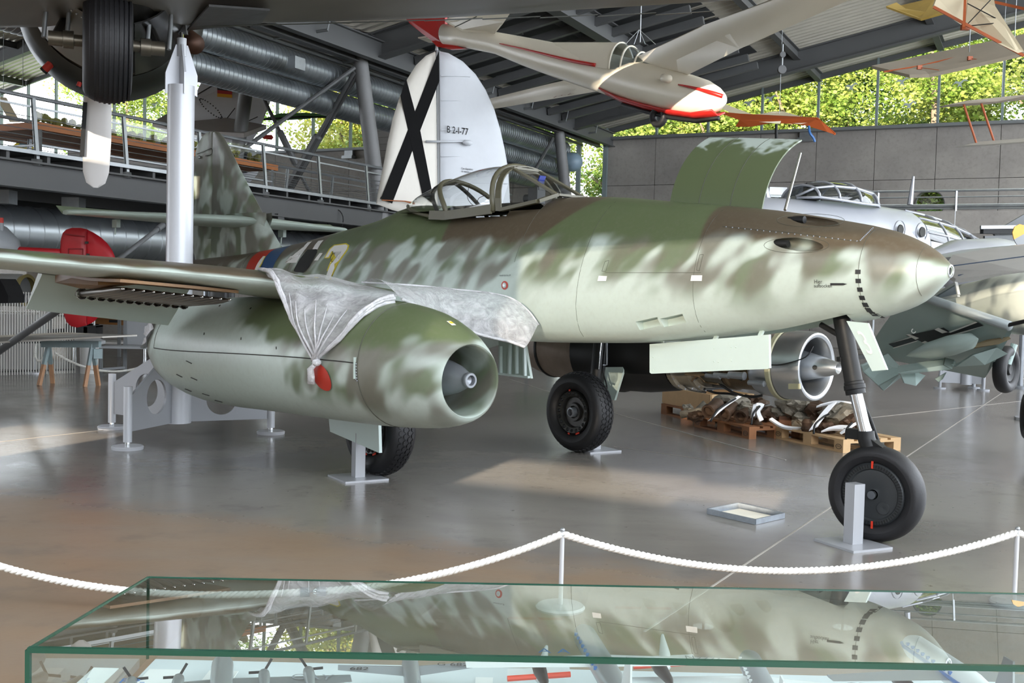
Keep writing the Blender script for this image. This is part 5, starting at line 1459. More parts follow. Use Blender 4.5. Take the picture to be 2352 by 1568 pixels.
# dorsal turret canopy
tc = [on_plane(u, v, BT + BS * .1, BS) - O for u, v in ((1822, 452), (1840, 425), (1880, 417), (1930, 420), (1975, 436), (2015, 468))]
def trings(w0):
    out = []
    for i, p in enumerate(tc):
        base = on_plane((1800, 1835, 1880, 1930, 1975, 2025)[i], (452, 455, 462, 470, 474, 478)[i], BT + BS * .1, BS) - O
        h = max(.04, (p - base).z); w = (.1, .5, .58, .58, .5, .08)[i]
        out.append([Vector((p.x, p.y, base.z)) + BS * (w * math.cos(PI * k / 12)) + Vector((0, 0, h * math.sin(PI * k / 12))) for k in range(13)])
    return out
tr2 = trings(0)
MB().rings(tr2, False).build('dorsal_canopy', M_BG, bom, True)
for r_ in tr2[1:5]: MB().tube(r_, .03, 6).build('canopy_frame', M_SILV, bom, True)
for k in (0, 3, 12): MB().tube([r_[k] for r_ in tr2], .03, 6).build('canopy_frame', M_SILV, bom, True)
MB().tube([on_plane(2090, 470, BT, BS) - O, on_plane(2098, 405, BT, BS) - O], [.07, .03], 8).build('aerial_mast', M_SILV, bom)
MB().tube([on_plane(1762, 455, BT, BS) - O, on_plane(1757, 425, BT, BS) - O], [.08, .05], 8).build('aerial_post', M_SILV, bom)
MB().box(on_plane(1865, 440, BT + BS * .2, BS) - O, (.3, .3, .35)).build('gunner_seat', M_DARK, bom)
# wings and engine
for sg in (1, -1):
    root = BN - BD * 6.2 + BS * sg * .7 + Vector((0, 0, 2.2)) - O; tip = root + BS * sg * 8.5 - BD * .8 + Vector((0, 0, .7))
    rs = []
    for p, c_ in ((root, 4.2), (root.lerp(tip, .4), 3.4), (tip, 1.6)):
        rs.append([p + BD * c_ * .5, p + BD * c_ * .3 + Vector((0, 0, c_ * .08)), p - BD * c_ * .1 + Vector((0, 0, c_ * .07)), p - BD * c_ * .5, p - BD * c_ * .1 - Vector((0, 0, c_ * .05)), p + BD * c_ * .35 - Vector((0, 0, c_ * .05))])
    MB().rings(rs).build('wing', M_SILV, bom, 40)
    n0 = root.lerp(tip, .27) + BD * 1.4
    MB().lathe([(-2.5, .2), (-1.5, .5), (0, .6), (1.4, .5), (1.7, .3), (2.1, 0)], n0, BD, 20).build('engine_nacelle', M_SILV, bom, 40)
    MB().cyl(n0 - BD * .8 - Vector((0, 0, .3)), Vector((n0.x, n0.y, -O.z + .55)) - BD * .8, .09, n=10).build('main_leg', M_SILV, bom)
    MB().lathe(tyre_profile(.55, .35, .25), Vector((n0.x, n0.y, -O.z + .55)) - BD * .8, BS, 28).build('main_wheel', M_RUB, bom, 60)
# fuselage tail support
MB().cyl(BT + BD * 3.3 - O + Vector((0, 0, .0)), BT + BD * 3.3 - O + Vector((0, 0, 2.3)), .07, n=12).build('tail_leg', M_SILV, bom)

# ------------------------------------------------------------------ propeller of a further exhibit with yellow tip
pp = at(2362, 585, 21.0); e = empty('propeller', (pp.x, pp.y, 0), 0, 'grey propeller blade with a yellow tip rising behind the silver wing', 'propeller')
z0 = pp.z
for a in (0.48, 0.48 + 2 * PI / 3, 0.48 + 4 * PI / 3):
    d = Vector((-math.sin(a), 0, math.cos(a))); s = Vector((math.cos(a), .3, math.sin(a)))
    o_ = Vector((0, 0, z0 - .0)) + Vector((.05, 0, -.0)) 
    MB().prism([o_ - s * .1, o_ + s * .1, o_ + d * .35 + s * .19, o_ + d * .42 + s * .19, o_ + d * .42 - s * .19, o_ + d * .35 - s * .19], (0, .03, 0)).build('blade', mat('propeller_grey', '#8a8d8f', 0.4), e)
    MB().prism([o_ + d * .42 + s * .19, o_ + d * .55 + s * .16, o_ + d * .63 + s * .06, o_ + d * .63 - s * .06, o_ + d * .55 - s * .16, o_ + d * .42 - s * .19], (0, .03, 0)).build('yellow_tip', mat('warning_yellow', '#e5a51c', 0.4), e)
MB().lathe([(-.3, 0), (-.2, .1), (0, .18), (.2, .2)], (0.05, 0, z0), (0, 1, 0), 16).cyl((0.05, .2, z0), (0.05, .2, 0), .05).cyl((.05, .2, 0), (.05, .2, .05), .35).build('hub_and_stand', M_GALU, e, 40)

# ------------------------------------------------------------------ second fighter beyond the nose: pale blue underside with cross
P = lambda u, v, y: at(u, v, y)
M_LB = mat('light_blue_underside', '#97a9a6', 0.45, 0, 0.05, 2.0)
M_LB2 = mat('light_blue_fittings', '#a9bcb8', 0.4, 0, 0.05)
def mottle_grey():
    t = NT('grey_mottle_paint'); n1 = t.noise(t.pos(), 3.2, 1.0); 
    t.set(Base_Color=t.mix(t.step(n1, 0.46, 0.66), lin('#d2d6cb'), lin('#8a8f8d')), Roughness=0.45); return t.mat
M_GM = mottle_grey()
fb = empty('piston_fighter', (6.0, 13.2, 0), 0, 'pale blue piston fighter with a black cross under its wing and lowered flaps', 'aircraft')
O2 = Vector(fb.location)
LEl, LEr, TEr, TEl = P(2085, 672, 12.9), P(2318, 752, 11.7), P(2262, 868, 13.3), P(1985, 815, 14.4)
def wq(f, g, off=0.0):
    p = LEl.lerp(LEr, f).lerp(TEl.lerp(TEr, f), g); n_ = (LEr - LEl).cross(TEl - LEl).normalized()
    if n_.y > 0: n_ = -n_
    bow = math.sin(PI * min(1, g * 1.1)) * .05
    return p + n_ * (bow + off) - O2
g = [[wq(i / 10, j / 10) for j in range(11)] for i in range(11)]
g_top = [[wq(i / 10, j / 10, -0.16 * math.sin(PI * (j / 10) ** .6)) for j in range(11)] for i in range(11)]
MB().sheet(g).sheet(g_top).build('wing', M_LB, fb, 50)
MB().tube([wq(-.0, -.01), wq(.25, -.012), wq(1.0, -.02)], .055, 12).build('leading_edge_slat', mat('slat_grey', '#8e9698', 0.35, .2), fb, True)
MB().cyl(P(2305, 749, 11.72) - O2, P(2420, 722, 11.2) - O2, .022, n=10).build('pitot_tube', M_BLACK, fb)
def wpoly(pts, name, m_, off): 
    n_ = []
    for i in range(len(pts)):
        p, q = pts[i], pts[(i + 1) % len(pts)]
        for k in range(4): n_.append((lerp(p[0], q[0], k / 4), lerp(p[1], q[1], k / 4)))
    bm = bmesh.new(); bm.faces.new([bm.verts.new((a, b, 0)) for a, b in n_]); bmesh.ops.triangulate(bm, faces=bm.faces[:])
    for c_ in [x * .05 for x in range(-10, 30)]:
        for no, co in (((1, 0, 0), (c_, 0, 0)), ((0, 1, 0), (0, c_, 0))): bmesh.ops.bisect_plane(bm, geom=bm.verts[:] + bm.edges[:] + bm.faces[:], plane_co=co, plane_no=no)
    for v in bm.verts: v.co = wq(v.co.x, v.co.y, off)
    me = bpy.data.meshes.new(name); bm.to_mesh(me); bm.free(); me.materials.append(m_); return link(name, me, fb)
def inv(u, v):
    """pixel -> (f, g) on the wing"""
    best = (9e9, 0, 0)
    for i in range(0, 101, 2):
        for j in range(0, 101, 2):
            p = wq(i / 100, j / 100) + O2; d = p - Vector((0, 0, EYE)); r_ = ray(u, v); e_ = d.cross(r_).length / r_.length
            if e_ < best[0]: best = (e_, i / 100, j / 100)
    return best[1], best[2]
cb = [inv(*p) for p in ((2040, 788), (2052, 797), (2108, 779), (2130, 790), (2152, 787), (2187, 768), (2258, 747), (2246, 738), (2178, 762), (2146, 755), (2112, 767), (2096, 773))]
wpoly(cb, 'cross_bar', M_MBLK, .008)
ca = [inv(*p) for p in ((2082, 769), (2100, 776), (2140, 790), (2152, 787), (2188, 764), (2168, 752), (2146, 755))]
wpoly(ca, 'cross_bar', M_MBLK, .009)
for q in ((( 2082, 768), (2092, 766), (2114, 777), (2104, 779)), ((2118, 784), (2128, 781), (2147, 790), (2138, 792)), ((2148, 756), (2158, 753), (2178, 762), (2168, 764)), ((2182, 768), (2192, 766), (2206, 774), (2196, 777)), ((2040, 788), (2098, 772), (2098, 774), (2042, 790)), ((2052, 797), (2108, 780), (2108, 782), (2054, 799)), ((2180, 760), (2244, 738), (2246, 740), (2182, 762)), ((2190, 768), (2258, 746), (2258, 748), (2190, 770))):
    wpoly([inv(*p) for p in q], 'cross_white_edge', M_WHITE, .012)
MB().tube([wq(.28, .42, .01) + Vector((.025 * math.cos(a), 0, .025 * math.sin(a))) for a in [2 * PI * k / 12 for k in range(12)]], .006, 5, True).build('tie_down_ring', M_WHITE, fb)
def pan(name, pts, depth, m_, th=.05): return MB().prism([P(u, v, y) - O2 for (u, v, y) in pts], (0, th, 0)).build(name, m_, fb)
# flaps, radiator, bulge, wheel well
pan('flap', [(1978, 838, 14.0), (2040, 812, 14.0), (2070, 845, 13.9), (2062, 862, 13.8), (2030, 896, 13.6), (1985, 855, 13.8)], 0, M_LB2)
pan('flap', [(2020, 886, 13.6), (2066, 860, 13.5), (2075, 862, 13.5), (2030, 897, 13.5)], 0, M_LB)
rad = MB().rings([[P(u, v, y) - O2 for u, v, y in r_] for r_ in ([(2062, 840, 13.4), (2062, 856, 13.2), (2072, 860, 13.1), (2085, 852, 13.5)], [(2172, 822, 12.9), (2168, 838, 12.7), (2185, 848, 12.6), (2196, 830, 13.0)])]).build('radiator_duct', M_LB2, fb)
pan('radiator_intake_frame', [(2168, 838, 12.68), (2172, 821, 12.85), (2192, 826, 12.8), (2187, 848, 12.58)], 0, mat('radiator_grille', '#8e9b93', .5), .03)
pan('radiator_flap', [(2067, 856, 13.2), (2102, 853, 13.1), (2126, 862, 13.1), (2104, 886, 13.0), (2078, 880, 13.1)], 0, M_LB2, .04)
pan('radiator_flap', [(2148, 870, 13.0), (2174, 855, 12.9), (2166, 870, 12.9), (2156, 877, 12.95)], 0, M_LB2, .02)
MB().lathe([(0, 0), (.15, .09), (.5, .12), (.9, .10), (1.3, .03), (1.4, 0)], P(2248, 778, 12.0) - O2, (P(2120, 808, 13.0) - P(2248, 778, 12.0)), 16).build('gun_bulge', M_LB2, fb, 40)
pan('wheel_well', [(2200, 803, 12.25), (2240, 790, 12.15), (2268, 780, 12.05), (2318, 773, 11.95), (2322, 778, 11.95), (2295, 790, 12.0), (2240, 800, 12.2)], 0, mat('wheel_well_brown', '#6b6048', .7), .02)
pan('wheel_fairing', [(2235, 815, 12.3), (2290, 798, 12.2), (2315, 812, 12.2), (2262, 838, 12.4), (2195, 842, 12.6)], 0, M_LB, .06)
MB().rings([[P(u, v, y) - O2 + Vector((0, dy, 0)) for dy in (0, .02) for _ in (0,)] + [P(u, v + 3, y) - O2] for u, v, y in ((2180, 838, 12.7), (2255, 822, 12.5))]).build('root_fairing', M_LB2, fb)
for (u, v, y, r_) in ((2311, 848, 13.0, .285), (2368, 955, 11.5, .26)):
    c_ = P(u, v, y) - O2; axw = Vector((.72, -.69, 0)) if u < 2330 else Vector((1, -.3, 0))
    c_.z = max(c_.z, r_)
    w_ = MB().lathe(tyre_profile(r_, .16, r_ * .5), c_, axw, 36).build('main_wheel', M_RUB, fb, 60)
    for s_ in (1, -1): MB().lathe([(.05, 0), (.055, r_ * .2), (.03, r_ * .25), (.03, r_ * .4), (.05, r_ * .5)], c_, axw * s_, 24).build('wheel_hub', M_BLACK, w_, 40)
    MB().cyl(c_, P(2330 if u < 2330 else 2420, 790, y) - O2, .04, n=10).build('wheel_leg', M_LB2, fb)
# mottled fuselage, windscreen
rs = []
for u, v, y, r_ in ((2070, 705, 15.5, .16), (2130, 705, 14.6, .20), (2210, 702, 13.6, .26), (2300, 698, 12.7, .32), (2420, 696, 11.9, .36)):
    c_ = P(u, v, y) - O2; rs.append([c_ + Vector((.62, .78, 0)) * (r_ * .85 * math.cos(2 * PI * k / 24)) + Vector((0, 0, r_ * 1.05 * math.sin(2 * PI * k / 24))) for k in range(24)])
MB().rings(rs).build('fuselage', M_GM, fb, True)
cf = [P(2130, 690, 13.6), P(2196, 650, 12.8), P(2202, 678, 12.7), P(2145, 690, 13.4)]
MB().add([p - O2 for p in cf], [(0, 1, 2, 3)]).build('windscreen_glass', glass('dark_glass', (.35, .42, .5), .5), fb)
for p, q in zip(cf, cf[1:] + cf[:1]): MB().bar(p - O2, q - O2, .03, .03).build('windscreen_frame', mat('frame_grey', '#a9aaa6', .4), fb)
# grey wing of the neighbour lying across
e = empty('wing_panel', P(2352, 620, 15) * 1, 0, 'broad grey wing with dark seams crossing in front of the silver bomber nose', 'wing')
e.location = (P(2352, 620, 15).x, 15, 0); O3 = Vector(e.location)
MB().prism([P(u, v, y) - O3 for u, v, y in ((2165, 618, 16), (2188, 585, 16.5), (2260, 572, 16.5), (2420, 555, 16.2), (2440, 610, 14.6), (2352, 622, 14.8), (2195, 640, 15.6))], (0, .04, -.06)).build('wing_skin', mat('wing_panel_grey', '#b5b3b0', .45), e)
for q in ((2185, 612, 2352, 590), (2195, 634, 2352, 610)): MB().bar(P(q[0], q[1], 15.7) - O3 + Vector((0, -.08, .01)), P(q[2], q[3], 15.3) - O3 + Vector((0, -.08, .01)), .015, .015).build('wing_seam', mat('seam_blue', '#2f3f55', .5), e)
MB().cyl(P(2400, 600, 15.4) - O3, Vector((P(2400, 600, 15.4).x - O3.x, .4, 0)), .05).cyl(Vector((P(2400, 600, 15.4).x - O3.x, .4, 0)), Vector((P(2400, 600, 15.4).x - O3.x, .4, .04)), .3).build('wing_stand', M_STAND, e)

# ------------------------------------------------------------------ white glider with red rudder, hanging
M_CREAM = mat('glider_cream', '#e3dccb', 0.3, 0, 0.04, 1.5)
M_GRED = mat('glider_red', '#b3241f', 0.3, 0, 0.06)
gl_ = empty('glider', at(1480, 190, 14.3), 0, 'cream white glider with red rudder and red keel hanging above the jet', 'aircraft'); OG = Vector(gl_.location)
def G(u, v, y): return at(u, v, y) - OG
gs = [(1022, 55, 103, 17.8), (1060, 58, 108, 17.5), (1138, 73, 124, 17.0), (1205, 85, 152, 16.5), (1275, 98, 178, 15.9), (1340, 108, 200, 15.4), (1400, 122, 220, 15.0), (1480, 142, 244, 14.4), (1540, 160, 258, 14.0), (1590, 172, 267, 13.75), (1625, 184, 264, 13.5), (1650, 200, 255, 13.35), (1663, 214, 242, 13.28), (1669, 228, 231, 13.25)]
gax = (G(1669, 228, 13.25) - G(1022, 80, 17.8)).normalized(); gsd = gax.cross(Vector((0, 0, 1))).normalized(); gup = gsd.cross(gax)
rs = []
for u, v0, v1, y in gs:
    p0, p1 = G(u, v0, y), G(u, v1, y); c_ = (p0 + p1) / 2; h = (p0 - p1).length / 2
    rs.append([c_ + gsd * (h * .78 * math.cos(2 * PI * k / 28)) + Vector((0, 0, 1)) * (h * math.sin(2 * PI * k / 28)) for k in range(28)])
MB().rings(rs).build('fuselage', M_CREAM, gl_, True)
hump = [(1240, 98, 130, 16.15), (1275, 97, 140, 15.9), (1340, 97, 150, 15.4), (1400, 97, 160, 15.0), (1428, 98, 165, 14.8)]
rs = []
for u, v0, v1, y in hump:
    p0, p1 = G(u, v0, y), G(u, v1, y); h = (p0 - p1).length
    rs.append([p1 + gsd * (h * .62 * math.cos(PI * k / 14)) + Vector((0, 0, h * math.sin(PI * k / 14))) for k in range(15)])
MB().rings(rs, False).build('turtle_deck', M_CREAM, gl_, True)
r2 = [rs[-1]]
for u, v0, v1, y in ((1450, 106, 165, 14.65), (1475, 120, 165, 14.5), (1500, 140, 168, 14.3)):
    p0, p1 = G(u, v0, y), G(u, v1, y); h = (p0 - p1).length
    r2.append([p1 + gsd * (h * .62 * math.cos(PI * k / 14)) + Vector((0, 0, h * math.sin(PI * k / 14))) for k in range(15)])
MB().rings(r2, False).build('canopy_glass', glass('glider_canopy', (.6, .66, .7), .3), gl_, True)
for r_ in r2[:3]: MB().tube(r_, .015, 6).build('canopy_frame', M_CREAM, gl_, True)
def gplate(name, px, m_, th=.03): return MB().prism([G(*q) for q in px], gsd * th).build(name, m_, gl_)
gplate('rudder', [(1028, 30, 17.8), (1027, 103, 17.8), (1005, 100, 18), (975, 78, 18.2), (947, 55, 18.4), (933, 38, 18.5), (935, 20, 18.5), (990, 10, 18.1)], M_GRED, .05)
gplate('tail_skid', [(998, 95, 18), (1028, 98, 17.8), (1075, 113, 17.4), (1040, 115, 17.6), (1010, 108, 17.9)], M_GRED, .06)
MB().prism([G(1022, 50, 17.6), G(1040, 40, 17.4), G(1172, 30, 16.2), G(1155, 55, 16.3), G(1136, 78, 16.9), G(1062, 72, 17.3)], (0, 0, .03)).build('tailplane', M_CREAM, gl_)
MB().prism([G(960, 88, 18.6), G(990, 84, 18.2), G(1010, 98, 18.1), G(985, 98, 18.6)], (0, 0, .02)).build('tailplane', M_CREAM, gl_)
MB().tube([G(1045, 62, 17.0), G(1095, 38, 16.5)], .008, 6).build('elevator_gap', M_LINE, gl_)
# keel skid
kp = [(1390, 212, 15.0), (1430, 232, 14.7), (1480, 247, 14.35), (1540, 262, 13.95), (1600, 270, 13.65), (1650, 263, 13.35)]
sk = [[G(u, v - 6, y) - gsd * .13 for u, v, y in kp], [G(u, v + 5, y) for u, v, y in kp], [G(u, v - 6, y) + gsd * .13 for u, v, y in kp]]
MB().sheet(sk, .02).build('red_keel', M_GRED, gl_, True)
MB().tube([G(u, v + 8, y) for u, v, y in kp[1:]], .03, 8).build('skid_runner', M_BLACK, gl_, True)
MB().lathe(tyre_profile(.14, .1, .06), G(1513, 268, 14.1), gsd, 24).build('wheel', M_RUB, gl_, True)
MB().lathe([(-.1, 0), (-.06, .05), (.06, .05), (.1, 0)], G(1530, 180, 13.7), gax, 12).build('spar_fairing', M_CREAM, gl_, True)
for pts in (((1146, 99), (1230, 119), (1300, 138), (1370, 149)), ((1560, 193), (1600, 203), (1640, 214), (1667, 222))):
    pass
def gside(u, v, off=.01):
    """point on the glider flank seen at a pixel"""
    best = None; d = ray(u, v); o_ = Vector((0, 0, EYE)) - OG
    for i in range(len(gs) - 1):
        for f in [q / 12 for q in range(13)]:
            u_, v0, v1, y = [lerp(gs[i][q], gs[i + 1][q], f) for q in range(4)]
            p0, p1 = G(u_, v0, y), G(u_, v1, y); c_ = (p0 + p1) / 2; h = (p0 - p1).length / 2
            for a in range(-16, 17):
                an = a / 16 * PI / 2 * .98
                sg = 1 if gsd.y < 0 else -1
                p = c_ + gsd * sg * ((h * .78 + off) * math.cos(an)) + Vector((0, 0, (h + off) * math.sin(an)))
                e_ = (p - o_).cross(d).length / d.length
                if best is None or e_ < best[0]: best = (e_, p)
    return best[1]
def gstripe(px, w, name='red_stripe'):
    pts = [gside(*q) for q in px]; pts = spline(pts, 5)
    MB().tube(pts, [w * min(1, .3 + k / len(pts)) for k in range(len(pts))], 6).build(name, M_GRED, gl_, True)
gstripe([(1150, 101), (1210, 114), (1270, 130), (1320, 141), (1368, 149)], .028)
gstripe([(1558, 193), (1595, 201), (1630, 211), (1660, 221)], .03)
# wings
def gwing(pr, name):
    rs = []
    for (u0, v0, y0), (u1, v1, y1) in pr:
        a, b = G(u0, v0, y0), G(u1, v1, y1); c_ = b - a
        rs.append([a, a + c_ * .15 + Vector((0, 0, .06)), a + c_ * .45 + Vector((0, 0, .08)), b, a + c_ * .45 - Vector((0, 0, .03)), a + c_ * .12 - Vector((0, 0, .04))])
    return MB().rings(rs).build(name, M_CREAM, gl_, 40)
gwing([((1420, 150, 14.9), (1560, 182, 14.0)), ((1615, 58, 13.0), (1700, 112, 12.3)), ((1790, -5, 11.6), (1950, 0, 10.9)), ((1980, -120, 10.4), (2100, -90, 10.0))], 'wing')
LW = [((1378, 170, 16.2), (1400, 205, 15.6)), ((1260, 196, 18.0), (1300, 222, 17.6)), ((1118, 232, 20.8), (1135, 250, 20.6))]
gwing(LW, 'wing')
MB().prism([G(1555, 178, 13.95), G(1480, 168, 14.3), G(1470, 152, 14.3), G(1560, 165, 14.0)], (0, 0, .01)).build('wing_root_window', mat('green_tinted_panel', '#9aa77a', .3), gl_)
me = text_mesh('D-LAV', .55)
b0, b1 = G(1268, 212, 17.9), G(1378, 190, 16.3)
for q in me.vertices: q.co = b0 + (b1 - b0) * (q.co.x / 1.9) + Vector((.1, -.35, .0)) * q.co.y * 1.2 + Vector((0, 0, -.09))
me.materials.clear(); me.materials.append(mat('faded_registration', '#7d4438', .6)); link('registration', me, gl_)
for u, v, y, y2 in ((1470, 97, 14.5, 14.5), (1065, 60, 17.4, 17.4)):
    p = G(u, v, y); MB().cyl(p, p + Vector((0, 0, 9.4 - p.z - OG.z)), .008, n=6).build('suspension_wire', M_GALV, gl_)
for du in (-32, -12, 14, 38):
    MB().cyl(G(1468, 68, 14.5), G(1468 + du, 102, 14.5), .005, n=6).build('suspension_wire', M_GALV, gl_)

# ------------------------------------------------------------------ old cream training glider, grey wing, far biplane wing, orange hang glider
def hung(name, ref, label, cat='aircraft', group=None):
    p = at(*ref); return empty(name, p, 0, label, cat, group), p
def plate(par, o_, name, px, m_, off=(0, .03, .02)): return MB().prism([at(*q) - o_ for q in px], off).build(name, m_, par)
def wire(par, o_, u, v, y, top=9.6):
    p = at(u, v, y) - o_; MB().cyl(p, Vector((p.x, p.y, top - o_.z)), .006, n=6).build('suspension_wire', M_GALV, par)
M_FABC = mat('cream_fabric', '#ded2b4', 0.7, 0, 0.05, 1.0); M_FABY = mat('yellow_varnished_fabric', '#b79a4e', 0.6, 0, 0.15, 2.0); M_SPAR = mat('orange_wood_spar', '#a9552c', .5, 0, .15, 6)
e, o_ = hung('training_glider', (2240, 40, 12.5), 'cream fabric open-frame glider tail with orange wooden spars near the roof')
plate(e, o_, 'rudder_fabric', [(2144, 16, 12.5), (2152, -6, 12.5), (2222, -6, 12.4), (2216, 62, 12.4)], M_FABC)
plate(e, o_, 'fin_fabric', [(2216, 62, 12.4), (2224, -6, 12.4), (2282, -8, 12.2), (2286, 14, 12.2), (2352, 118, 11.9), (2338, 122, 11.9)], M_FABC)
for q in ((2144, 16, 2352, 128), (2286, 5, 2360, 22), (2217, -4, 2214, 64)): MB().bar(at(q[0], q[1], 12.35) - o_, at(q[2], q[3], 12.0) - o_, .03, .03).build('spar', M_SPAR, e)
MB().box(at(2217, 63, 12.3) - o_, (.09, .05, .06)).build('spar_joint', M_SPAR, e)
for q in ((2218, 60, 2275, 0), (2222, 8, 2312, 55), (2220, 60, 2300, 52)): MB().cyl(at(q[0], q[1], 12.25) - o_, at(q[2], q[3], 12.15) - o_, .006, n=6).build('bracing_wire', M_BLACK, e)
plate(e, o_, 'stabiliser', [(2036, 19, 13.6), (2060, 10, 13.9), (2070, 17, 13.8), (2150, -2, 13.4), (2172, 32, 12.8), (2116, 48, 12.9)], M_FABY, (0, .02, .03))
wire(e, o_, 2200, 0, 12.5)
e, o_ = hung('glider_wing', (2200, 140, 14.5), 'grey-beige fabric wing with hinged aileron hanging before the window band', 'wing')
plate(e, o_, 'wing_fabric', [(2003, 158, 15.6), (2092, 140, 15.8), (2200, 118, 15.4), (2380, 80, 14.6), (2400, 118, 13.6), (2270, 148, 14.0), (2135, 178, 14.4), (2090, 179, 14.5)], mat('grey_beige_fabric', '#a99f90', .7), (0, .03, .05))  # even grey-beige cloth colour
MB().tube([at(2030, 165, 15.0) - o_, at(2110, 152, 15.0) - o_, at(2195, 132, 14.9) - o_], .012, 6).build('aileron_gap', M_SPAR, e)
for u, v in ((2112, 155), (2228, 134)):
    MB().box(at(u, v, 14.4) - o_, (.06, .04, .05)).bar(at(u, v, 14.4) - o_, at(u + 45, v + 6, 14.2) - o_, .008, .008).build('control_horn', M_SPAR, e)
wire(e, o_, 2226, 120, 14.8); wire(e, o_, 2330, 95, 14.4)
e, o_ = hung('biplane_wing', (2290, 280, 24), 'slender far biplane wings joined by thin orange struts', 'wing')
plate(e, o_, 'upper_wing', [(2172, 241, 24), (2220, 231, 24), (2290, 226, 24), (2400, 212, 23.5), (2400, 219, 23.3), (2290, 233, 23.8), (2230, 237, 23.8)], mat('grey_beige_fabric', '#a99f90', .7), (0, .5, .02))
plate(e, o_, 'lower_wing', [(2214, 334, 24), (2250, 325, 24), (2400, 314, 23.5), (2400, 322, 23.3), (2260, 332, 23.8)], mat('pale_wing_fabric', '#b7b2a8', .7), (0, .5, .02))
for q in ((2213, 238, 2243, 330), (2253, 235, 2283, 324)): MB().cyl(at(q[0], q[1], 24) - o_, at(q[2], q[3], 24) - o_, .025, n=8).build('strut', M_SPAR, e)
wire(e, o_, 2300, 230, 24, 9.0)
e, o_ = hung('hang_glider', (1780, 275, 26), 'orange and beige hang glider sail beside the cream glider nose')
M_OR = mat('orange_sailcloth', '#b5521d', .6, 0, .06)
plate(e, o_, 'sail_front', [(1640, 256, 27), (1700, 262, 26.8), (1800, 268, 26.4), (1880, 271, 26), (1918, 309, 25.5), (1900, 303, 25.5), (1850, 288, 25.8), (1815, 284, 26), (1770, 283, 26), (1725, 291, 26), (1690, 291, 26.2), (1700, 276, 26.4)], M_OR, (0, .04, .02))
plate(e, o_, 'sail_back', [(1640, 240, 27.4), (1668, 241, 27.4), (1735, 266, 27), (1775, 257, 27), (1800, 257, 27), (1842, 269, 26.6), (1800, 270, 26.7), (1690, 266, 26.9)], M_FABC, (0, .04, .02))
MB().tube([at(1876, 272, 26) - o_, at(1918, 308, 25.6) - o_], .03, 6).build('leading_tube', M_OR, e)
for q in ((1744, 280), (1820, 283)): MB().prism([at(q[0], q[1], 25.9) - o_, at(q[0] + 50, q[1] - 2, 25.9) - o_, at(q[0] + 48, q[1] + 4, 25.9) - o_], (0, .01, 0)).build('white_patch', M_FABC, e)
MB().tube(spline([at(1858, 290, 25.7) - o_, at(1860, 305, 25.6) - o_, at(1868, 316, 25.6) - o_, at(1872, 326, 25.6) - o_], 4), .03, 6).build('blue_strap', M_MBLU, e)
MB().tube([at(1783, 285, 25.9) - o_, at(1783, 318, 25.9) - o_], .035, 6).build('harness', M_BLACK, e)
wire(e, o_, 1790, 262, 26.3, 10.0)
# crane hook above it
h_ = at(1796, 160, 26.3)
e = empty('pulley_block', h_, 0, 'small grey pulley block hanging from the roof girder over the hang glider', 'pulley')
MB().lathe([(-.05, 0), (-.05, .10), (.05, .10), (.05, 0)], (0, 0, 0), (0, 1, 0), 16).lathe([(-.05, 0), (-.05, .07), (.05, .07), (.05, 0)], (0, 0, .35), (0, 1, 0), 16).build('sheave', M_STEEL, e)
MB().cyl((0, 0, .05), (0, 0, .6), .02, n=8).build('shackle', M_GALV, e)

# ------------------------------------------------------------------ dark transport aircraft overhead, held by a white column
M_UND = mat('weathered_underside', '#77726a', 0.45, 0.35, 0.15, 2.5)
M_UND2 = mat('dark_green_grey_skin', '#4a4b44', 0.4, 0.2, 0.2, 3.0)
M_OIL = mat('oily_black_skin', '#201f1d', 0.3, 0.2, 0.3, 5.0)
tp = empty('transport_aircraft', at(255, 60, 11.5), 0, 'dark weathered transport aircraft overhead with half-lowered ribbed wheel and pale propeller', 'aircraft'); OT = Vector(tp.location)
TD = Vector((-.36, .93, 0)).normalized(); TS = Vector((.93, .36, 0)).normalized()       # flying away from the viewer
def T(u, v, y): return at(u, v, y) - OT
rs = []
for (u, v, y), ch, th in (((-300, 66, 10.9), 3.6, .5), ((120, 62, 11.3), 3.5, .5), ((440, 58, 11.6), 3.3, .45), ((1000, 42, 12.1), 2.8, .36), ((1650, 3, 12.7), 2.2, .26), ((2000, -25, 13.0), 1.6, .18)):
    p = T(u, v, y)
    rs.append([p, p + Vector((0, 0, th * .5)) + TD * .05, p - TD * ch * .35 + Vector((0, 0, th)), p - TD * ch + Vector((0, 0, .12)), p - TD * ch * .5 - Vector((0, 0, th * .25 - .06)), p - TD * ch * .15 - Vector((0, 0, th * .18))])
MB().rings(rs).build('wing', M_UND, tp, 50)
for k in range(9):      # rivet bands
    u0, u1 = 460 + k * 130, 590 + k * 130
    MB().bar(T(u0, 52 - k * 3.2, 11.5 + k * .12) - Vector((0, .25, .10)), T(u1, 50 - k * 4.0, 11.6 + k * .12) - Vector((0, .25, .10)), .03, .006).build('rivet_band', M_UND2, tp)
MB().prism([T(430, 66, 11.5), T(600, 50, 11.3), T(620, 20, 10.6), T(480, 10, 10.0)], (0, 0, -.02)).build('walkway_panel', M_OIL, tp)
nc = T(258, 10, 12.2)
MB().lathe([(-2.6, .3), (-2.0, .55), (-1.2, .72), (-.5, .8), (0, .82)], nc, TD, 40, 0, 0, 2 * PI).build('nacelle', M_OIL, tp, 50)
MB().lathe([(-.25, .84), (-.2, .93), (.0, .99), (.5, .99), (.95, .9), (1.0, .8), (.95, .76), (.3, .8)], nc, TD, 48).build('cowl_ring', mat('olive_black_cowl', '#1f211b', .4), tp, 50)
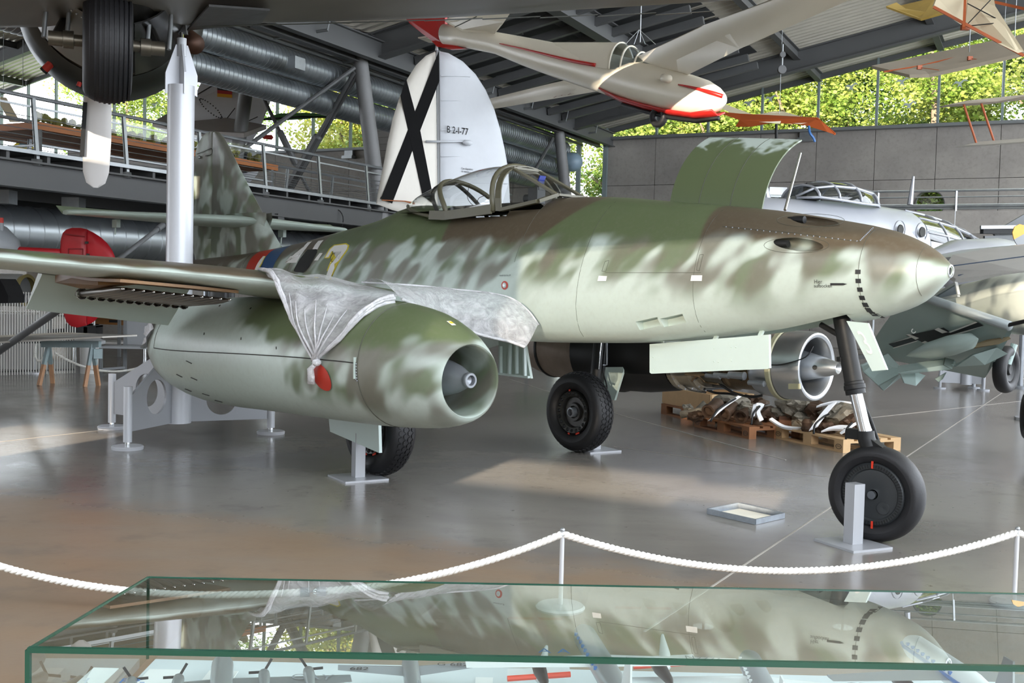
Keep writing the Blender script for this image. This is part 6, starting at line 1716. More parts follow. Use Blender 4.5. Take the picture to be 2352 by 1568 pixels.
MB().lathe([(-.28, .80), (-.05, .90), (-.05, .86), (-.28, .76)], nc, TD, 48).build('cowl_gills', mat('pinkish_worn_metal', '#6b625b', .4, .4, .15, 4), tp, 50)
# panels either side of the wheel well
def tpanel(a0, a1, x0, x1, r0, r1, m_, name):
    w_ = TD.cross(Vector((0, 0, 1))).normalized(); g_ = []
    for i in range(7):
        a = lerp(a0, a1, i / 6); g_.append([nc + TD * lerp(x0, x1, j / 5) + (w_ * math.cos(a) - Vector((0, 0, 1)) * math.sin(a)) * lerp(r0, r1, j / 5) for j in range(6)])
    MB().sheet(g_, .015).build(name, m_, tp, 50)
tpanel(1.75, 2.9, -1.9, -.5, .62, .84, mat('grey_olive_panel', '#827c70', .4, .2, .1, 3), 'wheel_door'); tpanel(.2, 1.3, -1.9, -.4, .62, .84, M_OIL, 'wheel_door')
for k in range(14):
    a = 1.8 + k * .08
    p = nc + TD * -1.85 + (TD.cross(Vector((0, 0, 1))).normalized() * math.cos(a) - Vector((0, 0, 1)) * math.sin(a)) * .655
    MB().sphere(p, .012, 6, 4).build('rivet', M_GALV, tp)
wc = T(247, 100, 10.5)
tw = MB().lathe(tyre_profile(.56, .44, .26, 22), wc, TS, 56).build('main_wheel', M_RUB, tp, 60)
for k in range(9):
    x = (k - 4) * .043; R_ = .26 + (.56 - .26) * (.5 + .5 * (math.sqrt(max(.05, 1 - (2 * x / .44) ** 2)) ** .75)) 
    hh = .15; R_ = .41 + hh * (max(.02, 1 - (2 * x / .44) ** 2) ** .375)
    MB().lathe([(-.012, R_ - .012), (-.010, R_ + .009), (.010, R_ + .009), (.012, R_ - .012)], wc + TS * (x + .021), TS, 56).build('tyre_rib', M_RUB, tw)
for sg in (1, -1):
    MB().lathe([(.10, 0), (.12, .1), (.18, .12), (.19, .24), (.16, .27)], wc, TS * sg, 28).build('wheel_rim', M_GALU, tw, 40)
    a = wc + TS * sg * .2; b = wc + TS * sg * .52
    MB().tube([a, a.lerp(b, .3), a.lerp(b, .31), a.lerp(b, .6), a.lerp(b, .61), b], [.055, .055, .085, .085, .07, .07], 16).build('axle', mat('greasy_steel', '#6a6458', .35, .7, .2, 9), tp, 40)
    for q in (.36, .56):
        p = wc.lerp(b, q / .52 * .9) if False else wc + TS * sg * q
        MB().cyl(p, p + Vector((0, .1, .55)), .022, n=10).build('shock_strut', M_GALV, tp, 40)
    MB().cyl(wc + TS * sg * .46, T(247 + sg * 60, -20, 11.2), .05, n=10).build('retraction_strut', M_OIL, tp)
pb = T(228, 240, 13.4)
hub = nc + TD * 1.35 - TS * .12
bl_ = T(228, 405, 13.4)
dn = (bl_ - Vector((hub.x - .1, hub.y, hub.z))).normalized()
wv = dn.cross(TD).normalized()
def blade(dv, ws, name):
    rs = []
    for f, w_, t_ in ((.05, .08, .08), (.2, .11, .06), (.45, .16, .04), (.7, .165, .03), (.9, .15, .02), (.97, .11, .012), (1.0, .03, .008)):
        c_ = hub + dv * f * 1.92
        rs.append([c_ + (ws * w_ * math.cos(2 * PI * k / 12)) + TD * (t_ * math.sin(2 * PI * k / 12)) for k in range(12)])
    return MB().rings(rs).build(name, mat('propeller_pale', '#d9d6d3', .45, 0, .03), tp, 60)
dn = Vector((-.02, 0, -1)).normalized(); wv = TS
b_ = blade(dn, wv, 'propeller_blade')
MB().prism([hub + dn * .9 - wv * .17 - TD * .05, hub + dn * 1.55 - wv * .19 - TD * .05, hub + dn * 1.55 - wv * .14 - TD * .05, hub + dn * .9 - wv * .12 - TD * .05], TD * .03).build('de_icing_boot', M_BLACK, b_)
for a in (2.1, -2.1):
    dv = (dn * math.cos(a) + wv * math.sin(a)).normalized(); blade(dv, dv.cross(TD), 'propeller_blade')
MB().sphere(hub, .2, 16, 10).build('propeller_hub', M_GALU, tp, True)
for (u0, v0, u1, v1, y) in ((135, 128, 103, 160, 11.9), (192, 168, 180, 198, 12.0)):
    p, q = T(u0, v0, y), T(u1, v1, y); MB().cyl(p, q, .042 if u0 < 150 else .025, n=12).build('red_cover', mat('red_plastic', '#b32a1e', .5), tp, 40)
    MB().cyl(q, q + (q - p) * .12, .045 if u0 < 150 else .026, n=12).build('red_cover_end', M_BLACK, tp)
MB().tube([T(380, 62, 12.6), T(415, 85, 12.3), T(448, 102, 12.0)], [.15, .14, .11], 16).build('exhaust_pipe', mat('burnt_exhaust', '#4a3226', .45, .5, .3, 6), tp, True)
# white support column
M_COLW = mat('column_silver_white', '#cfd2d8', 0.35, 0.15, 0.02)
M_COLG = mat('base_grey_paint', '#a3a6ab', 0.4, 0.2, 0.03)
feet = [ground(293, 1031), ground(257, 984), ground(622, 996)]
cc = at(408, 980, 11.56); cc = Vector((cc.x, 11.56, 0))
sc_ = empty('support_column', cc, 0, 'tall white support column on finned feet carrying the overhead aircraft wing', 'support column')
ztop = at(410, 197, 11.56).z; zc0 = at(410, 108, 11.56).z; zc1 = at(410, 88, 11.56).z; zh = at(405, 22, 11.56).z
MB().cyl((0, 0, .16), (0, 0, ztop), .138, n=40).build('column', M_COLW, sc_, 40)
MB().cyl((0, 0, zc0 - .1), (0, 0, zc1), .05, n=20).build('jack_tube', M_COLW, sc_, 40)
for k in range(4):
    a = .6 + k * PI / 2; d = Vector((math.cos(a), math.sin(a), 0))
    MB().prism([d * .02 + Vector((0, 0, ztop - .02)), d * .165 + Vector((0, 0, ztop - .1)), d * .165 + Vector((0, 0, ztop + .12)), d * .06 + Vector((0, 0, zc0 + .02)), d * .02 + Vector((0, 0, zc0 + .02))], d.cross(Vector((0, 0, 1))) * .022).build('head_gusset', M_COLW, sc_)
MB().cyl((0, 0, zc1), (-.0, 0, zc1 + .06), .02, n=12).build('jack_pin', M_CHROME, sc_)
MB().prism([(-.05, 0, zc1 + .05), (.05, 0, zc1 + .05), (.02, 0, zh - .05), (-.09, 0, zh - .05)], (0, .06, 0)).build('head_arm', mat('arm_grey', '#6d6f72', .4), sc_)
tt = [at(u, v, 11.3) - cc for u, v in ((366, 12), (444, 28), (444, 34), (428, 31), (420, 37), (413, 45), (400, 38), (388, 24), (366, 18))]
MB().prism(tt, (0, .1, 0)).build('saddle', M_COLW, sc_)
def holed_fin(p_in, p_out, h_in, h_out, z0, m_, name):
    """vertical plate from the column to a foot with a round hole, built as a ring of quads"""
    d = (p_out - p_in); Ld = d.length; d.normalize(); n_ = 40
    c2 = (Ld * .40, z0 + (h_in * .38)); rr_ = .165 if h_in < .75 else .18
    out = []
    poly = [(0, z0), (Ld, z0), (Ld, z0 + h_out), (0, z0 + h_in)]
    def edge(a):
        best = None
        for i in range(4):
            (x0, y0), (x1, y1) = poly[i], poly[(i + 1) % 4]; dx, dy = math.cos(a), math.sin(a)
            den = dx * (y1 - y0) - dy * (x1 - x0)
            if abs(den) < 1e-9: continue
            t_ = ((x0 - c2[0]) * (y1 - y0) - (y0 - c2[1]) * (x1 - x0)) / den; s_ = ((x0 - c2[0]) * dy - (y0 - c2[1]) * dx) / den
            if t_ > 0 and -1e-6 <= s_ <= 1 + 1e-6 and (best is None or t_ < best): best = t_
        return (c2[0] + math.cos(a) * best, c2[1] + math.sin(a) * best)
    angs = sorted([2 * PI * k / n_ for k in range(n_)] + [math.atan2(y - c2[1], x - c2[0]) % (2 * PI) for x, y in poly])
    sd_ = d.cross(Vector((0, 0, 1))) * .012
    def P3(q, s_): return p_in + d * q[0] + Vector((0, 0, q[1])) + sd_ * s_
    A_ = [edge(a) for a in angs]; B_ = [(c2[0] + rr_ * math.cos(a), c2[1] + rr_ * math.sin(a)) for a in angs]
    rs_ = [[P3(q, 1) for q in A_], [P3(q, 1) for q in B_], [P3(q, -1) for q in B_], [P3(q, -1) for q in A_]]
    rs_.append(rs_[0])
    MB().rings(rs_, True, False, False).build(name, m_, sc_)
for f in feet:
    fv = Vector((f.x, f.y, 0)) - cc; fv.z = 0; du = fv.normalized()
    holed_fin(du * .13, fv - du * .05, .80 if f is not feet[2] else .60, .36 if f is not feet[2] else .46, .17, M_COLG, 'foot_fin')
    MB().cyl(fv + Vector((0, 0, .07)), fv + Vector((0, 0, .62 if f is not feet[2] else .5)), .042, n=20).build('foot_post', M_COLW, sc_, 40)
    MB().cyl(fv + Vector((0, 0, .03)), fv + Vector((0, 0, .08)), .025, n=14).build('foot_screw', M_CHROME, sc_, 40)
    MB().lathe([(0, 0), (0, .15), (.025, .155), (.035, .145), (.035, 0)], fv, (0, 0, 1), 36).build('foot_disc', M_COLW, sc_, 40)
# ------------------------------------------------------------------ plastic film over wing and nacelle
def film_mat(name, lo, hi):
    t = NT(name)
    n1 = t.noise(t.coords(), 9.0, 5.0, 0.65, 1.5); n2 = t.noise(t.coords(), 2.5, 2.0)
    op = t.math('MULTIPLY_ADD', t.step(t.math('MULTIPLY_ADD', n1, 0.7, t.math('MULTIPLY', n2, 0.4)), 0.35, 0.8), hi - lo, lo)
    t.set(Base_Color=lin('#e6e6e9'), Roughness=0.25, Specular_IOR_Level=0.6)
    t.bump(t.noise(t.coords(), 14.0, 5.0, 0.7, 2.0), 0.03, 0.8)
    tr = t.n('ShaderNodeBsdfTransparent'); tr.inputs[0].default_value = (0.97, 0.97, 0.98, 1)
    mx = t.n('ShaderNodeMixShader'); t.put(mx.inputs[0], op)
    t.t.links.new(tr.outputs[0], mx.inputs[1]); t.t.links.new(t.bsdf.outputs[0], mx.inputs[2]); t.t.links.new(mx.outputs[0], t.out.inputs[0])
    return t.mat
M_FILM, M_HEM = film_mat('plastic_film', 0.34, 0.78), film_mat('plastic_film_bunched', 0.75, 1.0)
film = empty('plastic_sheet', FO + Vector((0, 0, 0)), 0, 'clear plastic sheet draped over wing root and nacelle, knotted at a red oval', 'plastic sheet')
film.location = at(800, 700, 8.3); OFm = Vector(film.location)
def FP(u, v, y): return at(u, v, y) - OFm
def nacw(u, v, off):
    s_, a_ = nac_hit(u, v); p = nac_skin(s_, a_, off); return jw(p.x, -p.y, p.z) - OFm
E_L = spline([FP(585, 625, 8.72), FP(622, 632, 8.22), FP(648, 685, 8.08), FP(668, 735, 8.03), FP(700, 790, 7.95), nacw(732, 829, .03)], 5)
E_R = spline([nacw(925, 690, .03), nacw(880, 702, .03), nacw(832, 735, .03), nacw(790, 778, .02), nacw(758, 808, .025), nacw(734, 829, .03)], 5)
TP = spline([FP(585, 625, 8.72), FP(640, 619, 8.8), FP(700, 628, 8.8), FP(760, 638, 8.75), FP(830, 648, 8.7), nacw(925, 690, .03)], 5)
n_ = len(E_L); grid = []
for i in range(n_):
    f = i / (n_ - 1); row = []
    for j in range(n_):
        g = j / (n_ - 1)
        p = E_L[i].lerp(E_R[i], g) + (1 - f) ** 3.5 * (TP[j] - E_L[0].lerp(E_R[0], g))
        p = p + Vector((0, -1, 0)) * 0.02 * math.sin(g * 23 + f * 3) * (1 - f) * math.sin(PI * g)
        p += Vector((0.02 * math.sin(g * 9 + f * 5), -0.07 * math.sin(PI * g) * math.sin(PI * f), 0.02 * math.sin(g * 14) * (1 - f)))
        row.append(p)
    grid.append(row)
MB().sheet(grid).build('sheet_outer', M_FILM, film, True)
TB = spline([FP(830, 648, 8.68), FP(950, 655, 8.85), FP(1040, 664, 8.98), FP(1110, 671, 9.0), FP(1170, 683, 8.98), FP(1212, 712, 9.0), FP(1237, 746, 8.98)], 5)
BB = spline([nacw(925, 692, .02), FP(975, 708, 8.35), FP(1030, 735, 8.62), FP(1085, 762, 8.72), FP(1130, 775, 8.74), FP(1170, 784, 8.74), FP(1206, 797, 8.72)], 5)
MB_ = []
for i in range(13):
    f = i / 12
    MB_.append([TB[j].lerp(BB[j], f) + Vector((0, -.09 * math.sin(PI * f), .07 * math.sin(PI * f) * (1 - j / 32) + .012 * math.sin(j * .9 + 4 * f))) for j in range(len(TB))])
MB().sheet(MB_).build('sheet_inner', M_FILM, film, True)
rr = random.Random(11)
for edge, k_ in ((E_L, 5), (E_R, 5)):
    for q in range(k_):
        o1 = Vector((rr.uniform(-.03, .03), rr.uniform(-.03, .01), rr.uniform(-.03, .03)))
        L_ = len(edge)
        MB().tube([p + o1 * (1 - i / L_) for i, p in enumerate(edge[2:])], [rr.uniform(.010, .020) * (1 - .5 * i / L_) for i in range(L_ - 2)], 6).build('hem_fold', M_HEM, film, True)
MB().tube([p + Vector((0, -.01, 0)) for p in BB], .012, 6).build('hem_fold', M_HEM, film, True)
MB().tube([p for p in TB], .008, 6).build('hem_fold', M_HEM, film, True)
for q in range(7):       # folds gathering at the knot
    g = (q + 1) / 8; j = int(g * (n_ - 1)); pts = [grid[i][j] + Vector((0, -.012, 0)) for i in range(int(n_ * .35) + q % 3, n_)]
    MB().tube(pts, [.012 * (.3 + .7 * i / len(pts)) for i in range(len(pts))], 5).build('gather_fold', M_HEM, film, True)
kn = nacw(734, 832, .035)
MB().sphere(kn, .035, 12, 8, (1, 1, .8)).build('knot', M_HEM, film, True)
tl_ = [nacw(728, 845, .05), nacw(726, 862, .05), nacw(724, 878, .045)]
rs = [[p + FW * (w_ * math.cos(2 * PI * k / 12)) - SB * (-.02 * math.sin(2 * PI * k / 12)) for k in range(12)] for p, w_ in zip([kn] + tl_, (.02, .035, .04, .045))]
MB().rings(rs).build('knot_tail', M_HEM, film, True)
film2 = empty('plastic_sheet', jw(-2.6, NC, 1.0), 0, 'clear plastic hood bunched over the rear end of the camouflaged nacelle', 'plastic sheet')
OF2 = Vector(film2.location)
g2 = []
for i in range(12):
    s_ = lerp(-2.6, -2.12, i / 11)
    row = []
    for j in range(19):
        p = nac_skin(max(s_, -2.54), lerp(-.6, 2.0 - .05 * i, j / 18) , .03 + .02 * math.sin(j * 2.1 + i) + .03 * (i < 2)); p.x = s_ + .05 * math.sin(j * 1.3)
        row.append(jw(p.x, -p.y, p.z) - OF2)
    g2.append(row)
MB().sheet(g2).build('hood', M_HEM, film2, True)

# ------------------------------------------------------------------ walkway on the left with railings and ducts
WK0 = Vector((-7.5, 17.0, 0))
def wk(k, side=0.0, z=0.0): return WK0 + HA * k - HB * side + Vector((0, 0, z))
walk = empty('walkway', wk(4, 1.2), 0, 'raised steel walkway with tubular railings and dark edge beam behind the jet tail', 'walkway'); OW = Vector(walk.location)
K0, K1 = -5.0, 17.0
for sd in (0.0, 2.4): MB().ibeam(wk(K0, sd, 3.25) - OW, wk(K1, sd, 3.25) - OW, .26, .42, .03, .02).build('edge_beam', M_GIRD, walk)
k = K0
while k < K1:
    MB().bar(wk(k, -.05, 3.52) - OW, wk(k, 2.45, 3.52) - OW, .06, .13).build('joist', M_GIRD, walk); k += .75
MB().sheet([[wk(K0, -.08, 3.6) - OW, wk(K1, -.08, 3.6) - OW], [wk(K0, 2.48, 3.6) - OW, wk(K1, 2.48, 3.6) - OW]], -.02).build('deck_plate', mat('deck_grating', '#4c4e4f', .6), walk)
MB().bar(wk(K0, -.1, 3.6) - OW, wk(K1, -.1, 3.6) - OW, .02, .06).build('deck_edge', M_GALV, walk)
for sd, ln in ((0.0, -.05), (2.4, .05)):
    k = 0.05 - 1.85 * 2
    while k < K1:
        b_, t_ = wk(k, sd - .02 if sd == 0 else sd, 3.48) - OW, wk(k, sd + (-.02 if sd == 0 else .02) + (.10 if sd == 0 else -.1), 4.45) - OW
        MB().bar(b_, t_, .018, .07, HA).bar(b_ + HB * .03, t_ + HB * .03, .01, .06, HA).build('railing_post', M_GALV, walk)
        if sd == 0: MB().box(b_ - Vector((0, 0, .02)), (.12, .12, .1)).build('post_shoe', M_GALV, walk)
        k += 1.85
    off = .08 if sd == 0 else -.08
    MB().tube([wk(K0, sd + off, 4.47) - OW, wk(K1, sd + off, 4.47) - OW], .032, 10).build('handrail', M_GALV, walk)
    MB().bar(wk(K0, sd + off, 4.32) - OW, wk(K1, sd + off, 4.32) - OW, .03, .03).build('lower_rail', M_GALV, walk)
    for q in range(6):
        MB().tube([wk(K0, sd + off * q / 6, 3.66 + q * .1) - OW, wk(K1, sd + off * q / 6, 3.66 + q * .1) - OW], .006, 5).build('rail_wire', M_GALV, walk)
for kk in (-2, 6, 14):
    MB().cyl(wk(kk, 1.2, 0) - OW, wk(kk, 1.2, 3.1) - OW, .1, n=12).build('leg', M_GIRD, walk)
    MB().bar(wk(kk, -.1, 3.0) - OW, wk(kk, 2.5, 3.0) - OW, .2, .2).build('cross_beam', M_GIRD, walk)
for kk in (.2, 1.6):
    MB().box(wk(kk, .9, 2.95) - OW, (.3, .3, .22)).build('lamp_box', M_GALV, walk)
MB().sheet([[wk(K0, 2.5, 2.0) - OW, wk(K1, 2.5, 2.0) - OW], [wk(K0, 2.5, 3.5) - OW, wk(K1, 2.5, 3.5) - OW]], .02).build('underdeck_shade_sheet', mat('underdeck_shade_black', '#1d1e1f', .7), walk)  # black sheet added to stand in for the shade under the deck
duct(wk(K0, 1.3, 2.42), wk(13.5, 1.3, 2.42), .44, 'large bright spiral duct slung below the walkway', .3)
e = empty('cable_loop', at(770, 505, 24.3), 0, 'black cable loop hanging on the walkway edge beam', 'cable')
MB().tube([Vector((.18 * math.cos(a), 0, .24 * math.sin(a))) for a in [2 * PI * q / 20 for q in range(20)]], .012, 6, True).build('loop', M_BLACK, e, True)
# diorama table on the walkway
M_TIM = mat('orange_timber', '#b06a33', .5, 0, .12, 3)
dc = wk(3.0, 1.5, 3.6); dio = empty('diorama_table', dc, 0, 'orange-brown diorama table with model shrubs on the walkway', 'table')
tz = 4.28 - 3.6
cn = [wk(1.0, 1.1, 0), wk(7.4, 1.1, 0), wk(7.4, 2.3, 0), wk(1.0, 3.2, 0)]
cn = [Vector((p.x - dc.x, p.y - dc.y, tz)) for p in cn]
MB().prism([p - Vector((0, 0, .12)) for p in cn], (0, 0, .12)).build('table_top', M_TIM, dio)
for p in cn: MB().bar(Vector((p.x * .96, p.y * .96, 0)), Vector((p.x * .96, p.y * .96, tz - .12)), .05, .05).build('leg', M_GALV, dio)
MB().bar(cn[0] * .96 - Vector((0, 0, .35)), cn[1] * .96 - Vector((0, 0, .35)), .03, .03).bar(cn[0] * .96 - Vector((0, 0, .35)), cn[3] * .96 - Vector((0, 0, .35)), .03, .03).build('stretcher', M_GALV, dio)
MB().sheet([[cn[0], cn[1]], [cn[0] + Vector((0, 0, .3)), cn[1] + Vector((0, 0, .3))]]).build('glass_screen', M_PANE, dio)
rr = random.Random(4)
M_SHR = mat('model_shrub', '#6d6a33', .9, 0, .3, 20)
for q in range(26):
    f = .03 + q / 27 * .95; p = cn[0].lerp(cn[1], f) + (cn[3] - cn[0]) * rr.uniform(.03, .18); m = MB()
    for z in range(5): m.sphere(p + Vector((rr.uniform(-.06, .06), rr.uniform(-.06, .06), .06 + rr.uniform(0, .08))), rr.uniform(.04, .08), 6, 4)
    o = m.build('model_shrub', M_SHR, dio); o['kind'] = 'stuff'
# kite and fabric hanging beyond the railing
e, o_ = hung('kite', (40, 335, 27), 'blue kite with yellow edges behind the walkway railing', 'kite')
plate(e, o_, 'kite_sail', [(30, 340, 27), (52, 318, 27), (78, 338, 26.6), (90, 352, 26.6), (60, 350, 26.6)], mat('kite_blue', '#6d8a96', .6), (0, .02, 0))
for q in ((28, 341, 54, 318), (30, 342, 92, 340), (92, 322, 90, 354)): MB().bar(at(q[0], q[1], 26.6) - o_, at(q[2], q[3], 26.6) - o_, .04, .06).build('kite_edge', mat('kite_yellow', '#d8c23c', .6), e)
MB().cyl(at(52, 318, 27) - o_, at(52, 318, 27) - o_ + Vector((0, 0, 2.4)), .006, n=6).build('suspension_wire', M_GALV, e)
e, o_ = hung('sail_panel', (20, 260, 26), 'beige tapering fabric sail hanging by the window mullions', 'sail')
plate(e, o_, 'sail_cloth', [(0, 222, 26), (14, 224, 26), (46, 280, 26), (22, 280, 26), (0, 240, 26)], M_FABC, (0, .02, 0))
MB().cyl(at(8, 222, 26) - o_, at(8, 222, 26) - o_ + Vector((0, 0, 3.2)), .006, n=6).build('suspension_wire', M_GALV, e)
e, o_ = hung('green_wing', (690, 270, 36), 'flat green hang glider wing in front of the far windows')
plate(e, o_, 'wing_cloth', [(600, 276, 36), (640, 262, 36.5), (700, 260, 36.5), (772, 266, 36.4), (772, 274, 36), (742, 268, 36), (700, 274, 35.8), (640, 277, 35.8)], mat('green_sailcloth', '#2f7d2a', .6), (0, .05, .03))
MB().tube([at(604, 274, 35.9) - o_, at(690, 268, 35.8) - o_, at(772, 270, 36) - o_], .03, 5).build('spar', M_BLACK, e)
wire(e, o_, 690, 262, 36.2, 9.2)
# grey jet tail with national flag
M_JET = mat('light_grey_jet', '#e4e6ea', .4, 0, .04, .6)
jt = empty('jet_tail', (at(520, 300, 31).x, 31.5, 0), 0, 'light grey jet fin with a black red gold flag behind the walkway', 'aircraft'); OJ = Vector(jt.location)
def JT(u, v, y): return at(u, v, y) - OJ
fj = MB().prism([JT(395, 320, 31), JT(440, 235, 31), JT(490, 130, 31), JT(640, 140, 31.3), JT(625, 215, 31.2), JT(592, 300, 31.1), JT(570, 330, 31.1)], (0, .14, 0)).build('fin', M_JET, jt)
for k_, c_ in enumerate(('#1a1a1a', '#b02a2a', '#e0a020')):
    MB().prism([JT(499, 199 + k_ * 7.6 , 30.96), JT(533, 203 + k_ * 7.2, 30.96), JT(533, 210.2 + k_ * 7.2, 30.96), JT(499, 206.6 + k_ * 7.6, 30.96)], (0, .01, 0)).build('flag_stripe', mat('flag_' + ('black', 'red', 'gold')[k_], c_, .5), fj)
for pts in (((445, 222), (496, 192)), ((515, 280), (540, 248)), ((500, 310), (592, 268))): MB().bar(JT(*pts[0], 30.95), JT(*pts[1], 30.95), .05 if pts[0][0] == 445 else .02, .02).build('fin_seam', M_MBLK, fj)
sl = MB()
for q in range(26):
    f = q / 26 * 2 * PI; sl.sphere(JT(484 + 24 * math.cos(f) * (1 if abs(math.cos(f)) < .9 else .95) + 10 * math.sin(f), 249 + 17 * math.sin(f) + 14 * math.cos(f), 30.96), .02, 5, 4)
o = sl.build('access_panel_screws', M_MBLK, fj); o['kind'] = 'stuff'
MB().prism([JT(350, 290, 29.5), JT(400, 262, 32), JT(420, 290, 30.5), JT(520, 280, 31), JT(612, 297, 30.5), JT(560, 316, 29.2), JT(480, 312, 29.0), JT(420, 318, 29.0)], (0, 0, .12)).build('tailplane', mat('jet_underside', '#a39c96', .45), jt)
MB().lathe([(0, .3), (.4, .55), (2, .7), (6, .8), (6.5, 0)], JT(560, 372, 30.5), (-.45, .9, 0), 24).build('rear_fuselage', M_JET, jt, 40)
MB().cyl(JT(520, 380, 32), Vector((JT(520, 380, 32).x, JT(520, 380, 32).y, 0)), .12).cyl(JT(480, 380, 34.5), Vector((JT(480, 380, 34.5).x, JT(480, 380, 34.5).y, 0)), .12).build('support_leg', M_GALU, jt)
MB().lathe([(0, 0), (.1, .06), (.3, .07), (.35, 0)], JT(598, 314, 29.5), (1, .2, 0), 10).build('red_cover', mat('red_plastic', '#b32a1e', .5), jt)

# white-clad cabins behind the railings
def cabin(p0, p1, z0, z1, label, boards):
    e = empty('clad_cabin', (p0.x, p0.y, 0), 0, label, 'cabin'); o_ = Vector(e.location); d = (p1 - p0); d.z = 0; Lc = d.length; d.normalize(); n2 = Vector((-d.y, d.x, 0))
    MB().prism([Vector((0, 0, 0)) + n2 * .03, d * Lc + n2 * .03, d * Lc + n2 * 2.2, n2 * 2.2], (0, 0, z1)).build('core', M_CONC, e)
    hb_ = (z1 - z0) / boards
    for q in range(boards): MB().bar(Vector((0, 0, z0 + hb_ * (q + .5))), d * Lc + Vector((0, 0, z0 + hb_ * (q + .5))), .05, hb_ * .93).build('board', mat('white_board', '#b9b6b2', .6, 0, .05), e)
cabin(at(855, 400, 33.5), at(935, 400, 33), 2.6, 7.0, 'white boarded cabin between the column and the striped rudder', 22)
cabin(at(155, 350, 30), at(395, 350, 31), 2.6, 5.6, 'white boarded cabin seen under the diorama table', 12)

# ------------------------------------------------------------------ red tail with grey body
rt = empty('tail_boom_aircraft', (at(60, 600, 14).x, 14.0, 0), 0, 'grey fuselage with thin red tail boom and rounded red fin behind the jet wing', 'aircraft'); OR_ = Vector(rt.location)
def RT(u, v, y=14.0): return at(u, v, y) - OR_
M_RT = mat('oxide_red_paint', '#a3161f', .45, 0, .12, 5)
def dome(outl, y, th, name, m_, par):
    pts = [RT(u, v, y) for u, v in outl]; c_ = sum(pts, Vector()) / len(pts); rs = []
    for f, t_ in ((1, 0), (.93, .6), (.7, .95), (.3, 1)): rs.append([c_ + (p - c_) * f + Vector((0, -th * t_, 0)) for p in pts])
    m = MB().rings(rs, True, False, True); m.rings([[c_ + (p - c_) * f + Vector((0, th * t_, 0)) for p in pts] for f, t_ in ((1, 0), (.8, .8), (.3, 1))], True, False, True)
    return m.build(name, m_, par, 50)
rf = dome([(199, 526), (185, 523), (165, 523), (152, 527), (144, 535), (140, 548), (139, 570), (139, 640), (140, 690), (145, 718), (152, 738), (163, 749), (178, 752), (199, 747)], 14, .05, 'red_fin', M_RT, rt)
dome([(199, 526), (215, 534), (232, 545), (246, 558), (258, 575), (265, 592), (268, 612), (262, 650), (250, 690), (232, 722), (215, 739), (199, 747)], 14.02, .045, 'red_rudder', mat('rudder_red', '#b01522', .4, 0, .1, 6), rt)
for u0, v0, u1, v1 in ((149, 537, 195, 543), (149, 717, 192, 716), (157, 571, 190, 571), (157, 571, 157, 588), (190, 571, 190, 590)): MB().bar(RT(u0, v0, 13.94), RT(u1, v1, 13.94), .012, .012).build('fin_rib', mat('dark_red', '#7d1018', .6), rf)
for u, v in ((199, 557), (202, 585)): MB().box(RT(u, v, 13.93), (.04, .02, .03)).build('hinge', M_DARK, rf)
MB().tube([RT(25, 575, 14), RT(60, 577, 14), RT(140, 582, 14)], [.06, .055, .06], 12).build('tail_boom', M_RT, rt, True)
MB().rings([[RT(u, v, 14) + Vector((0, math.cos(2 * PI * k / 20) * r_, math.sin(2 * PI * k / 20) * r_)) for k in range(20)] for u, v, r_ in ((-260, 580, .25), (-150, 570, .35), (-40, 565, .34), (10, 562, .24), (38, 568, .12), (46, 572, .04))]).build('grey_body', mat('body_grey', '#8d9296', .45), rt, True)
MB().cyl(RT(2, 540, 13.9), RT(2, 512, 13.9), .035, n=12).build('beacon_base', mat('body_grey', '#8d9296', .45), rt); MB().cyl(RT(2, 512, 13.9), RT(2, 500, 13.9), .032, n=12).build('red_beacon', mat('red_plastic', '#b32a1e', .5), rt)
p = RT(-150, 600, 14); MB().cyl(p, Vector((p.x, p.y, 0)), .06).cyl(Vector((p.x, p.y, 0)), Vector((p.x, p.y, .04)), .4).build('display_leg', M_GIRD, rt)
p = RT(-230, 600, 14); MB().cyl(p, Vector((p.x - .2, p.y + .6, 0)), .05).build('display_leg', M_GIRD, rt)
# sloping tubular struts
def strut(p, q, r_, label, sleeve=True):
    e = empty('sloping_strut', (q.x, q.y, q.z), 0, label, 'strut'); MB().cyl(p - q, Vector((0, 0, 0)), r_, n=14).build('tube', mat('strut_grey', '#75777a', .4), e, 40)
    if sleeve: MB().cyl((p - q) * 1.0, (p - q) * .88, r_ * 1.35, n=14).build('end_sleeve', mat('strut_grey', '#75777a', .4), e, 40)
strut(at(374, 517, 16.8), at(262, 603, 15.4), .035, 'thin strut rising from the red fin to a sleeve beside the white column')
q = ground(-90, 868); strut(at(150, 700, 15.2), q, .055, 'thick grey strut running down to the floor behind the wing panel', False)

# ------------------------------------------------------------------ floor level exhibits on the left
f0, f1 = ground(-190, 868), ground(172, 856)
fe = empty('bar_fence', (f0.x, f0.y, 0), 0, 'fence of thin white vertical bars behind the trestle', 'fence'); OF = Vector(fe.location)
nb = 58
bar_me = MB().cyl((0, 0, 0), (0, 0, 1.42), .011, n=6).mesh('fence_bar', mat('fence_white', '#d5d3cd', .5), 40)
for q in range(nb):
    o = link('fence_bar', bar_me, fe); p = f0.lerp(f1, q / (nb - 1)) - OF; o.location = (p.x, p.y, 0)
for z in (.06, .55, 1.38): MB().bar(f0 - OF + Vector((0, .02, z)), f1 - OF + Vector((0, .02, z)), .02, .03).build('fence_rail', M_BLACK, fe)
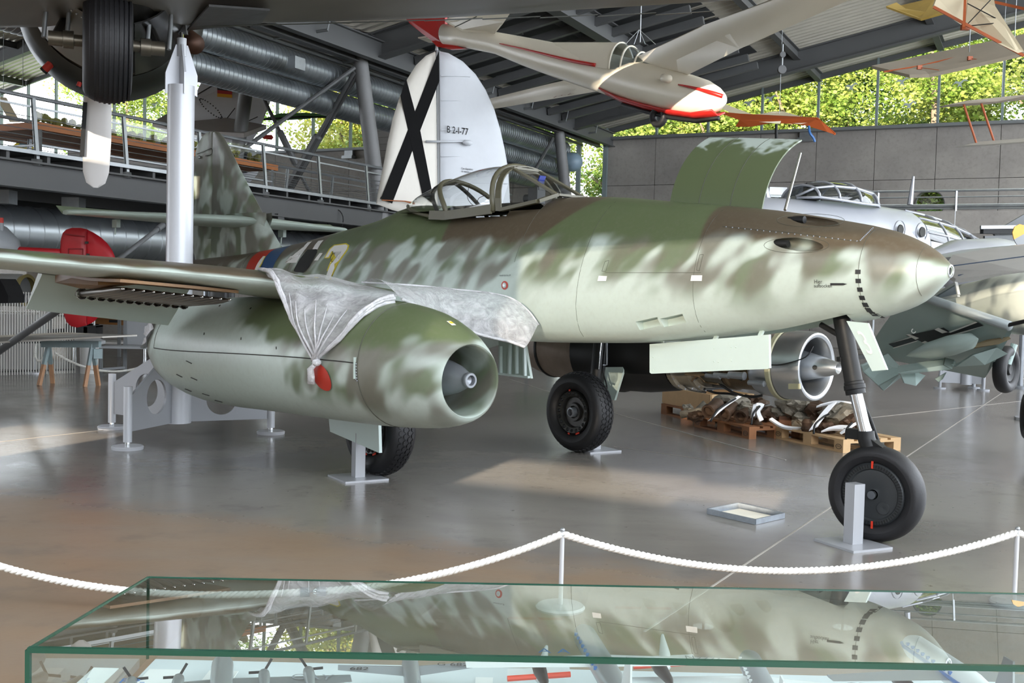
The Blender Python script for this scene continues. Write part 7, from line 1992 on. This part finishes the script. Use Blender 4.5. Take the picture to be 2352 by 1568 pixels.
# storage shelving behind the fence
sh = empty('storage_rack', at(60, 800, 24) * 1, 0, 'pale storage rack with boxes behind the bar fence', 'shelf'); sh.location = (at(60, 800, 24).x, 24.0, 0)
for z in (.3, .9, 1.5, 2.0): MB().box((0, 0, z), (4.4, .8, .05)).build('shelf_board', mat('rack_white', '#c9c7c2', .5), sh)
for x in (-2.2, -.7, .7, 2.2): MB().bar((x, -.4, 0), (x, -.4, 2.0), .06, .06).build('upright', mat('rack_grey', '#6d6f70', .5), sh)
rr = random.Random(9)
for q in range(14):
    z = rr.choice((.325, .925, 1.525)); w_ = rr.uniform(.2, .5); h_ = rr.uniform(.15, .4)
    k_ = rr.choice((0, 1, 2)); o = MB().box((0, 0, h_ / 2), (w_, .4, h_)).bar((-w_ / 2, 0, h_ - .02), (w_ / 2, 0, h_ - .02), .42, .03).build('storage_box', [mat('box_dark', '#3a3a3b', .6), mat('box_pale', '#b9b4aa', .6), mat('box_grey', '#77797a', .6)][k_])
    o.location = Vector(sh.location) + Vector((-2 + q * .29, 0, z)); tag(o, ['small dark box on the storage rack behind the bar fence', 'small pale box on the storage rack behind the bar fence', 'small mid-grey box on the storage rack behind the bar fence'][k_], 'box', ['dark boxes on the storage rack', 'pale boxes on the storage rack', 'grey boxes on the storage rack'][k_])
# long pale partition under the walkway duct
pt = MB().sheet([[wk(-5, 9.0, 0), wk(3, 9.0, 0)], [wk(-5, 9.0, 2.3), wk(3, 9.0, 2.3)]], .08).build('partition', mat('partition_white', '#aeb0b2', .5)); tag(pt, 'long pale partition standing under the walkway', 'partition')
# trestle and wing panel
tq = [ground(*p) for p in ((90, 885), (121, 880), (195, 888), (226, 885))]
tcx = sum(tq, Vector()) / 4; ts_ = empty('trestle', tcx, 0, 'wooden trestle with blue paint smears carrying a wing panel', 'trestle')
tz = at(160, 790, 16.9).z
M_TR = mat('trestle_wood', '#b58a68', .6, 0, .15, 6); M_TRB = mat('trestle_blue_grey', '#8fa0a2', .6, 0, .15, 6)
e0, e1 = at(112, 790, 17.0) - tcx, at(212, 790, 16.9) - tcx
MB().bar(e0 - Vector((.1, 0, 0)), e1 + Vector((.12, 0, 0)), .09, .1).build('beam', M_TRB, ts_)
for q, ee in ((tq[0], e0), (tq[1], e0), (tq[2], e1), (tq[3], e1)):
    b_ = q - tcx; mid = b_.lerp(ee, .5); MB().bar(b_, mid, .06, .05).build('leg', M_TR, ts_); MB().bar(mid, ee, .06, .05).build('leg_upper', M_TRB, ts_)
MB().bar(e1 + Vector((0, 0, -.15)), e1 + Vector((.1, .1, -.15)), .1, .15).build('brace_plate', M_TRB, ts_)
wp = empty('wing_panel', at(100, 775, 16.9), 0, 'long thin silver wing panel lying across the wooden trestle', 'wing'); OP = Vector(wp.location)
MB().prism([at(u, v, y) - OP for u, v, y in ((-250, 790, 16.6), (0, 778, 16.7), (150, 769, 16.9), (235, 770, 17.0), (315, 772, 17.2), (235, 776, 16.6), (0, 788, 16.3), (-250, 805, 16.2))], (0, 0, .025)).build('panel_skin', mat('panel_silver', '#b0aca4', .4, .4, .1, 3), wp)
MB().prism([at(u, v, y) - OP for u, v, y in ((-250, 776, 17.3), (0, 770, 17.3), (150, 763, 17.4), (236, 767, 17.4), (236, 773, 17.35), (0, 781, 17.2), (-250, 790, 17.2))], (0, .04, .0)).build('panel_edge', mat('panel_cream', '#cfc8b8', .5), wp)
p = at(-180, 800, 16.6) - OP; MB().bar(p, Vector((p.x, p.y, -OP.z)), .07, .07).build('panel_leg', M_TR, wp)
# bench, info desk, bin
bq = ground(287, 851); bn = empty('bench', (bq.x, bq.y, 0), .12, 'grey metal bench seen beside the white column', 'bench')
M_BEN = mat('bench_grey', '#b3b6b9', .4, .2, .03); M_BENF = mat('bench_frame', '#85888b', .4, .2)
sc2 = bq.y / 2500
MB().box((.72, .02, .74), (1.5, .03, .52), Matrix.Rotation(.12, 3, 'X')).build('backrest', M_BEN, bn); MB().box((.55, -.05, .98), (1.2, .05, .08)).build('top_rail', M_BEN, bn)
MB().box((.55, -.33, .46), (1.75, .5, .04)).build('seat', M_BEN, bn)
for x in (0, 1.45):
    MB().bar((x, 0, 0), (x, 0, .98), .06, .05, (0, 1, 0)).build('leg', M_BENF, bn); MB().bar((x - .3 if x == 0 else x, -.5, 0), (x - .3 if x == 0 else x, -.5, .44), .05, .05, (0, 1, 0)).build('leg', M_BENF, bn); MB().bar((x, 0, .06), (x - .3 if x == 0 else x, -.5, .06), .04, .04).build('foot_rail', M_BENF, bn)
ids = empty('information_desk', (at(280, 800, 24).x, 24.0, 0), .1, 'sloping information desk with printed panels behind the bench', 'desk')
for q in range(4):
    o = MB().box((-.9 + q * .85, 0, 1.0), (.84, .45, .03), Matrix.Rotation(.45, 3, 'X')).build('text_panel', mat('panel_blue_grey', '#8b939b', .4, 0, .06, 4), ids)
    for z in range(4): MB().box((-1.15 + q * .85 + .25 * (z % 2), -.1 + .06 * z, 1.0 - .045 + .028 * z + .017), (.35, .03, .004), Matrix.Rotation(.45, 3, 'X')).build('text_line', mat('print_grey', '#6d757d', .6), o)
MB().box((.4, -.23, .88), (3.5, .03, .06)).build('front_rail', M_BLACK, ids)
for x in (-1.0, -.6, .5, 1.4): MB().cyl((x, 0, 0), (x, 0, .95), .03, n=10).build('leg', M_CHROME, ids, 40)
wb_ = empty('wooden_beam', at(300, 735, 24.6), 0, 'varnished wooden beam with black print above the information desk', 'beam')
MB().bar((-.75, 0, -.03), (1.6, 0, -.09), .2, .14).build('timber', mat('varnish_ochre', '#a8703a', .4, 0, .15, 5), wb_); MB().bar((-.75, 0, -1.1), (-.75, 0, -.1), .06, .06).bar((1.5, 0, -1.1), (1.5, 0, -.1), .06, .06).build('post', M_BLACK, wb_)
MB().box((-.35, -.104, -.03), (.2, .005, .06)).build('print', M_MBLK, wb_)
bi = ground(205, 857); bin_ = empty('litter_bin', (bi.x, bi.y, 0), 0, 'white litter bin with rounded pale lid behind the trestle', 'bin')
MB().lathe([(0, .0), (0, .15), (.5, .16), (.5, 0)], (0, 0, 0), (0, 0, 1), 20).build('bin_body', mat('bin_white', '#d9d9d6', .4), bin_, 40); MB().lathe([(.5, .2), (.53, .27), (.58, .27), (.62, .18), (.62, 0)], (0, 0, 0), (0, 0, 1), 20).build('bin_lid', mat('bin_lid', '#b9bcbd', .3), bin_, 40)
rope(hang(at(126, 810, 18.2), at(385, 815, 18.8), .30, 24), 'thin off-white rope sagging in front of the bench', .011, .011, .09)
r_ = ground(80, 858); e = empty('rope_stanchion', (r_.x, r_.y, 0), 0, 'pale rope post with round base in front of the bar fence', 'barrier post', 'posts of the rope barrier')
MB().cyl((0, 0, 0), (0, 0, .62), .02, n=12).build('post', M_POST, e, 40); MB().cyl((0, 0, 0), (0, 0, .03), .16, n=24).build('base_disc', M_POST, e, 40)
rope(spline([at(82, 790, 18.4), at(80, 815, 18.4), at(90, 830, 18.4), at(105, 815, 18.4), at(112, 800, 18.4)], 6), 'loose rope end looped on the post by the bar fence', .011, .011, .09)
e = empty('black_cover', (at(5, 690, 15).x, 15, 0), 0, 'black fabric cover hanging beside the jet wing tip flap', 'cover')
MB().prism([at(u, v, 15) - Vector(e.location) for u, v in ((-120, 640), (-2, 640), (8, 655), (19, 680), (18, 696), (-120, 698))], (0, .5, 0)).build('cover_cloth', mat('black_cloth', '#0e0e10', .9), e)
MB().cyl(at(-60, 690, 15.2) - Vector(e.location), Vector((at(-60, 690, 15.2).x - e.location.x, .2, 0)), .04).build('cover_stand', M_GIRD, e)
e = empty('white_fan_housing', (at(50, 660, 20).x, 20.0, 0), 0, 'pale cylindrical housing with a brass-lined opening beyond the flap', 'machine')
MB().lathe([(-.6, .1), (-.55, .3), (0, .3), (.05, .28)], (0, 0, at(0, 665, 20).z), (1, -.2, 0), 24).build('housing', mat('housing_pale', '#b5b6b5', .4, .2), e, 40)
MB().lathe([(.0, .27), (.12, .3), (.12, .24)], (0, 0, at(0, 665, 20).z), (1, -.2, 0), 24).build('opening_rim', mat('brass_liner', '#8a7d4e', .4, .4), e, 40)
MB().box((-.1, 0, .5), (.9, .5, 1.0)).build('housing_base', mat('housing_pale', '#b5b6b5', .4), e)

# ------------------------------------------------------------------ pallets with engine wreckage under the far engine
def pallet(corner, u, v, m_, label, stamp=True):
    u, v = Vector(u).normalized(), Vector(v).normalized(); v = (v - u * v.dot(u)).normalized()
    e = empty('pallet', corner, 0, label, 'pallet', 'wooden pallets on the floor'); Z = Vector((0, 0, 1))
    def brd(a0, a1, b0, b1, z0, z1, name):
        pts = [u * a0 + v * b0, u * a1 + v * b0, u * a1 + v * b1, u * a0 + v * b1]
        return MB().prism([p + Z * z0 for p in pts], Z * (z1 - z0)).build(name, m_, e)
    for b0, b1 in ((0, .145), (.19, .29), (.33, .475), (.51, .61), (.655, .80)): brd(0, 1.2, b0, b1, .122, .144, 'top_board')
    for a0, a1 in ((0, .145), (.527, .672), (1.055, 1.2)): brd(a0, a1, 0, .8, .1, .122, 'cross_board')
    for a0, a1 in ((0, .145), (.527, .672), (1.055, 1.2)):
        for b0, b1 in ((0, .1), (.35, .45), (.7, .8)): brd(a0, a1, b0, b1, .022, .1, 'block')
    for b0, b1 in ((0, .1), (.35, .45), (.7, .8)): brd(0, 1.2, b0, b1, 0, .022, 'skid_board')
    if stamp:
        for a in (.07, 1.12):
            c_ = u * a + Z * .062 - v * .003
            MB().tube([c_ + u * (.045 * math.cos(q * PI / 10)) + Z * (.026 * math.sin(q * PI / 10)) for q in range(20)], .0025, 5, True).build('stamp_ring', M_MBLK, e)
            me = text_mesh('EPAL', .026, align='CENTER')
            for w_ in me.vertices: w_.co = c_ - u * w_.co.x * 1.1 + Z * (w_.co.y - .008)
            me.materials.clear(); me.materials.append(M_MBLK); link('stamp_letters', me, e)
    return e
M_PL = mat('pallet_fresh_pine', '#c9a77c', .7, 0, .1, 5); M_PD = mat('pallet_weathered_wood', '#8f5f3c', .75, 0, .18, 5)
U_, V_ = (-.40, .92, 0), (.92, .40, 0)
PB = pallet(Vector((3.59, 11.65, 0)), U_, V_, M_PL, 'pale new pallet with round stamps under foam-wrapped wreckage')
PA = pallet(Vector((2.78, 12.58, 0)), (-.38, .925, 0), V_, M_PD, 'dark weathered pallet carrying the rusty cylinder barrels')
PC = pallet(Vector((2.55, 13.95, 0)), (-.38, .925, 0), V_, M_PD, 'brown pallet with a pine crate behind the other pallets', False)
e = empty('pine_crate', Vector((2.6, 14.05, .144)), 0, 'open pine crate side standing on the rear pallet', 'crate')
MB().prism([Vector((-.48, 1.05, 0)), Vector((.0, 0, 0)), Vector((.6, .26, 0)), Vector((.12, 1.3, 0))], (0, 0, .02)).build('crate_floor', M_PL, e)
for p0, p1 in (((-.48, 1.05), (0, 0)), ((0, 0), (.6, .26)), ((.6, .26), (.12, 1.3))): MB().bar((p0[0], p0[1], .12), (p1[0], p1[1], .12), .025, .22).build('crate_side', M_PL, e)
M_RUST = mat('rusty_engine_metal', '#4d3a2c', .6, .4, .35, 12, .004); M_CORR = mat('corroded_alloy', '#7d776b', .6, .4, .3, 10, .006)
def lump(par, c_, r_, seed, m_, sc=(1, 1, .6), name='wreck_piece'):
    bm = bmesh.new(); bmesh.ops.create_icosphere(bm, subdivisions=3, radius=r_)
    for v in bm.verts:
        n1 = mnoise.noise(v.co * (3.2 / r_ * .35) + Vector((seed, seed * 2, 0))); n2 = mnoise.noise(v.co * (9 / r_ * .35) + Vector((seed, 0, seed)))
        v.co *= 1 + .55 * n1 + .3 * n2; v.co.x *= sc[0]; v.co.y *= sc[1]; v.co.z *= sc[2]; v.co += c_
    me = bpy.data.meshes.new(name); bm.to_mesh(me); bm.free(); me.materials.append(m_); return link(name, me, par)
wa = empty('engine_wreck', Vector((2.75, 13.2, .144)), 0, 'rusty piston engine wreck with open cylinder barrels on the weathered pallet', 'engine wreck', 'engine wreckage on pallets'); OA = Vector(wa.location)
for i, (u, v, y) in enumerate(((1626, 945, 13.0), (1662, 952, 12.95), (1700, 958, 12.9), (1645, 935, 13.4))):
    p = at(u, v, y) - OA; d = Vector((.55, .75, .25)).normalized()
    MB().lathe([(0, .062), (0, .085), (.03, .088), (.05, .07), (.25, .085), (.3, .07), (.3, 0), (.06, .0), (.05, .06), (0, .062)], p, d, 20).build('cylinder_barrel', M_RUST, wa, 40)
for i, (u, v, y, r_) in enumerate(((1600, 955, 13.3, .10), (1720, 940, 13.1, .16), (1760, 950, 13.2, .16), (1680, 925, 13.5, .2), (1740, 975, 12.9, .09), (1580, 935, 13.5, .07), (1730, 925, 13.6, .16))):
    lump(wa, at(u, v, y) - OA, r_, i * 3.1 + 1, (M_RUST, M_CORR)[i % 2])
MB().tube([at(1565, 952, 13.5) - OA, at(1600, 945, 13.4) - OA, at(1622, 928, 13.4) - OA], [.05, .045, .06], 10).build('connecting_rod', M_CORR, wa, True)
wb2 = empty('engine_wreck', Vector((3.9, 12.4, .144)), 0, 'corroded crankcase wreck with foam pads on the new pallet', 'engine wreck', 'engine wreckage on pallets'); OBw = Vector(wb2.location)
for i, (u, v, y, r_) in enumerate(((1830, 932, 13.0, .22), (1880, 945, 12.8, .2), (1930, 950, 12.4, .2), (1960, 965, 12.2, .14), (1800, 950, 13.1, .15), (1900, 985, 12.2, .12), (1850, 965, 12.8, .15), (1955, 990, 11.95, .1))):
    lump(wb2, at(u, v, y) - OBw, r_, i * 2.3 + 20, (M_CORR, M_RUST)[i % 2])
MB().lathe([(0, 0), (0, .05), (.03, .065), (.06, .05), (.1, .06), (.14, .03), (.14, 0)], at(1852, 990, 12.3) - OBw, (0, 0, 1), 16).build('gear_wheel', M_RUST, wb2, 40)
MB().box(at(1835, 965, 13.0) - OBw, (.5, .1, .1)).build('timber_prop', mat('dark_timber', '#5c3a24', .7), wb2)
M_FOAM = mat('white_foam', '#e6e7ea', .8, 0, .03)
def foam(px, w_, label):
    pts = [at(*q) for q in px]; c_ = pts[0]; e = empty('foam_pad', c_, 0, label, 'foam pad', 'white foam pads in the wreckage'); pts = spline([p - c_ for p in pts], 5)
    d = Vector((.75, .2, .35)).normalized() * w_
    MB().sheet([[p - d / 2 for p in pts], [p + d / 2 for p in pts]], .03).build('pad', M_FOAM, e, 60)
foam(((1630, 965, 12.75), (1665, 935, 12.85), (1700, 912, 13.1)), .06, 'long white foam strip laid over the rusty cylinder barrels')
foam(((1728, 958, 12.7), (1733, 935, 12.75), (1752, 930, 12.8), (1742, 945, 12.75), (1750, 965, 12.7)), .05, 'curled white foam strip on the weathered pallet wreck')
foam(((1770, 960, 12.6), (1800, 978, 12.5), (1840, 982, 12.4)), .04, 'flat white foam strip trailing from the weathered pallet')
foam(((1868, 985, 12.1), (1890, 955, 12.2), (1912, 930, 12.3)), .12, 'large white foam sheet strapped upright on the new pallet')
foam(((1895, 985, 11.95), (1920, 980, 11.95), (1950, 982, 11.9)), .10, 'folded white foam block beside the nose gear leg')
foam(((1935, 990, 11.8), (1955, 975, 11.8), (1968, 968, 11.8)), .08, 'small white foam wedge under a black strap')
foam(((1880, 930, 12.5), (1915, 922, 12.5), (1950, 925, 12.4)), .06, 'white foam strip along the top of the crankcase wreck')
foam(((1985, 965, 12.1), (1995, 968, 12.1), (2000, 985, 12.0)), .06, 'white foam scrap behind the chrome nose gear leg')
def strap(px, label):
    pts = [at(*q) for q in px]; c_ = pts[0]; e = empty('lashing_strap', c_, 0, label, 'strap', 'black lashing straps'); MB().tube(spline([p - c_ for p in pts], 5), .012, 6).build('strap', M_BLACK, e, True)
strap(((1632, 968, 12.7), (1650, 940, 12.75), (1690, 915, 12.95)), 'black strap running along the long foam strip')
strap(((1726, 975, 12.6), (1730, 950, 12.65), (1745, 932, 12.7)), 'black strap over the curled foam strip')
strap(((1869, 996, 11.95), (1872, 975, 12.0), (1890, 958, 12.1), (1905, 950, 12.1)), 'black strap across the large foam sheet')
strap(((1943, 1008, 11.65), (1945, 985, 11.7), (1958, 970, 11.7)), 'black strap holding the small foam wedge')

# ------------------------------------------------------------------ right background: railing, ramp, show cases, distant stand
rl = empty('railing', (at(2180, 500, 31).x, 31.0, 0), 0, 'grey steel railing of the gallery in front of the concrete wall', 'railing'); OL = Vector(rl.location)
def RL(u, v, y): return at(u, v, y) - OL
for v0, v1, r_ in ((441, 434, .035), (455, 449, .02), (474, 470, .05), (480, 477, .03)): MB().tube([RL(1990, v0, 32), RL(2420, v1, 30.5)], r_, 8).build('rail', M_GALV, rl)
for u, y in ((2018, 31.9), (2197, 31.2), (2370, 30.6)): MB().bar(RL(u, 438, y), Vector((RL(u, 438, y).x, RL(u, 438, y).y, 0)), .05, .05, (0, 1, 0)).build('post', M_GALV, rl)
MB().sheet([[RL(1990, 486, 32), RL(2420, 484, 30.5)], [Vector((RL(1990, 486, 32).x, RL(1990, 486, 32).y, 3.6)), Vector((RL(2420, 484, 30.5).x, RL(2420, 484, 30.5).y, 3.6))]], .1).build('gallery_edge', M_CONC, rl)
e = empty('show_case', (at(1784, 440, 31).x, 31.3, 0), 0, 'small glass show case on the gallery near the round window', 'display case'); p = at(1784, 440, 31.3) - Vector(e.location)
MB().box(p, (.5, .4, .22)).build('glass_box', glass('showcase_glass', (.7, .75, .74), .4), e); MB().box(p - Vector((0, 0, .15)), (.56, .45, .05)).build('case_base', M_GALV, e); MB().bar(p - Vector((0, 0, .15)), Vector((p.x, p.y, 0)), .1, .1, (0, 1, 0)).build('case_leg', M_GALV, e)
rp_ = empty('stair_flight', (at(2320, 520, 27).x, 27, 0), 0, 'grey stair flight climbing to the gallery behind the bomber nose', 'stairs'); OS = Vector(rp_.location)
MB().bar(at(2288, 548, 27) - OS, at(2420, 470, 27) - OS, .1, .35).bar(at(2260, 568, 26.5) - OS, at(2420, 566, 26.5) - OS, .1, .55).build('stringer', mat('stair_grey', '#6f7274', .5), rp_)
MB().box(at(2300, 530, 26.5) - OS, (.95, .2, .16)).build('dark_opening', M_BLACK, rp_)
MB().bar(at(2252, 522, 26.4) - OS, at(2420, 520, 26.4) - OS, .08, .08).build('white_rail', M_GALV, rp_)
MB().bar(at(2400, 560, 26.6) - OS, Vector((at(2400, 560, 26.6).x - OS.x, -.4, 0)), .3, .3, (0, 1, 0)).build('stair_post', M_GIRD, rp_)
# distant finned stand under the silver bomber
ds = ground(2218, 895); e = empty('support_stand', (ds.x, ds.y, 0), 0, 'small grey finned stand on round feet behind the pale blue flaps', 'stand')
MB().cyl((0, 0, .1), (0, 0, 1.0), .10, n=20).build('column', M_COLG, e, 40)
for dx, dy in ((-.45, .1), (.28, -.12), (.3, .35)):
    MB().prism([Vector((0, 0, .12)), Vector((dx, dy, .12)), Vector((dx, dy, .32)), Vector((0, 0, .6))], (.01, .01, 0)).build('foot_fin', M_COLG, e); MB().cyl((dx, dy, .03), (dx, dy, .4), .03, n=12).build('foot_post', M_COLG, e, 40); MB().cyl((dx, dy, 0), (dx, dy, .03), .11, n=20).build('foot_disc', M_COLG, e, 40)
e = empty('green_bomb_trolley', (at(1270, 810, 21).x, 21, 0), 0, 'low green trolley glimpsed between wheel and nacelle under the jet belly', 'trolley')
MB().lathe([(-.8, 0), (-.7, .12), (.7, .12), (.8, 0)], (0, 0, at(1270, 797, 21).z), (1, .2, 0), 16).build('green_body', mat('trolley_green', '#3f6b3f', .5), e, 40)
for x in (-.5, .5): MB().bar((x, 0, 0), (x, 0, at(1270, 797, 21).z), .08, .08, (0, 1, 0)).build('trolley_leg', M_GIRD, e)
# ------------------------------------------------------------------ trees outside the end wall
def leaf_mat(name, c1, c2):
    t = NT(name); nz = t.noise(t.pos(), 0.9, 3.0)
    g = t.n('ShaderNodeObjectInfo')
    c = t.mix(t.step(nz, 0.35, 0.65), lin(c1), lin(c2))
    t.set(Base_Color=c, Roughness=0.6)
    tl = t.n('ShaderNodeBsdfTranslucent'); t.put(tl.inputs[0], c)
    mx = t.n('ShaderNodeMixShader'); mx.inputs[0].default_value = 0.45
    t.t.links.new(t.bsdf.outputs[0], mx.inputs[1]); t.t.links.new(tl.outputs[0], mx.inputs[2]); t.t.links.new(mx.outputs[0], t.out.inputs[0])
    return t.mat
LEAF = [leaf_mat('maple_leaves_light', '#98a04e', '#6a8430'), leaf_mat('maple_leaves_mid', '#83964a', '#47682a'), leaf_mat('maple_leaves_yellow', '#a8a44e', '#7c8c36')]
M_BARK = mat('bark', '#6e5f50', 0.9, 0, 0.2, 6.0, 0.01)
def crown_mesh(seed, mi, n, rx, rz):
    r = random.Random(seed); vs_, fs = [], []
    cl = [Vector((r.gauss(0, .55), r.gauss(0, .55), r.uniform(-1, 1))) for _ in range(70)]
    for c in cl:
        c.x *= rx * 0.62 * math.sqrt(max(0.15, 1 - (c.z * 0.8) ** 2)); c.y *= rx * 0.62; c.z *= rz
    for i in range(n):
        c = r.choice(cl); p = c + Vector((r.gauss(0, 0.55), r.gauss(0, 0.55), r.gauss(0, 0.4)))
        s = r.uniform(0.05, 0.115)
        a = Vector((r.uniform(-1, 1), r.uniform(-1, 1), r.uniform(-.6, .6))).normalized(); b = a.cross(Vector((r.uniform(-1, 1), r.uniform(-1, 1), r.uniform(-1, 1)))).normalized()
        o = len(vs_); vs_ += [p - a * s, p - b * s * 0.7, p + a * s, p + b * s * 0.7]; fs.append((o, o + 1, o + 2, o + 3))
    me = bpy.data.meshes.new('crown'); me.from_pydata(vs_, [], fs); me.materials.append(LEAF[mi]); return me
crowns = [crown_mesh(1, 0, 34000, 4.0, 5.4), crown_mesh(2, 1, 34000, 3.9, 5.8), crown_mesh(3, 2, 34000, 4.2, 5.0)]
tlab = ['broadleaf tree with light green foliage seen through the windows', 'deeper green broadleaf tree seen through the windows', 'yellowish green broadleaf tree seen through the windows']
tr = random.Random(5)
spots = [(b, a) for b in range(-34, 24, 5) for a in (9.5, 16)]
for i, (b, a) in enumerate(spots):
    if -30 < b < -19 and a > 8: continue
    k = (i * 7 + i // 3) % 3
    p = hall(a + tr.uniform(-1, 1), b + tr.uniform(-1.5, 1.5))
    e = empty('broadleaf_tree', p, tr.uniform(0, 6), tlab[k], 'tree', ['light green trees outside', 'deeper green trees outside', 'yellowish trees outside'][k])
    h = 9.0 + tr.uniform(-1.2, 1.2) + (1.5 if b > -10 else 0)
    tp = [Vector((0, 0, 0)), Vector((tr.uniform(-.3, .3), tr.uniform(-.3, .3), 4)), Vector((tr.uniform(-.6, .6), tr.uniform(-.6, .6), 8)), Vector((tr.uniform(-.8, .8), 0, 12))]
    m = MB().tube(spline(tp, 4), [0.3 - 0.02 * q for q in range(13)], 8)
    for q in range(6):
        z = tr.uniform(4, 9); an = tr.uniform(0, 6.28); s = Vector((math.cos(an), math.sin(an), 0.7)) * tr.uniform(1.5, 3)
        m.tube([(0, 0, z), tuple(Vector((0, 0, z)) + s)], [0.12, 0.03], 6)
    m.build('trunk', M_BARK, e, True)
    c = link('crown', crowns[k], e); c.location = (0, 0, h); c.scale = (tr.uniform(.9, 1.15), tr.uniform(.9, 1.15), tr.uniform(.9, 1.2))
    # low branches so the portholes and slot look onto leaves too
    c2 = link('crown', crowns[(k + 1) % 3], e); c2.location = (0, 0, 3.6); c2.scale = (0.8, 0.8, 0.55); c2.rotation_euler = (0, 0, 2)
gr = MB().add([hall(0.45, -60, -0.05), hall(0.45, 60, -0.05), hall(60, 60, -0.05), hall(60, -60, -0.05)], [(0, 1, 2, 3)]).build('lawn', mat('grass', '#6f8a3c', 0.9, 0, 0.2, 2.0))
tag(gr, 'green lawn outside the hall under the trees', 'lawn', kind='stuff')
